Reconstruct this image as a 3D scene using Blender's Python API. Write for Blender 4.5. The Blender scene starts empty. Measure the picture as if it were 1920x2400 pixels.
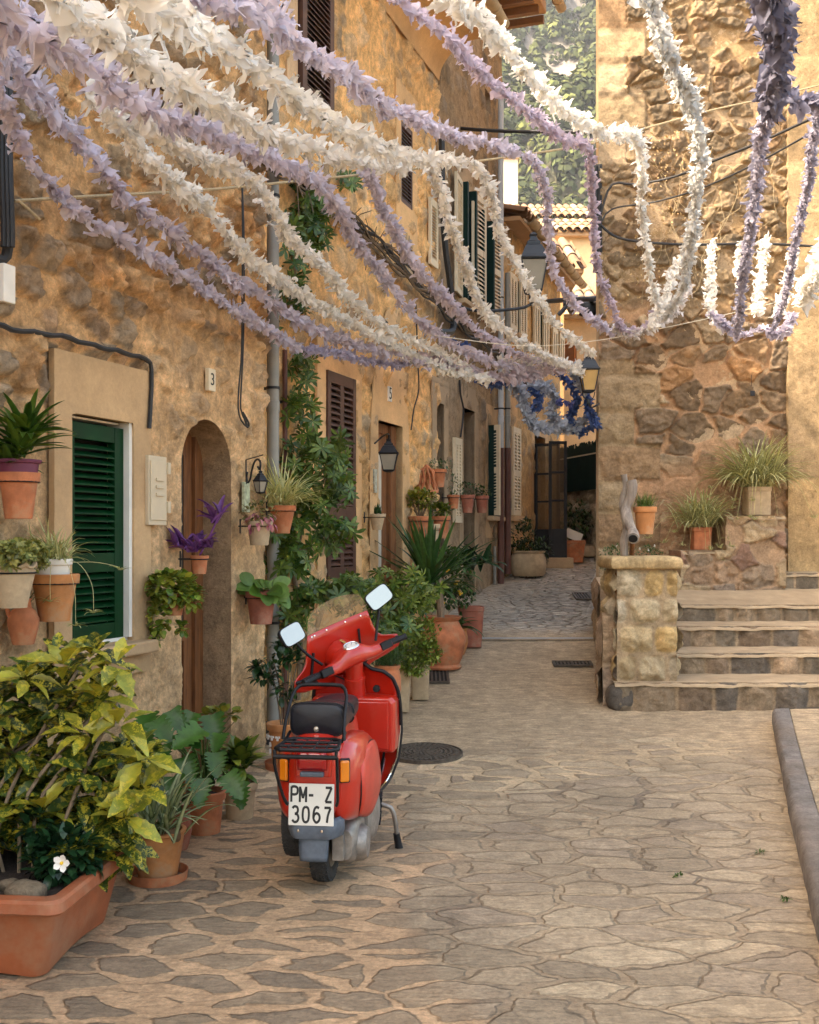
import bpy, math, random
import numpy as np
from mathutils import Vector, Matrix, Euler
random.seed(7); RS = np.random.RandomState(7)
sc = bpy.context.scene; COL = sc.collection
F, YH, EYE = 2600.0, 1260.0, 1.65
K = 1.1130
R = math.radians
def P(x, y, d): return Vector(((x-960)/F*d, d, EYE+(YH-y)/F*d))
def D_(x, y, d): return P(x*K, y*K, d)
# ------------------------------------------------------------------ noise
def h2(i, j, s):
    i = np.asarray(i).astype(np.int64); j = np.asarray(j).astype(np.int64)
    n = (i*374761393 + j*668265263 + s*974634777) & 0xffffffff
    n = ((n ^ (n >> 13))*1274126177) & 0xffffffff
    n = ((n ^ (n >> 15))*2246822519) & 0xffffffff
    return ((n ^ (n >> 16)) & 0xffff)/65535.0
def vn(x, y, s):
    i = np.floor(x); j = np.floor(y); a = x-i; b = y-j
    a = a*a*(3-2*a); b = b*b*(3-2*b)
    return (h2(i, j, s)*(1-a)+h2(i+1, j, s)*a)*(1-b)+(h2(i, j+1, s)*(1-a)+h2(i+1, j+1, s)*a)*b
def fbm(x, y, s, o=4, g=.5):
    x = np.asarray(x, float); y = np.asarray(y, float)
    r = 0; a = 1; t = 0
    for k in range(o):
        r = r+a*vn(x*2**k+k*17.3, y*2**k+k*9.1, s+k); t += a; a *= g
    return r/t
def sst(a, b, x):
    t = np.clip((x-a)/(b-a), 0, 1); return t*t*(3-2*t)
def voro(x, y, s, jit=.8):
    i0 = np.floor(x); j0 = np.floor(y)
    f1 = np.full(x.shape, 9.); f2 = np.full(x.shape, 9.); ci = np.zeros(x.shape); cj = np.zeros(x.shape)
    for di in (-1, 0, 1):
        for dj in (-1, 0, 1):
            i = i0+di; j = j0+dj
            px = i+.5+jit*(h2(i, j, s)-.5); py = j+.5+jit*(h2(i, j, s+77)-.5)
            d = np.hypot(px-x, py-y)
            m = d < f1
            f2 = np.where(m, f1, np.minimum(f2, d)); f1n = np.where(m, d, f1)
            ci = np.where(m, i, ci); cj = np.where(m, j, cj); f1 = f1n
    return f1, f2-f1, ci, cj
# ------------------------------------------------------------------ mesh builder
class MB:
    def __init__(s): s.V = []; s.F = []; s.C = []; s.n = 0; s.hascol = False
    def add(s, v, f, c=None):
        v = np.asarray(v, float).reshape(-1, 3)
        for k in f:
            k = np.asarray(k, int)
            if k.size: s.F.append(k+s.n)
        s.V.append(v)
        if c is None: c = np.ones((len(v), 3))*.8
        else:
            s.hascol = True; c = np.asarray(c, float)
            if c.ndim == 1: c = np.tile(c, (len(v), 1))
        s.C.append(c); s.n += len(v); return s
    def box(s, c, size, M=None, col=None):
        x, y, z = [q/2 for q in size]
        v = np.array([(-x,-y,-z),(x,-y,-z),(x,y,-z),(-x,y,-z),(-x,-y,z),(x,-y,z),(x,y,z),(-x,y,z)])
        if M is not None: v = v @ np.array(M.to_3x3()).T
        v = v+np.array(c)
        return s.add(v, [[(0,3,2,1),(4,5,6,7),(0,1,5,4),(1,2,6,5),(2,3,7,6),(3,0,4,7)]], col)
    def hexa(s, p, col=None):
        return s.add(p, [[(0,3,2,1),(4,5,6,7),(0,1,5,4),(1,2,6,5),(2,3,7,6),(3,0,4,7)]], col)
    def grid(s, A, col=None, closeu=False):
        A = np.asarray(A, float); nu, nv = A.shape[:2]
        I = np.arange(nu*nv).reshape(nu, nv)
        if closeu: I = np.vstack([I, I[:1]])
        q = np.stack([I[:-1, :-1], I[1:, :-1], I[1:, 1:], I[:-1, 1:]], -1).reshape(-1, 4)
        return s.add(A.reshape(-1, 3), [q], None if col is None else np.asarray(col).reshape(-1, 3) if np.asarray(col).ndim > 1 else col)
    def tube(s, pts, r, n=8, cap=True, col=None):
        pts = [Vector(p) for p in pts]
        if not hasattr(r, '__len__'): r = [r]*len(pts)
        rings = []; up = Vector((0, 0, 1)); prev = None
        for i, p in enumerate(pts):
            t = (pts[min(i+1, len(pts)-1)]-pts[max(i-1, 0)])
            t = t.normalized() if t.length > 1e-9 else Vector((0, 0, 1))
            if prev is None:
                a = t.cross(up)
                if a.length < .1: a = t.cross(Vector((1, 0, 0)))
            else: a = prev-t*prev.dot(t)
            a.normalize(); prev = a; b = t.cross(a)
            rings.append([p+(a*math.cos(2*math.pi*k/n)+b*math.sin(2*math.pi*k/n))*r[i] for k in range(n)])
        A = np.array(rings); m = len(pts)
        I = np.arange(m*n).reshape(m, n); J = np.roll(I, -1, 1)
        q = np.stack([I[:-1], J[:-1], J[1:], I[1:]], -1).reshape(-1, 4)
        v = A.reshape(-1, 3); f = [q]
        if cap:
            v = np.vstack([v, A[0].mean(0), A[-1].mean(0)])
            f.append(np.stack([J[0], I[0], np.full(n, m*n)], -1)); f.append(np.stack([I[-1], J[-1], np.full(n, m*n+1)], -1))
        return s.add(v, f, col)
    def lathe(s, prof, c=(0, 0, 0), n=24, M=None, sx=1, sy=1, wav=0, wn=8, col=None):
        th = np.linspace(0, 2*np.pi, n, endpoint=False); A = []
        for k, (r, z) in enumerate(prof):
            w = 1
            if wav and k in (getattr(s, 'wavrows', ())): w = 1+wav*np.cos(th*wn)
            A.append(np.stack([r*w*np.cos(th)*sx, r*w*np.sin(th)*sy, np.full(n, z)+((w-1)*.3*r if wav and hasattr(w, 'shape') else 0)], -1))
        A = np.array(A); m = len(prof); v = A.reshape(-1, 3)
        if M is not None: v = v @ np.array(M.to_3x3()).T
        v = v+np.array(c)
        I = np.arange(m*n).reshape(m, n); J = np.roll(I, -1, 1)
        return s.add(v, [np.stack([I[:-1], J[:-1], J[1:], I[1:]], -1).reshape(-1, 4)], col)
    def loft(s, rings, cap=True, col=None):
        A = np.array([[tuple(p) for p in r] for r in rings], float); m, n = A.shape[:2]
        I = np.arange(m*n).reshape(m, n); J = np.roll(I, -1, 1); v = A.reshape(-1, 3)
        f = [np.stack([I[:-1], J[:-1], J[1:], I[1:]], -1).reshape(-1, 4)]
        if cap:
            v = np.vstack([v, A[0].mean(0), A[-1].mean(0)])
            f.append(np.stack([J[0], I[0], np.full(n, m*n)], -1)); f.append(np.stack([I[-1], J[-1], np.full(n, m*n+1)], -1))
        return s.add(v, f, col)
    def prism(s, poly, off, col=None):
        n = len(poly); a = np.array([tuple(p) for p in poly]); b = a+np.array(tuple(off))
        v = np.vstack([a, b]); I = np.arange(n); J = np.roll(I, -1)
        s.add(v, [np.stack([I, J, J+n, I+n], -1)], col)
        s.F.append(np.array([I[::-1]+s.n-2*n])); s.F.append(np.array([I+n+s.n-2*n])); return s
    def xf(s, M):
        A = np.array(M.to_3x3()).T; t = np.array(M.to_translation())
        s.V = [v @ A+t for v in s.V]; return s
    def obj(s, name, mat, parent=None, smooth=False, world=True, bevel=0, sharp=40, solid=0, ws=None):
        me = bpy.data.meshes.new(name); v = np.vstack(s.V)
        if parent is not None and world: v = v-np.array(parent.get('_w', (0, 0, 0)))
        me.vertices.add(len(v)); me.vertices.foreach_set('co', v.astype(np.float32).ravel())
        li = np.concatenate([f.ravel() for f in s.F]); tot = np.concatenate([np.full(len(f), f.shape[1]) for f in s.F])
        st = np.concatenate([[0], np.cumsum(tot)[:-1]])
        me.loops.add(len(li)); me.loops.foreach_set('vertex_index', li.astype(np.int32))
        me.polygons.add(len(tot)); me.polygons.foreach_set('loop_start', st.astype(np.int32))
        me.update(calc_edges=True)
        if s.hascol:
            ca = me.color_attributes.new('Col', 'FLOAT_COLOR', 'POINT')
            c = np.vstack(s.C); c4 = np.hstack([c, np.ones((len(c), 1))]); ca.data.foreach_set('color', c4.astype(np.float32).ravel())
        me.polygons.foreach_set('use_smooth', np.full(len(tot), bool(smooth)))
        if smooth and sharp: me.set_sharp_from_angle(angle=R(sharp))
        if mat: me.materials.append(mat)
        o = bpy.data.objects.new(name, me); COL.objects.link(o)
        if parent is not None: o.parent = parent
        if solid:
            m = o.modifiers.new('s', 'SOLIDIFY'); m.thickness = solid; m.offset = 0
        if bevel:
            m = o.modifiers.new('b', 'BEVEL'); m.width = bevel; m.segments = 2; m.limit_method = 'ANGLE'; m.angle_limit = R(35)
        return o
def tag(o, label=None, cat=None, group=None, kind=None):
    if label: o['label'] = label
    if cat: o['category'] = cat
    if group: o['group'] = group
    if kind: o['kind'] = kind
    return o
def thing(name, label, cat, loc=(0, 0, 0), group=None, rz=0):
    o = bpy.data.objects.new(name, None); COL.objects.link(o); o.location = loc; o.rotation_euler = (0, 0, rz)
    o['_w'] = tuple(loc); o.empty_display_size = .1
    return tag(o, label, cat, group)
# ------------------------------------------------------------------ planes
class Plane:
    def __init__(s, o, t):
        s.o = Vector(o); s.t = Vector((t[0], t[1], 0)).normalized(); s.n = Vector((s.t.y, -s.t.x, 0))
    def w(s, u, z, v=0): return s.o+s.t*u+s.n*v+Vector((0, 0, z))
    def W(s, U, Z, V): return (np.array(s.o)+U[..., None]*np.array(s.t)+V[..., None]*np.array(s.n)+Z[..., None]*np.array((0, 0, 1.)))
    def hit(s, x, y, v=0):
        D = Vector(((x-960)/F, 1, (YH-y)/F)); E = Vector((0, 0, EYE))
        d = (v+s.n.dot(s.o)-s.n.dot(E))/s.n.dot(D); p = E+D*d
        return s.t.dot(p-s.o), p.z, d
    def pt(s, x, y, v=0):
        u, z, d = s.hit(x, y, v); return s.w(u, z, v)
    def rect(s, x0, yt0, yb0, x1, yt1=None, yb1=None, v=0):
        u0, zt0, _ = s.hit(x0, yt0, v); _, zb0, _ = s.hit(x0, yb0, v)
        if yt1 is None: u1 = s.hit(x1, yt0, v)[0]; return u0, u1, zb0, zt0
        u1, zt1, _ = s.hit(x1, yt1, v); _, zb1, _ = s.hit(x1, yb1, v)
        return u0, u1, (zb0+zb1)/2, (zt0+zt1)/2
    def box(s, mb, u0, u1, z0, z1, v0, v1, col=None):
        mb.hexa([s.w(u0,z0,v0), s.w(u1,z0,v0), s.w(u1,z0,v1), s.w(u0,z0,v1), s.w(u0,z1,v0), s.w(u1,z1,v0), s.w(u1,z1,v1), s.w(u0,z1,v1)][::1], col)
        return mb
L1 = Plane((-3.95, 0, 0), (.36, 1))
L2 = Plane((-4.0, 0, 0), (.34, 1))
DT = 12.8
TW = Plane((0, DT, 0), (1, 0))            # tower front
gz_d = [-10, 0, 5, 6.5, 8.2, 9.65, 11.8, 14.27, 17.5, 22, 40]; gz_z = [-.1, -.03, 0, .0, .08, .21, .56, .93, 1.31, 1.75, 3.3]
def gz(d):
    d = np.asarray(d, float)
    return (np.interp(d-.4, gz_d, gz_z)+np.interp(d, gz_d, gz_z)+np.interp(d+.4, gz_d, gz_z))/3
def ground(x, y):
    lo, hi = 2.5, 30
    for _ in range(50):
        m = (lo+hi)/2
        if EYE-(y-YH)/F*m > float(gz(m)): lo = m
        else: hi = m
    return P(x, y, lo)
# ------------------------------------------------------------------ materials
class NT:
    def __init__(s, name):
        s.m = bpy.data.materials.new(name); s.m.use_nodes = True; s.t = s.m.node_tree; s.t.nodes.clear()
        s.out = s.t.nodes.new('ShaderNodeOutputMaterial'); s.b = s.n('ShaderNodeBsdfPrincipled'); s.l(s.b.outputs[0], s.out.inputs[0])
    def n(s, t, **k):
        q = s.t.nodes.new(t)
        for a, b in k.items():
            if a.startswith('i_'):
                q.inputs[a[2:].replace('_', ' ')].default_value = b
            else: setattr(q, a, b)
        return q
    def l(s, a, b): s.t.links.new(a, b)
    def noise(s, scale, det=4, rough=.6, co=None, dist=0):
        q = s.n('ShaderNodeTexNoise'); q.inputs['Scale'].default_value = scale; q.inputs['Detail'].default_value = det
        q.inputs['Roughness'].default_value = rough; q.inputs['Distortion'].default_value = dist
        if co is None: co = s.co()
        s.l(co, q.inputs['Vector']); return q.outputs[0]
    def co(s):
        if not hasattr(s, '_co'): s._co = s.n('ShaderNodeTexCoord').outputs['Object']
        return s._co
    def ramp(s, f, stops, interp='LINEAR'):
        q = s.n('ShaderNodeValToRGB'); cr = q.color_ramp; cr.interpolation = interp
        while len(cr.elements) < len(stops): cr.elements.new(.5)
        for e, (p, c) in zip(cr.elements, stops):
            e.position = p; e.color = (*c, 1) if hasattr(c, '__len__') else (c, c, c, 1)
        s.l(f, q.inputs[0]); return q.outputs[0]
    def mix(s, f, a, b, mode='MIX'):
        q = s.n('ShaderNodeMix', data_type='RGBA', blend_type=mode)
        for k, x in ((0, f), (6, a), (7, b)):
            if hasattr(x, 'links') or hasattr(x, 'is_linked'): s.l(x, q.inputs[k])
            elif k == 0: q.inputs[0].default_value = x
            else: q.inputs[k].default_value = (*x, 1)
        return q.outputs[2]
    def math(s, op, a, b=0, c=0):
        q = s.n('ShaderNodeMath', operation=op)
        for k, x in enumerate((a, b, c)):
            if hasattr(x, 'is_linked'): s.l(x, q.inputs[k])
            else: q.inputs[k].default_value = x
        return q.outputs[0]
    def bump(s, h, dist=.01, st=1, nrm=None):
        q = s.n('ShaderNodeBump'); q.inputs['Distance'].default_value = dist; q.inputs['Strength'].default_value = st
        s.l(h, q.inputs['Height'])
        if nrm is not None: s.l(nrm, q.inputs['Normal'])
        return q.outputs[0]
    def set(s, **k):
        for a, x in k.items():
            i = s.b.inputs[a.replace('_', ' ')]
            if hasattr(x, 'is_linked'): s.l(x, i)
            elif hasattr(x, '__len__') and len(x) == 3: i.default_value = (*x, 1)
            else: i.default_value = x
        return s
def attr(s, name='Col'):
    q = s.n('ShaderNodeAttribute', attribute_name=name); return q.outputs['Color']
def M_plain(name, c, rough=.6, metal=0, var=.15, nscale=8, bump=0, bs=60, coat=0, spec=.5, dirt=None):
    s = NT(name); f = s.noise(nscale)
    c = tuple(c); a = tuple(x*(1-var) for x in c); b = tuple(min(1, x*(1+var)) for x in c)
    colr = s.ramp(f, [(.3, a), (.7, b)])
    if dirt:
        g = s.ramp(s.noise(nscale*.6, 6, .7), [(.5, 0), (.72, 1)]); colr = s.mix(g, colr, dirt)
    s.set(Base_Color=colr, Roughness=rough, Metallic=metal)
    s.b.inputs['Coat Weight'].default_value = coat; s.b.inputs['Specular IOR Level'].default_value = spec
    if bump: s.set(Normal=s.bump(s.noise(bs, 5, .7), bump))
    return s.m
def M_stone(name, bd=.006, rough=.92, contrast=.35, fs=40):
    s = NT(name); a = attr(s)
    f = s.noise(fs*.3, 9, .78); g = s.noise(fs*1.6, 7, .8)
    k = s.ramp(f, [(.28, 1-contrast), (.72, 1+contrast)]); k2 = s.ramp(g, [(.3, 1-contrast*.7), (.7, 1+contrast*.6)])
    c = s.mix(1, s.mix(1, a, k, 'MULTIPLY'), k2, 'MULTIPLY')
    w = s.ramp(s.noise(1.3, 5, .65), [(.42, 0), (.7, .35)])
    c = s.mix(w, c, (.22, .15, .09), 'MIX')
    h = s.math('ADD', s.math('MULTIPLY', f, 1.0), s.math('MULTIPLY', g, .55))
    s.set(Base_Color=c, Roughness=rough, Normal=s.bump(h, bd)); s.b.inputs['Specular IOR Level'].default_value = .2
    return s.m
def M_leaf(name, rough=.4, trans=.25, spots=None):
    s = NT(name); a = attr(s)
    k = s.ramp(s.noise(25, 3), [(.3, .75), (.7, 1.25)]); c = s.mix(1, a, k, 'MULTIPLY')
    if spots:
        f = s.noise(38, 5, .75); m = s.ramp(f, [(spots[0], 0), (spots[0]+.06, 1)])
        g = s.noise(6, 2); m2 = s.ramp(g, [(.4, 0), (.65, 1)])
        c = s.mix(s.math('MULTIPLY', m, s.math('ADD', m2, .35)), c, spots[1])
    s.set(Base_Color=c, Roughness=rough); s.b.inputs['Specular IOR Level'].default_value = .4
    tr = s.n('ShaderNodeBsdfTranslucent'); s.l(s.mix(1, c, (1, .95, .5), 'MULTIPLY'), tr.inputs[0])
    mx = s.n('ShaderNodeMixShader'); mx.inputs[0].default_value = trans
    s.l(s.b.outputs[0], mx.inputs[1]); s.l(tr.outputs[0], mx.inputs[2]); s.l(mx.outputs[0], s.out.inputs[0])
    return s.m
def M_cloth(name):
    s = NT(name); a = attr(s); s.set(Base_Color=a, Roughness=.75)
    tr = s.n('ShaderNodeBsdfTranslucent'); s.l(a, tr.inputs[0])
    mx = s.n('ShaderNodeMixShader'); mx.inputs[0].default_value = .42
    s.l(s.b.outputs[0], mx.inputs[1]); s.l(tr.outputs[0], mx.inputs[2]); s.l(mx.outputs[0], s.out.inputs[0]); return s.m
def M_glass(name, c=(.9, .9, .9), rough=.02, tan=0, base=.07):
    s = NT(name); s.t.nodes.remove(s.b)
    t = s.n('ShaderNodeBsdfTransparent'); t.inputs[0].default_value = (*c, 1); g = s.n('ShaderNodeBsdfGlossy'); g.inputs['Roughness'].default_value = rough
    fr = s.n('ShaderNodeLayerWeight'); fr.inputs[0].default_value = .3; mx = s.n('ShaderNodeMixShader')
    if tan:
        df = s.n('ShaderNodeBsdfDiffuse'); df.inputs[0].default_value = (.50, .36, .20, 1); m0 = s.n('ShaderNodeMixShader'); s.l(s.ramp(s.noise(14, 6, .7), [(.35, tan*.6), (.65, tan*1.5)]), m0.inputs[0]); s.l(t.outputs[0], m0.inputs[1]); s.l(df.outputs[0], m0.inputs[2]); t = m0  # diffuse tan painted into the windscreen for its reflection and scratches
    s.l(s.math('ADD', s.math('MULTIPLY', s.math('POWER', fr.outputs['Facing'], 3), .5), base), mx.inputs[0])
    s.l(t.outputs[0], mx.inputs[1]); s.l(g.outputs[0], mx.inputs[2]); s.l(mx.outputs[0], s.out.inputs[0]); return s.m
def M_wood(name, c1, c2, rough=.6, sc_=(30, 30, 3), bump=.002):
    s = NT(name); mp = s.n('ShaderNodeMapping'); mp.inputs['Scale'].default_value = sc_; s.l(s.co(), mp.inputs[0])
    f = s.noise(1.5, 6, .65, mp.outputs[0], .6); s.set(Base_Color=s.ramp(f, [(.3, c1), (.7, c2)]), Roughness=rough, Normal=s.bump(f, bump)); return s.m
MAT = dict(forestm=None,
    stone=M_stone('rubble_stone', .02, .95, .5, 34), block=M_stone('block_stone', .024, .95, .46, 26), smooth=M_stone('dressed_stone', .003, .9, .14, 30),
    leaf=M_leaf('leaf'), gloss=M_leaf('glossy_leaf', .3, .15), aucuba=M_leaf('speckled_leaf', .35, .2, (.50, (.55, .45, .04))),
    schef=M_leaf('variegated_leaf', .35, .2, (.6, (.45, .36, .03))),
    cloth=M_cloth('fringe_fabric'), forest=M_leaf('forest_foliage', 1.0, .1),
    terra=M_plain('terracotta', (.42, .14, .055), .85, var=.3, nscale=12, bump=.0015, bs=90, dirt=(.40, .23, .12)),
    terra2=M_plain('orange_terracotta', (.46, .19, .06), .8, var=.22, nscale=10, bump=.001, bs=90, dirt=(.42, .27, .15)),
    terradk=M_plain('dark_terracotta', (.29, .09, .05), .75, var=.3, nscale=11, bump=.001, dirt=(.34, .2, .13)),
    plast=M_plain('planter_plastic', (.33, .095, .035), .55, var=.25, nscale=5, bump=.0008, bs=50, dirt=(.36, .17, .09)),
    pale=M_plain('pale_clay', (.45, .33, .20), .85, var=.2, nscale=10, bump=.001, bs=80, dirt=(.3, .22, .13)),
    white=M_plain('white_glaze', (.7, .66, .58), .5, var=.06), purple=M_plain('purple_glaze', (.13, .025, .06), .6, var=.15),
    soil=M_plain('soil', (.035, .022, .014), 1, var=.5, nscale=40, bump=.01),
    red=M_plain('scooter_red', (.46, .018, .006), .3, var=.1, nscale=5, coat=.7), redd=M_plain('faded_red', (.52, .045, .022), .5, var=.16, nscale=14, bump=.0002, bs=200, coat=.25),
    black=M_plain('black_rubber', (.008, .008, .010), .5, spec=.3, var=.3, nscale=20), seat=M_plain('seat_vinyl', (.010, .011, .017), .36, var=.5, spec=.35, nscale=14, bump=.0006, bs=160),
    tyre=M_plain('tyre_rubber', (.028, .027, .026), .85, var=.3, nscale=30), grey=M_plain('grey_plastic', (.09, .11, .14), .55, var=.3, nscale=20),
    chrome=M_plain('chrome', (.8, .8, .78), .12, 1, var=.03), alu=M_plain('cast_aluminium', (.30, .27, .24), .55, .7, var=.25, nscale=25, bump=.001),
    mirror=M_plain('mirror_glass', (.50, .47, .40), .02, 1, var=.0), orange=M_plain('indicator_lens', (.75, .22, .01), .2, var=.1, coat=.6),
    lens=M_plain('tail_lens', (.42, .008, .01), .12, var=.08, coat=1), plate=M_plain('plate_white', (.72, .70, .64), .45, var=.05), ink=M_plain('black_paint', (.012, .012, .014), .5, var=.1),
    iron=M_plain('wrought_iron', (.02, .02, .023), .6, .4, var=.3), cable=M_plain('black_cable', (.018, .018, .02), .6, var=.2), lampgrey=M_plain('lantern_paint', (.014, .019, .027), .5, .1, var=.2),
    green=M_plain('green_paint', (.001, .030, .007), .5, spec=.15, var=.25, nscale=6), dkgreen=M_plain('dark_green_paint', (.003, .018, .014), .6, spec=.15, var=.2), brown=M_plain('brown_paint', (.075, .032, .02), .5, var=.2),
    cream=M_plain('cream_paint', (.62, .52, .36), .6, var=.08), whitep=M_plain('white_paint', (.72, .7, .64), .7, var=.08),
    pipe=M_plain('grey_pipe', (.24, .23, .20), .55, .1, var=.14, nscale=4), piped=M_plain('brown_pipe', (.10, .035, .022), .6, var=.2), pipeb=M_plain('blue_grey_pipe', (.05, .065, .09), .5, var=.25), pipew=M_plain('pale_pipe', (.42, .45, .48), .5, var=.1),
    gutter=M_plain('clay_gutter', (.36, .27, .16), .8, var=.25, nscale=6, bump=.001), rope=M_plain('jute_rope', (.40, .31, .18), .95, var=.2, nscale=60, bump=.002, bs=200), ropew=M_plain('white_string', (.7, .66, .55), .9),
    wood=M_wood('door_wood', (.09, .032, .010), (.27, .105, .03)), woodd=M_wood('dark_wood', (.05, .022, .012), (.12, .05, .025)), drift=M_wood('driftwood', (.13, .10, .08), (.36, .31, .26), .9, (14, 14, 2), .006), bark=M_wood('bark', (.13, .09, .055), (.33, .24, .15), .9, (30, 30, 6), .004), barkg=M_plain('dead_stem', (.13, .09, .055), .9, var=.3, nscale=30),
    curtain=M_plain('curtain', (.55, .5, .4), .9, var=.1), dark=M_plain('dark_interior', (.015, .012, .01), .9), amber=M_plain('amber_glass', (.42, .27, .08), .25, var=.1, coat=.5), milk=M_plain('frosted_glass', (.27, .25, .20), .25, var=.08, coat=.4),
    box=M_plain('meter_box_paint', (.55, .46, .32), .55, var=.05), ceramic=M_plain('ceramic_plaque', (.66, .55, .38), .4, var=.06), grate=M_plain('cast_iron', (.11, .09, .07), .6, .5, var=.35, nscale=30, bump=.001),
    glass=M_glass('window_glass', (.8, .8, .78), .03, 0, .30), plexi=M_glass('tinted_plexi_painted_reflection', (.90, .80, .62), tan=.38), tile=M_stone('roof_tile', .004, .9, .25, 14),
    yellow=M_plain('yellow_petal', (.8, .5, .03), .6), pink=M_plain('pink_petal', (.5, .16, .22), .6, var=.3), petal=M_plain('white_petal', (.8, .78, .72), .6),
)
def text_mb(txt, M, size=1, sx=1, ext=.002):
    cu = bpy.data.curves.new('t', 'FONT'); cu.body = txt; cu.size = size; cu.extrude = ext; cu.align_x = 'CENTER'; cu.align_y = 'CENTER'; cu.offset = .0
    o = bpy.data.objects.new('t', cu); COL.objects.link(o); dg = bpy.context.evaluated_depsgraph_get(); dg.update()
    me = bpy.data.meshes.new_from_object(o.evaluated_get(dg)); bpy.data.objects.remove(o); bpy.data.curves.remove(cu)
    mb = MB(); v = np.array([tuple(x.co) for x in me.vertices]); v[:, 0] *= sx
    f3 = [tuple(p.vertices) for p in me.polygons]; g = {}
    for f in f3: g.setdefault(len(f), []).append(f)
    mb.add(v, [np.array(x) for x in g.values()]); bpy.data.meshes.remove(me); return mb.xf(M)
def catmull(pts, step):
    pts = [np.array(tuple(p), float) for p in pts]; p = [2*pts[0]-pts[1]]+pts+[2*pts[-1]-pts[-2]]; out = []
    for i in range(1, len(p)-2):
        n = max(2, int(np.linalg.norm(p[i+1]-p[i])/step))
        for k in range(n):
            t = k/n; out.append(.5*((2*p[i])+(-p[i-1]+p[i+1])*t+(2*p[i-1]-5*p[i]+4*p[i+1]-p[i+2])*t*t+(-p[i-1]+3*p[i]-3*p[i+1]+p[i+2])*t**3))
    out.append(pts[-1]); return out
# ------------------------------------------------------------------ masonry fields
def C3(c): return np.array(c, float)
def lerp(a, b, m): return a+(b-a)*m[..., None]
def rubble(U, Z, sx, sz, seed, mortar, cols, miss=.3, t=(.06, .22), bulge=.03, rough=.012, warp=.35, mvar=.2, facet=0):
    wx = (fbm(U*3.1, Z*3.1, seed+1, 3)-.5)*warp*2; wz = (fbm(U*3.1, Z*3.1, seed+5, 3)-.5)*warp*2
    f1, e, ci, cj = voro(U/sx+wx, Z/sz+wz, seed)
    r1 = h2(ci, cj, seed+11); r2 = h2(ci, cj, seed+12); r3 = h2(ci, cj, seed+13)
    pres = np.where(r3 > miss, 1., 0.)
    tt = t[0]+.2*(r2-.3)*pres
    m = sst(np.maximum(tt, .02), np.maximum(tt, .02)+(t[1]-t[0]), e+(fbm(U*14, Z*14, seed+3, 3)-.5)*.22)*pres
    n1 = fbm(U*9, Z*9, seed+21, 5, .6); n2 = fbm(U*30, Z*30, seed+22, 4, .6)
    H = m*bulge*(.5+r1)+m*rough*2*(n1-.5)*1.8+(n2-.5)*rough*(.5+m)+(fbm(U*1.2, Z*1.2, seed+7, 3)-.5)*.04
    if facet:
        fx_ = U/sx+wx-ci-.5; fz_ = Z/sz+wz-cj-.5; H = H+m*facet*((r1-.5)*fx_*2.2+(r2-.2)*fz_*1.6)
        g1, ge, gi, gj = voro(U/(sx*.36)+wx*2, Z/(sz*.42)+wz*2, seed+90); q1 = h2(gi, gj, seed+91)-.5; q2 = h2(gi, gj, seed+92)-.5
        H = H+m*facet*.75*(q1*(U/(sx*.36)+wx*2-gi-.5)+q2*(Z/(sz*.42)+wz*2-gj-.5)+.5*q1)
    cs = np.array(cols); idx = (r1*len(cs)*.999).astype(int); S = cs[idx]*(0.75+.5*r2)[..., None]
    S = S*(0.7+.6*n1)[..., None]
    Mo = np.array(mortar)*(1-mvar+2*mvar*fbm(U*2.3, Z*2.3, seed+31, 5))[..., None]
    return H, lerp(Mo, S, m), m
def blocks(U, Z, rows, wm, seed, cols, mortar, bulge=.02, rough=.01, gap=.012, z0=0):
    rows = np.asarray(rows); e = np.concatenate([[z0], z0+np.cumsum(rows)])
    Uw = U+(fbm(U*5, Z*5, seed+50, 2)-.5)*.03; Zw = Z+(fbm(U*4, Z*4, seed+51, 2)-.5)*.025
    ri = np.clip(np.searchsorted(e, Zw)-1, 0, len(rows)-1)
    best = np.full(U.shape, 9.); bi = np.zeros(U.shape)
    L = np.zeros(U.shape)-99; Rr = np.zeros(U.shape)+99
    for r in range(len(rows)):
        m = ri == r
        if not m.any(): continue
        rr = np.random.RandomState(seed*31+r); x = U.min()-wm*rr.rand(); ed = [x]
        while ed[-1] < U.max()+wm: ed.append(ed[-1]+wm*(.55+.9*rr.rand()))
        ed = np.array(ed); k = np.clip(np.searchsorted(ed, Uw)-1, 0, len(ed)-2)
        L = np.where(m, ed[k], L); Rr = np.where(m, ed[k+1], Rr); bi = np.where(m, k+100*r, bi)
    du = np.minimum(Uw-L, Rr-Uw); dz = np.minimum(Zw-e[ri], e[ri+1]-Zw)
    d = -np.log(np.exp(-du*40)+np.exp(-dz*40))/40
    r1 = h2(bi, ri, seed+1); r2 = h2(bi, ri, seed+2)
    n1 = fbm(U*8+bi*3.3, Z*8, seed+21, 5, .6); n2 = fbm(U*28, Z*28, seed+22, 4, .6)
    m = sst(gap*.5, gap*1.8, d+(n2-.5)*.014)
    H = m*(bulge*sst(0, .09, d)*(.6+.8*r1)+rough*2.6*(n1-.5)+rough*(n2-.5))+(1-m)*(n2-.5)*.004
    cs = np.array(cols); S = cs[(r2*len(cs)*.999).astype(int)]*(.8+.4*r1)[..., None]*(.65+.7*n1)[..., None]
    Mo = np.array(mortar)*(.85+.3*n2)[..., None]
    return H, lerp(Mo, S, m), m
def inpoly(U, Z, poly):
    r = np.zeros(U.shape, bool); n = len(poly)
    for i in range(n):
        x1, y1 = poly[i]; x2, y2 = poly[(i+1) % n]
        if y1 == y2: continue
        c = ((y1 > Z) != (y2 > Z)) & (U < (x2-x1)*(Z-y1)/(y2-y1)+x1); r ^= c
    return r
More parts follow.
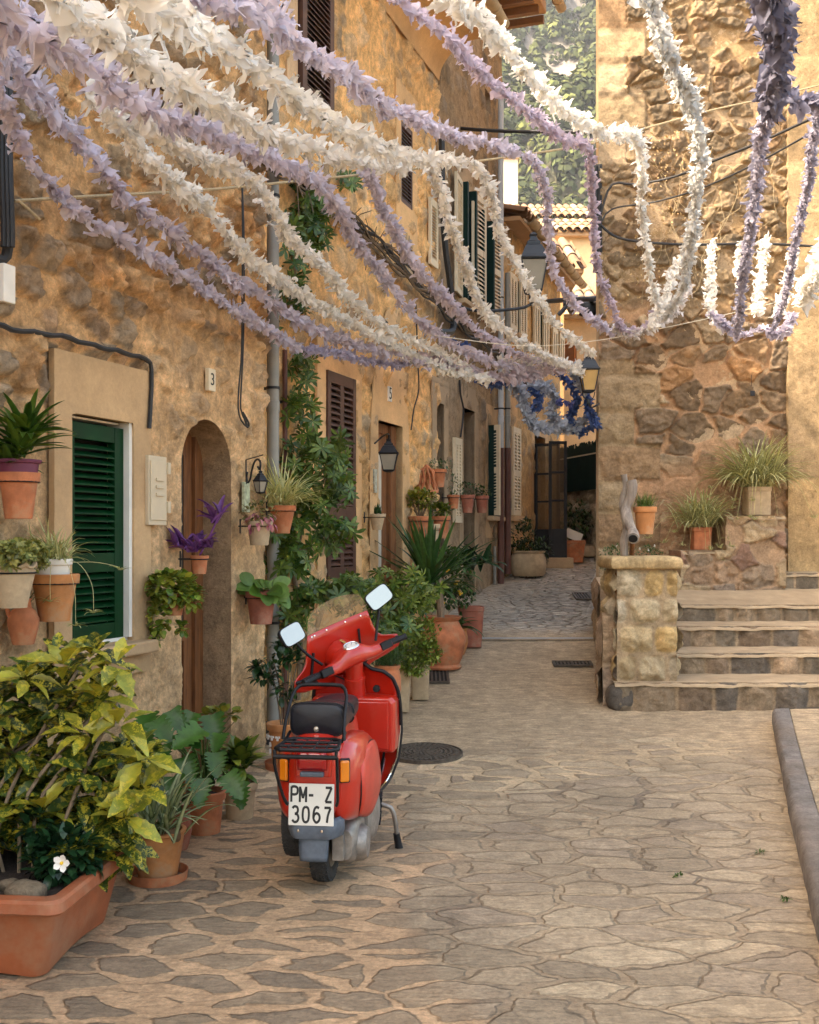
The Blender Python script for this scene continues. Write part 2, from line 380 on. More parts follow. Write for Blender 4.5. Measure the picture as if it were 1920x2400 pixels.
def nearest(u, z, poly):
    best = np.full(u.shape, 1e9); bu = u.copy(); bz = z.copy(); n = len(poly)
    for i in range(n):
        x1, y1 = poly[i]; x2, y2 = poly[(i+1) % n]; dx, dy = x2-x1, y2-y1; L = dx*dx+dy*dy
        if L < 1e-12: continue
        t = np.clip(((u-x1)*dx+(z-y1)*dy)/L, 0, 1); px = x1+t*dx; pz = y1+t*dy; d = (px-u)**2+(pz-z)**2
        m = d < best; best = np.where(m, d, best); bu = np.where(m, px, bu); bz = np.where(m, pz, bz)
    return bu, bz
def rectp(r): return [(r[0], r[2]), (r[1], r[2]), (r[1], r[3]), (r[0], r[3])]
def archp(u0, u1, zb, zt, n=14, k=1.0, rise=None):
    uc = (u0+u1)/2; rr = (u1-u0)/2; h = rise or rr*k; p = [(u0, zb), (u1, zb)]
    for i in range(n+1):
        a = math.pi*i/n; p.append((uc+rr*math.cos(a), zt-h+h*math.sin(a)))
    return p
def wall(pl, u0, u1, z0, z1, res, fn, parent, mat, opens=(), name='wall', v=0, rev=.18, revcol=(.42, .28, .16), revmat=None, sharp=0, endcap=.3, edge0=False):
    nu = max(2, int((u1-u0)/res)+1); nz = max(2, int((z1-z0)/res)+1)
    U, Z = np.meshgrid(np.linspace(u0, u1, nu), np.linspace(z0, z1, nz), indexing='ij')
    H, Cc = fn(U, Z)[:2]
    if edge0:
        ed = np.minimum(np.minimum(U-u0, u1-U), np.minimum(Z-z0, z1-Z)); H = H*sst(0, .03, ed)
    I = np.arange(nu*nz).reshape(nu, nz)
    cu = (U[:-1, :-1]+U[1:, 1:])/2; cz = (Z[:-1, :-1]+Z[1:, 1:])/2
    keep = np.ones(cu.shape, bool)
    U = U.copy(); Z = Z.copy()
    for poly in opens:
        ins = inpoly(cu, cz, poly); keep &= ~ins
        tch = np.zeros(U.shape, bool); k2 = np.zeros(U.shape, bool)
        for a in (0, 1):
            for b in (0, 1):
                tch[a:a+nu-1, b:b+nz-1] |= ins; k2[a:a+nu-1, b:b+nz-1] |= ~ins
        m = tch & k2; bu, bz = nearest(U[m], Z[m], poly); U[m] = bu; Z[m] = bz; H = np.where(m, 0.0, H)
    A = pl.W(U, Z, H+v)
    q = np.stack([I[:-1, :-1], I[1:, :-1], I[1:, 1:], I[:-1, 1:]], -1)[keep]
    mb = MB(); mb.add(A.reshape(-1, 3), [q], Cc.reshape(-1, 3))
    if endcap:
        for c, rev_ in ((0, 0), (-1, 1)):
            E = A[c]; B = E-np.array(pl.n)*endcap; mb.grid(np.stack([E, B], 0 if False else 1), Cc[c].repeat(2, 0).reshape(-1, 3))
        E = A[:, -1]; B = E-np.array(pl.n)*endcap; mb.grid(np.stack([E, B], 1), Cc[:, -1].repeat(2, 0).reshape(-1, 3))
    o = mb.obj(name, mat, parent, smooth=True, sharp=0)
    if opens and rev:
        for poly in opens:
            rb = MB(); p = poly+[poly[0]]; pts = []
            for (a, b), (c, d) in zip(p[:-1], p[1:]):
                n = max(1, int(math.hypot(c-a, d-b)/.08))
                pts += [(a+(c-a)*i/n, b+(d-b)*i/n) for i in range(n)]
            pts.append(pts[0]); ks = 6
            G = np.array([[tuple(pl.w(a, b, v-rev*k/ks)) for k in range(ks+1)] for a, b in pts])
            nn = fbm(G[..., 1]*6, G[..., 2]*6, 5, 4)
            rb.grid(G, (np.array(revcol)[None, None]*(.75+.5*nn)[..., None]).reshape(-1, 3))
            rb.obj('reveal', revmat or mat, parent, smooth=True, sharp=35)
    return o
def frame_mb(pl, r, w, v0, v1, col, sides='lrtb', mb=None, ext=0):
    u0, u1, z0, z1 = r; mb = mb or MB()
    if 'l' in sides: pl.box(mb, u0-w, u0, z0, z1, v0, v1, col)
    if 'r' in sides: pl.box(mb, u1, u1+w, z0, z1, v0, v1, col)
    if 't' in sides: pl.box(mb, u0-w-ext, u1+w+ext, z1, z1+w, v0, v1, col)
    if 'b' in sides: pl.box(mb, u0-w-ext, u1+w+ext, z0-w, z0, v0, v1, col)
    return mb
def surround(pl, ro, ri, v, parent, seed=3, col=(.50, .34, .19), name='window_surround', res=.03):
    def fn(U, Z):
        n = fbm(U*3, Z*3, seed, 5); g = fbm(U*22, Z*22, seed+1, 4)
        jt = np.abs(((Z*1.0+.23*seed) % .62)-.31) > .306
        return (g-.5)*.004-jt*.003, np.array(col)*((.8+.4*n)*(1-.25*jt))[..., None]
    return wall(pl, ro[0], ro[1], ro[2], ro[3], res, fn, parent, MAT['smooth'], [rectp(ri)] if ri else [], name, v=v, rev=.14+v, revcol=col, endcap=v+.01)
def shutter(pl, r, v, nsl, cols=1, st=.045, th=.03, rails=(), mb=None, bar=.05, solid_to=None):
    u0, u1, z0, z1 = r; mb = mb or MB(); b = pl.box
    b(mb, u0, u0+st, z0, z1, v, v+th); b(mb, u1-st, u1, z0, z1, v, v+th)
    b(mb, u0+st, u1-st, z1-bar, z1, v, v+th-.002); b(mb, u0+st, u1-st, z0, z0+bar, v, v+th-.002)
    for c in range(1, cols):
        uc = u0+(u1-u0)*c/cols; b(mb, uc-st*.6, uc+st*.6, z0+bar, z1-bar, v, v+th-.003)
    cuts = [z0+bar]+[z0+(z1-z0)*q for q in rails]+[z1-bar]; h = (z1-z0)/nsl
    for q in rails: zc = z0+(z1-z0)*q; b(mb, u0+st, u1-st, zc-bar*.6, zc+bar*.6, v, v+th-.002)
    z = z0+bar+h*.2
    while z < z1-bar-h*.4:
        if not any(abs(z+h*.3-(z0+(z1-z0)*q)) < bar*.6+h*.3 for q in rails):
            t = h*.22; hh = h*.62
            mb.hexa([pl.w(u0+st*.8, z, v+th*.95), pl.w(u1-st*.8, z, v+th*.95), pl.w(u1-st*.8, z+hh, v+th*.1), pl.w(u0+st*.8, z+hh, v+th*.1),
                     pl.w(u0+st*.8, z+t, v+th*.95), pl.w(u1-st*.8, z+t, v+th*.95), pl.w(u1-st*.8, z+hh+t, v+th*.1), pl.w(u0+st*.8, z+hh+t, v+th*.1)])
        z += h
    return mb
def tile_row(mb, p0, p1, up, r=.085, step=.19, ln=.45, seed=1):
    """barrel tiles along an eave from p0 to p1, each running back along 'up'"""
    p0, p1, up = Vector(p0), Vector(p1), Vector(up).normalized(); d = (p1-p0); n = int(d.length/step); rr = random.Random(seed)
    s = d.normalized(); nrm = s.cross(up).normalized()
    if nrm.z < 0: nrm = -nrm
    for i in range(n):
        for j in range(3):
            c = p0+s*(i+.5)*step+up*(j*ln*.82-.02*rr.random()); k = .45+.4*rr.random(); col = [(.46*k, .30*k, .18*k), (.42*k, .24*k, .14*k), (.5*k, .38*k, .26*k)][rr.randrange(3)]
            G = []
            for a in range(7):
                th = math.pi*a/6; rw = []
                for q in (0, 1):
                    R_ = r*(1.05-.12*q); pp = c+up*(ln*q)+s*math.cos(th)*R_+nrm*(math.sin(th)*R_+.03*j*0+.02*(1-q)); rw.append(pp)
                G.append([tuple(x) for x in rw])
            mb.grid(np.array(G), col)
            c2 = c+s*step*.5; G = []
            for a in range(5):
                th = math.pi+math.pi*a/4
                G.append([tuple(c2+up*(ln*q)+s*math.cos(th)*r*.8+nrm*(math.sin(th)*r*.5+.02)) for q in (0, 1)])
            mb.grid(np.array(G), tuple(x*.75 for x in col))
def solidbox(pl, u0, u1, z0, z1, v0, v1, parent, mat='smooth', name='side_wall', col=(.5, .36, .22)):
    mb = MB(); pl.box(mb, u0, u1, z0, z1, v0, v1, col); return mb.obj(name, MAT[mat], parent)
ORG = (.47, .29, .145)
def back(pl, r, v0, v1, parent):
    mb = MB(); pl.box(mb, r[0]-.02, r[1]+.02, r[2]-.02, r[3]+.02, v0, v1); return mb.obj('window_back', MAT['dark'], parent)
# ================================================================== HOUSE 1 (left, near)
h1 = thing('stone_house', 'nearest ochre rubble house on the left with green louvred window and arched wooden door', 'house', L1.w(3.0, 0, -2))
uE = L1.hit(627, 1260)[0]
w1 = L1.rect(160, 970, 1513, 306, 990, 1508); so1 = L1.rect(118, 818, 1590, 345, 871, 1590)
so1 = (so1[0], so1[1], so1[2], so1[3])
ar = (L1.hit(432, 1300)[0], L1.hit(548, 1300)[0]); at = L1.hit(491, 983)[1]
def fn1(U, Z):
    H, C_, m = rubble(U, Z, .19, .17, 3, (.54, .335, .165), [(.38, .25, .15), (.44, .25, .115), (.32, .24, .16), (.52, .33, .17), (.27, .195, .13)], miss=.22, t=(.08, .2), bulge=.03, rough=.02, facet=.035)
    # smoother render round the arch and low down
    k = sst(1.9, 2.6, Z)*1.0; sm = np.clip(k+.25, 0, 1); sm *= 1-sst(6.9, 7.1, U)*(Z < 3.0)*.5
    Mo = np.array((.58, .385, .205))*(.72+.56*fbm(U*3, Z*3, 77, 5))[..., None]
    gr = fbm(U*30, Z*30, 41, 4, .7); rg = fbm(U*7, Z*4, 42, 5, .65)
    damp = sst(1.0, .1, Z+.5*fbm(U*2, Z*2, 9, 3))
    C_ = lerp(Mo, C_, sm); cr_ = np.abs(fbm(U*5, Z*2.6, 43, 5, .6)-.5); H = H*sm*1.25+(gr-.5)*.024+(rg-.5)*.05-.016*sst(.05, .0, cr_)
    inw = sst(.06, .0, np.maximum(np.maximum(so1[0]-U, U-so1[1]), np.maximum(so1[2]-Z, Z-so1[3]))); H = H*(1-inw)-.004*inw
    C_ = C_*(1-.22*damp)[..., None]*(.78+.44*rg)[..., None]*(.66+.68*fbm(U*24, Z*19, 45, 4, .7))[..., None]
    top = sst(3.0, 3.8, Z+.4*fbm(U*2, Z*2, 8, 3)); C_ = lerp(C_, C_*np.array((1.03, .95, .83))*(.75+.5*fbm(U*8, Z*3.5, 18, 5, .65))[..., None], top); H += top*(fbm(U*12, Z*6, 19, 5, .7)-.5)*.035
    return H, C_*1.17
wall(L1, 5.2, uE, -.35, 6.6, .0175, fn1, h1, MAT['stone'], [rectp(w1), archp(ar[0], ar[1], -.3, at, 20)], v=-.02, rev=.28, revcol=(.36, .24, .135))
def fnc(U, Z): return rubble(U, Z, .25, .22, 5, (.44, .27, .13), [(.3, .21, .13), (.36, .2, .09)], miss=.5)
wall(L1, -6, 5.2, -.35, 6.6, .12, fnc, h1, MAT['stone'], name='front_wall', endcap=.2)
solidbox(L1, -6, uE-.01, -.3, 6.6, -.5, -6, h1)
mb = MB(); L1.box(mb, -6.3, uE+.0, 6.601, 6.72, .45, -6, (.42, .25, .14)); mb.obj('roof', MAT['smooth'], h1)
surround(L1, (so1[0], so1[1], so1[2], so1[3]), w1, .026, h1, 5, (.50, .335, .18))
mb = MB(); su = L1.rect(208, 1522, 1540, 323, 1510, 1524, v=.1)
L1.box(mb, w1[0]-.06, w1[1]+.12, w1[2]-.075, w1[2]-.002, -.1, .12, (.5, .34, .19)); mb.obj('window_sill', MAT['smooth'], h1, bevel=.012)
mb = MB(); L1.box(mb, w1[0], w1[1]+.0, w1[2]+.001, w1[2]+.02, -.14, -.02); L1.box(mb, w1[1]-.03, w1[1]-.001, w1[2]+.02, w1[3], -.14, .012); L1.box(mb, w1[0], w1[1]-.03, w1[3]-.012, w1[3]-.001, -.14, -.06)
wf = mb.obj('window_frame', MAT['whitep'], h1)
mb = shutter(L1, (w1[0]+.005, w1[1]-.032, w1[2]+.022, w1[3]-.035), -.075, 30, st=.085, th=.05, rails=(.36,), bar=.09)
mb.obj('shutter', MAT['green'], h1, bevel=.003)
mb = MB(); L1.box(mb, w1[0]-.02, w1[1]+.02, w1[2]-.02, w1[3]+.02, -.2, -.16); mb.obj('window_back', MAT['dark'], h1)
# arched door
mb = MB(); dp = archp(ar[0]-.02, ar[1]+.02, -.02, at+.02, 20)
dw = ar[1]-ar[0]
L1.box(mb, ar[0]-.02, ar[0]+.10, 0, at-.02, -.34, -.27); L1.box(mb, ar[1]-.20, ar[1]-.10, .0, at-.02, -.34, -.27)
L1.box(mb, ar[1]-.10, ar[1]+.02, .0, at+.02, -.36, -.24)
L1.box(mb, ar[0]+.1, ar[1]-.2, .95, 1.07, -.34, -.27); L1.box(mb, ar[0]+.1, ar[1]-.2, .02, .16, -.34, -.27); L1.box(mb, ar[0]+.1, ar[1]-.2, .16, .95, -.33, -.30)
L1.box(mb, ar[0]+.14, ar[1]-.24, .28, .85, -.30, -.28); L1.box(mb, ar[0]+.1, ar[1]-.2, at-.22, at+.02, -.34, -.27)
dr = mb.obj('door', MAT['wood'], h1, bevel=.004)
mb = MB(); L1.box(mb, ar[0]+.1, ar[1]-.2, 1.07, at-.2, -.325, -.315); mb.obj('door_pane', MAT['dark'], dr, world=False).location = -Vector(h1['_w'])
mb = MB()
for i in range(5):
    u = ar[0]+.12+i*(dw-.34)/4; mb.tube([L1.w(u, 1.07, -.275), L1.w(u, at-.2, -.275)], .007, 6)
g = mb.obj('door_bar', MAT['iron'], dr, world=False); g.location = -Vector(h1['_w'])
mb = MB(); L1.box(mb, ar[0]-.0, ar[1]+.0, -.12, .0, -.4, .06, (.36, .27, .18)); mb.obj('doorstep', MAT['smooth'], h1, bevel=.01)
# number plaque, meter box
pq = L1.rect(487, 862, 915, 503, 867, 919, v=.02); mb = MB(); L1.box(mb, *pq, .0, .03); pp = mb.obj('number_plaque', MAT['ceramic'], h1, bevel=.004)
def facadeM(pl, u, z, v): return Matrix.Translation(pl.w(u, z, v)) @ Matrix(((pl.t.x, 0, pl.n.x), (pl.t.y, 0, pl.n.y), (0, 1, 0))).to_4x4()
def plnum(txt, r, pl, v, parent, root, size): 
    m = text_mb(txt, facadeM(pl, (r[0]+r[1])/2, (r[2]+r[3])/2, v), size, 1, .001); o = m.obj('numeral', MAT['ink'], parent, world=False); o.location = -Vector(root['_w']); return o
plnum('3', pq, L1, .032, pp, h1, .115)
mx = L1.rect(349, 1068, 1230, 391, 1070, 1232, v=.05); mb = MB(); L1.box(mb, *mx, 0, .05); o = mb.obj('meter_box', MAT['box'], h1, bevel=.004)
mb = MB(); L1.box(mb, mx[0]+.012, mx[1]-.012, mx[2]+.03, mx[3]-.03, .0505, .058)
for i in range(3): L1.box(mb, mx[0]+.06, mx[0]+.14, mx[3]-.15-.045*i, mx[3]-.13-.045*i, .058, .068)
for q in (.18, .75): L1.box(mb, mx[1]-.012, mx[1]+.016, mx[2]+(mx[3]-mx[2])*q, mx[2]+(mx[3]-mx[2])*q+.07, .03, .07)
d = mb.obj('box_door', MAT['box'], o, world=False, bevel=.002); d.location = -Vector(h1['_w'])
# ================================================================== HOUSE 2
h2_ = thing('stone_house', 'orange plastered rubble house with tall brown shutters and pointed-arch doorway, number 5', 'house', L2.w(9, 0, -2))
u2a = L2.hit(560, 1260)[0]; u2b = L2.hit(1026, 1260)[0]; ze2 = 7.2
s2 = L2.rect(763, 867, 1358, 826, 890, 1352); d2 = L2.rect(884, 985, 1500, 941, 999, 1470); d2 = (d2[0], d2[1], float(gz(11.3))+.05, d2[3])
n2 = L2.rect(938, 290, 471, 965, 300, 495); bw = L2.rect(695, -120, 250, 772, -60, 258)
def fn2(U, Z):
    H, C_, m = rubble(U, Z, .26, .24, 13, (.70, .41, .165), [(.46, .33, .2), (.42, .31, .19), (.58, .39, .21), (.64, .40, .18)], miss=.28, t=(.08, .3), bulge=.03, rough=.02, facet=.03)
    pl_ = sst(.42, .6, fbm(U*1.1, Z*1.1, 91, 4)); Mo = np.array((.68, .39, .15))*(.75+.5*fbm(U*4, Z*2.5, 92, 5))[..., None]
    C_ = lerp(C_, Mo, pl_*.4); st = fbm(U*6, Z*1.4, 95, 4); C_ = C_*(.74+.52*st)[..., None]*(.64+.72*fbm(U*20, Z*14, 97, 4, .7))[..., None]
    H += (fbm(U*9, Z*5, 96, 5, .7)-.5)*.045-.012
    return H, C_*1.14
arc5 = L2.rect(862, 905, 1500, 962, 905, 1400)
wall(L2, u2a, u2b, .0, ze2+.1, .03, fn2, h2_, MAT['stone'], [rectp(s2), rectp(d2), rectp(n2), rectp(bw)], rev=.16, revcol=(.5, .33, .17))
solidbox(L2, u2a, u2b-.01, 0, ze2, -.5, -6, h2_)
mb = MB()
# cove, fascia, roof, tiles
n = 14; G = []
for i in range(n+1):
    a = math.pi/2*i/n; G.append([tuple(L2.w(u, ze2-.32+.42*math.sin(a), .02+.50*(1-math.cos(a)))) for u in (u2a-1.2, u2b)])
G.append([tuple(L2.w(u, ze2+.1, .62)) for u in (u2a-1.2, u2b)]); G.append([tuple(L2.w(u, ze2+.26, .62)) for u in (u2a-1.2, u2b)]); G.append([tuple(L2.w(u, ze2+1.9, -5)) for u in (u2a-1.2, u2b)])
G = np.array(G); nn = 40; G2 = G[:, :1]+(G[:, 1:]-G[:, :1])*np.linspace(0, 1, nn)[None, :, None]
mb.grid(G2, (np.array((.55, .33, .15))*(.75+.5*fbm(G2[..., 1]*2, G2[..., 2]*2, 7, 5))[..., None]).reshape(-1, 3))
mb.add([tuple(x) for x in G[:, 1]]+[tuple(L2.w(u2b, ze2-.32, -5))], [[tuple(range(len(G)+1))]], (.5, .3, .14))
rf = mb.obj('roof', MAT['smooth'], h2_, smooth=True, sharp=30)
mb = MB()
def gutter(pl, u0, u1, z, v, r=.075, mb=None, bands=True):
    mb = mb or MB(); G = []
    for a in range(10):
        th = math.pi*(1.0+a/9); G.append([tuple(pl.w(u, z+math.sin(th)*r, v+math.cos(th)*r)) for u in (u0, u1)])
    for a in range(10):
        th = math.pi*(2.0-a/9); G.append([tuple(pl.w(u, z+math.sin(th)*(r-.012), v+math.cos(th)*(r-.012))) for u in (u0, u1)])
    mb.grid(np.array(G)); e = [pl.w(u1, z+math.sin(math.pi*(1+a/9))*r, v+math.cos(math.pi*(1+a/9))*r) for a in range(10)]; mb.add([tuple(x) for x in e], [[tuple(range(10))]])
    u = u0
    while bands and u < u1: 
        for k in range(9):
            pass
        ring = [pl.w(u, z+math.sin(math.pi*(1+a/9))*(r+.006), v+math.cos(math.pi*(1+a/9))*(r+.006)) for a in range(10)]
        mb.tube(ring, .008, 5); u += .45
    return mb
gutter(L2, u2a-1.2, u2b+.22, ze2+.33, .72).obj('gutter', MAT['gutter'], h2_, smooth=True)
for k in range(9):
    mb = MB(); L2.box(mb, u2a+.4+k*.75, u2a+.42+k*.75, ze2+.18, ze2+.2, .6, .72); mb.obj('gutter_bracket', MAT['iron'], h2_)
surround(L2, (s2[0]-.20, s2[1]+.21, s2[2]-.6, s2[3]+.26), s2, .012, h2_, 2, (.66, .41, .20))
for (r_, nm, ns, cc) in ((s2, 'shutter', 34, 2),):
    mb = shutter(L2, (r_[0]-.015, r_[1]+.015, r_[2]+.0, r_[3]), -.012, ns, cols=cc, st=.07, th=.045, rails=(.32,), bar=.10); mb.obj('shutter', MAT['brown'], h2_, bevel=.003)
mb = MB(); L2.box(mb, s2[0]-.02, s2[1]+.02, s2[2]-.02, s2[3]+.02, -.2, -.15); mb.obj('window_back', MAT['dark'], h2_)
surround(L2, (bw[0]-.2, bw[1]+.02, bw[2]-.03, bw[3]+.2), bw, .012, h2_, 4, (.62, .42, .24))
mb = shutter(L2, (bw[0]+.02, bw[1]-.0, bw[2]+.0, bw[3]), .0, 26, st=.09, th=.05, bar=.10, cols=1); mb.obj('shutter', MAT['brown'], h2_, bevel=.003)
surround(L2, (n2[0]-.15, n2[1]+.16, n2[2]-.42, n2[3]+.38), n2, .012, h2_, 6, (.64, .40, .19))
nm_ = (n2[2]+n2[3])/2
mb = shutter(L2, (n2[0], n2[1], n2[2], n2[3]), -.03, 22, st=.03, th=.04, bar=.05, rails=(.5,)); mb.obj('shutter', MAT['brown'], h2_)
back(L2, n2, -.2, -.14, h2_); back(L2, bw, -.2, -.14, h2_)
# doorway with rendered pointed arch
dA = L2.rect(862, 905, 1400, 962, 905, 1400); ap = L2.hit(915, 900)[1]
def fnd(U, Z):
    n_ = fbm(U*3, Z*3, 6, 5); g_ = fbm(U*22, Z*22, 7, 4); jt = np.abs(((Z+.1) % .9)-.45) > .445
    return (g_-.5)*.004-jt*.003, np.array((.66, .42, .21))*((.82+.36*n_)*(1-.2*jt))[..., None]
um = (d2[0]+d2[1])/2; wd = (d2[1]-d2[0])/2+.22; zb = d2[2]-.25
poly = [(um-wd, zb), (um+wd, zb), (um+wd, 2.3), (um+wd*.97, 2.75), (um+wd*.83, 3.2), (um+wd*.55, 3.6), (um+wd*.2, 3.9), (um, 4.0), (um-wd*.2, 3.9), (um-wd*.55, 3.6), (um-wd*.83, 3.2), (um-wd*.97, 2.75), (um-wd, 2.3)]
def arch_panel(pl, poly, hole, v, parent, col):
    u = [p[0] for p in poly]; z = [p[1] for p in poly]; res = .03
    nu = int((max(u)-min(u))/res)+2; nz = int((max(z)-min(z))/res)+2
    U, Z = np.meshgrid(np.linspace(min(u)-.01, max(u)+.01, nu), np.linspace(min(z)-.01, max(z)+.01, nz), indexing='ij'); H, C_ = fnd(U, Z)
    cu = (U[:-1, :-1]+U[1:, 1:])/2; cz = (Z[:-1, :-1]+Z[1:, 1:])/2; ins = inpoly(cu, cz, poly); ho = inpoly(cu, cz, hole); keep = ins & ~ho
    for msk, pg in ((~ins, poly), (ho, hole)):
        t1 = np.zeros(U.shape, bool); t2 = np.zeros(U.shape, bool)
        for a in (0, 1):
            for b in (0, 1): t1[a:a+nu-1, b:b+nz-1] |= msk; t2[a:a+nu-1, b:b+nz-1] |= ~msk
        m = t1 & t2; U[m], Z[m] = nearest(U[m], Z[m], pg)
    I = np.arange(nu*nz).reshape(nu, nz); q = np.stack([I[:-1, :-1], I[1:, :-1], I[1:, 1:], I[:-1, 1:]], -1)[keep]
    mb = MB(); mb.add(pl.W(U, Z, H+v).reshape(-1, 3), [q], C_.reshape(-1, 3))
    for pg, dep in ((poly, v), (hole, v+.16)):
        pp_ = pg+[pg[0]]; mb.grid(np.array([[tuple(pl.w(a, b, v)), tuple(pl.w(a, b, v-dep))] for a, b in pp_]), col)
    return mb.obj('door_surround', MAT['smooth'], parent, smooth=True, sharp=30)
arch_panel(L2, poly, rectp(d2), .014, h2_, (.6, .4, .2))
mb = MB(); u0, u1, z0, z1 = d2
L2.box(mb, u0, u0+.07, z0, z1, -.15, -.09); L2.box(mb, u1-.15, u1, z0, z1, -.15, -.06); L2.box(mb, u0+.07, u1-.15, z1-.1, z1, -.15, -.09)
L2.box(mb, u0+.07, u0+.2, z0, z1-.1, -.15, -.11); L2.box(mb, u1-.3, u1-.15, z0, z1-.1, -.15, -.11); L2.box(mb, u0+.2, u1-.3, z0, z0+.35, -.15, -.11); L2.box(mb, u0+.2, u1-.3, z1-.28, z1-.1, -.15, -.11); L2.box(mb, u0+.2, u1-.3, z0+1.0, z0+1.06, -.15, -.12)
dr = mb.obj('door', MAT['wood'], h2_, bevel=.005)
mb = MB(); L2.box(mb, u0+.19, u1-.29, z0+.36, z1-.29, -.118, -.112); g = mb.obj('curtained_pane', MAT['curtain'], dr, world=False); g.location = -Vector(h2_['_w'])
pq = L2.rect(912, 905, 940, 919, 907, 942, v=.03); mb = MB(); L2.box(mb, *pq, .013, .03); pp = mb.obj('number_plaque', MAT['whitep'], h2_); plnum('5', pq, L2, .032, pp, h2_, .17)
# ================================================================== HOUSE 3 and 4
h3 = thing('stone_house', 'tall grey-brown house with dark green shutters behind the orange house, next to the pipes', 'house', L2.w(13, 0, -2))
u3a, u3b = u2b, L2.hit(1178, 1260)[0]; ze3 = 9.1
def fn3(U, Z):
    H, C_, m = rubble(U, Z, .3, .26, 23, (.34, .23, .125), [(.25, .19, .12), (.3, .21, .12), (.22, .17, .12)], miss=.35, t=(.08, .3), bulge=.02, rough=.012)
    Mo = np.array((.36, .26, .16))*(.75+.5*fbm(U*5, Z*1.2, 33, 5))[..., None]; fl = sst(.48, .55, fbm(U*.8, Z*.6, 34, 3)); return H*(1-.6*fl), lerp(C_, Mo, fl*.8)
r3 = [L2.rect(1078, 430, 700, 1098, 450, 715), L2.rect(1116, 500, 728, 1140, 515, 738), L2.rect(1022, 945, 1090, 1040, 945, 1085), L2.rect(1085, 955, 1380, 1112, 965, 1370),
      L2.rect(1145, 1000, 1208, 1170, 1004, 1210), L2.rect(1137, 215, 262, 1150, 215, 262)]
r3[2] = (r3[2][0], r3[2][1], .5, r3[2][3])
r3[3] = (r3[3][0], r3[3][1], .75, r3[3][3])
wall(L2, u3a, u3b, .2, ze3, .035, fn3, h3, MAT['stone'], [rectp(r) for r in r3], rev=.2, revcol=(.36, .26, .17))
solidbox(L2, u3a, u3b-.01, 0, ze3, -.5, -6, h3, col=(.36, .27, .18))
for i, r in enumerate(r3):
    if i in (5,): continue
    w_ = .16 if i < 5 else .08
    surround(L2, (r[0]-w_, r[1]+w_, r[2]-(.0 if i in (2, 3) else .3), r[3]+.28), r, .01, h3, i+2, (.40, .29, .18) if i != 4 else (.5, .33, .18))
for r in r3: back(L2, r, -.22, -.2, h3)
for r in (r3[0], r3[1], r3[4]):
    mb = MB(); L2.box(mb, r[0]-.1, r[1]+.15, r[2]-.07, r[2]-.01, 0, .1, (.5, .36, .22)); mb.obj('window_sill', MAT['smooth'], h3, bevel=.008)
def leaf_shutter(pl, u, z0, z1, w, ang, parent, mat, v=.03, n=26, nm='shutter', face=None):
    """one shutter leaf hinged at u, swung open so that it stands off the wall"""
    c, s_ = math.cos(ang), math.sin(ang); t = pl.t*c+pl.n*s_
    q = Plane(pl.w(u, 0, v), (t.x, t.y)); mb = shutter(q, (0, w, z0, z1), 0, n, st=.05, th=.03, bar=.07, rails=(.5,)); return mb.obj(nm, mat, parent)
for r in (r3[0], r3[1]):
    leaf_shutter(L2, r[0]-.02, r[2], r[3], .42, math.pi-.10, h3, MAT['cream'], v=.05); leaf_shutter(L2, r[1]+.02, r[2], r[3], .42, .10, h3, MAT['cream'], v=.05)
    for u_ in (r[0]-.035, r[1]-.025): mb = MB(); L2.box(mb, u_, u_+.06, r[2], r[3], -.05, .11); mb.obj('window_frame', MAT['dkgreen'], h3)
r = r3[4]; leaf_shutter(L2, r[0]-.0, r[2], r[3], .16, 1.9, h3, MAT['cream'], n=30); mb = MB(); L2.box(mb, r[0]-.05, r[0]+.0, r[2], r[3], 0, .12); mb.obj('window_frame', MAT['dkgreen'], h3); shutter(L2, r, -.05, 30, st=.05, th=.04, cols=2).obj('shutter', MAT['dkgreen'], h3)
sc3 = L2.rect(1057, 1025, 1225, 1073, 1030, 1225); 
mb = shutter(L2, sc3, .02, 26, st=.05, th=.04, bar=.08, cols=2); mb.obj('shutter', MAT['cream'], h3)
scx = L2.rect(1000, 470, 610, 1018, 470, 640)
mb = shutter(L2, scx, .02, 22, st=.05, th=.03, bar=.08); mb.obj('shutter', MAT['cream'], h3)
mb = MB(); L2.box(mb, u3a-.3, u3b+.35, ze3, ze3+.16, .55, -6, (.5, .3, .15)); 
for k in range(12): L2.box(mb, u3a-.2+k*.33, u3a-.12+k*.33, ze3-.1, ze3-.001, .5, -.5, (.2, .11, .06))
rf = mb.obj('roof', MAT['smooth'], h3)
mb = MB(); tile_row(mb, L2.w(u3a-.3, ze3+.2, .66), L2.w(u3b+.35, ze3+.2, .66), -L2.n+Vector((0, 0, .35))); o = mb.obj('roof_tiles', MAT['tile'], rf, world=False, smooth=True); o.location = -Vector(h3['_w'])
gutter(L2, u3a-.3, u3b+.5, ze3+.12, .74).obj('gutter', MAT['gutter'], h3, smooth=True)
h4 = thing('stone_house', 'low sunlit rubble house with cream louvred shutters and a glass double door up the alley', 'house', L2.w(17, 1, -2))
u4a, u4b = u3b, L2.hit(1312, 1260)[0]; ze4 = 6.1
def fn4(U, Z):
    H, C_, m = rubble(U, Z, .3, .26, 43, (.56, .35, .15), [(.42, .3, .17), (.48, .33, .17), (.36, .26, .16)], miss=.25, t=(.08, .3), bulge=.02, rough=.012); return H, C_
r4 = [L2.rect(1205, 650, 778, 1213, 660, 790), L2.rect(1259, 720, 822, 1268, 725, 826), L2.rect(1301, 775, 850, 1306, 780, 850), L2.rect(1252, 1023, 1300, 1277, 1023, 1300)]
r4[3] = (r4[3][0], r4[3][1], 1.3, r4[3][3])
wall(L2, u4a, u4b, .6, ze4, .05, fn4, h4, MAT['stone'], [rectp(r) for r in r4], rev=.2, revcol=(.5, .35, .2))
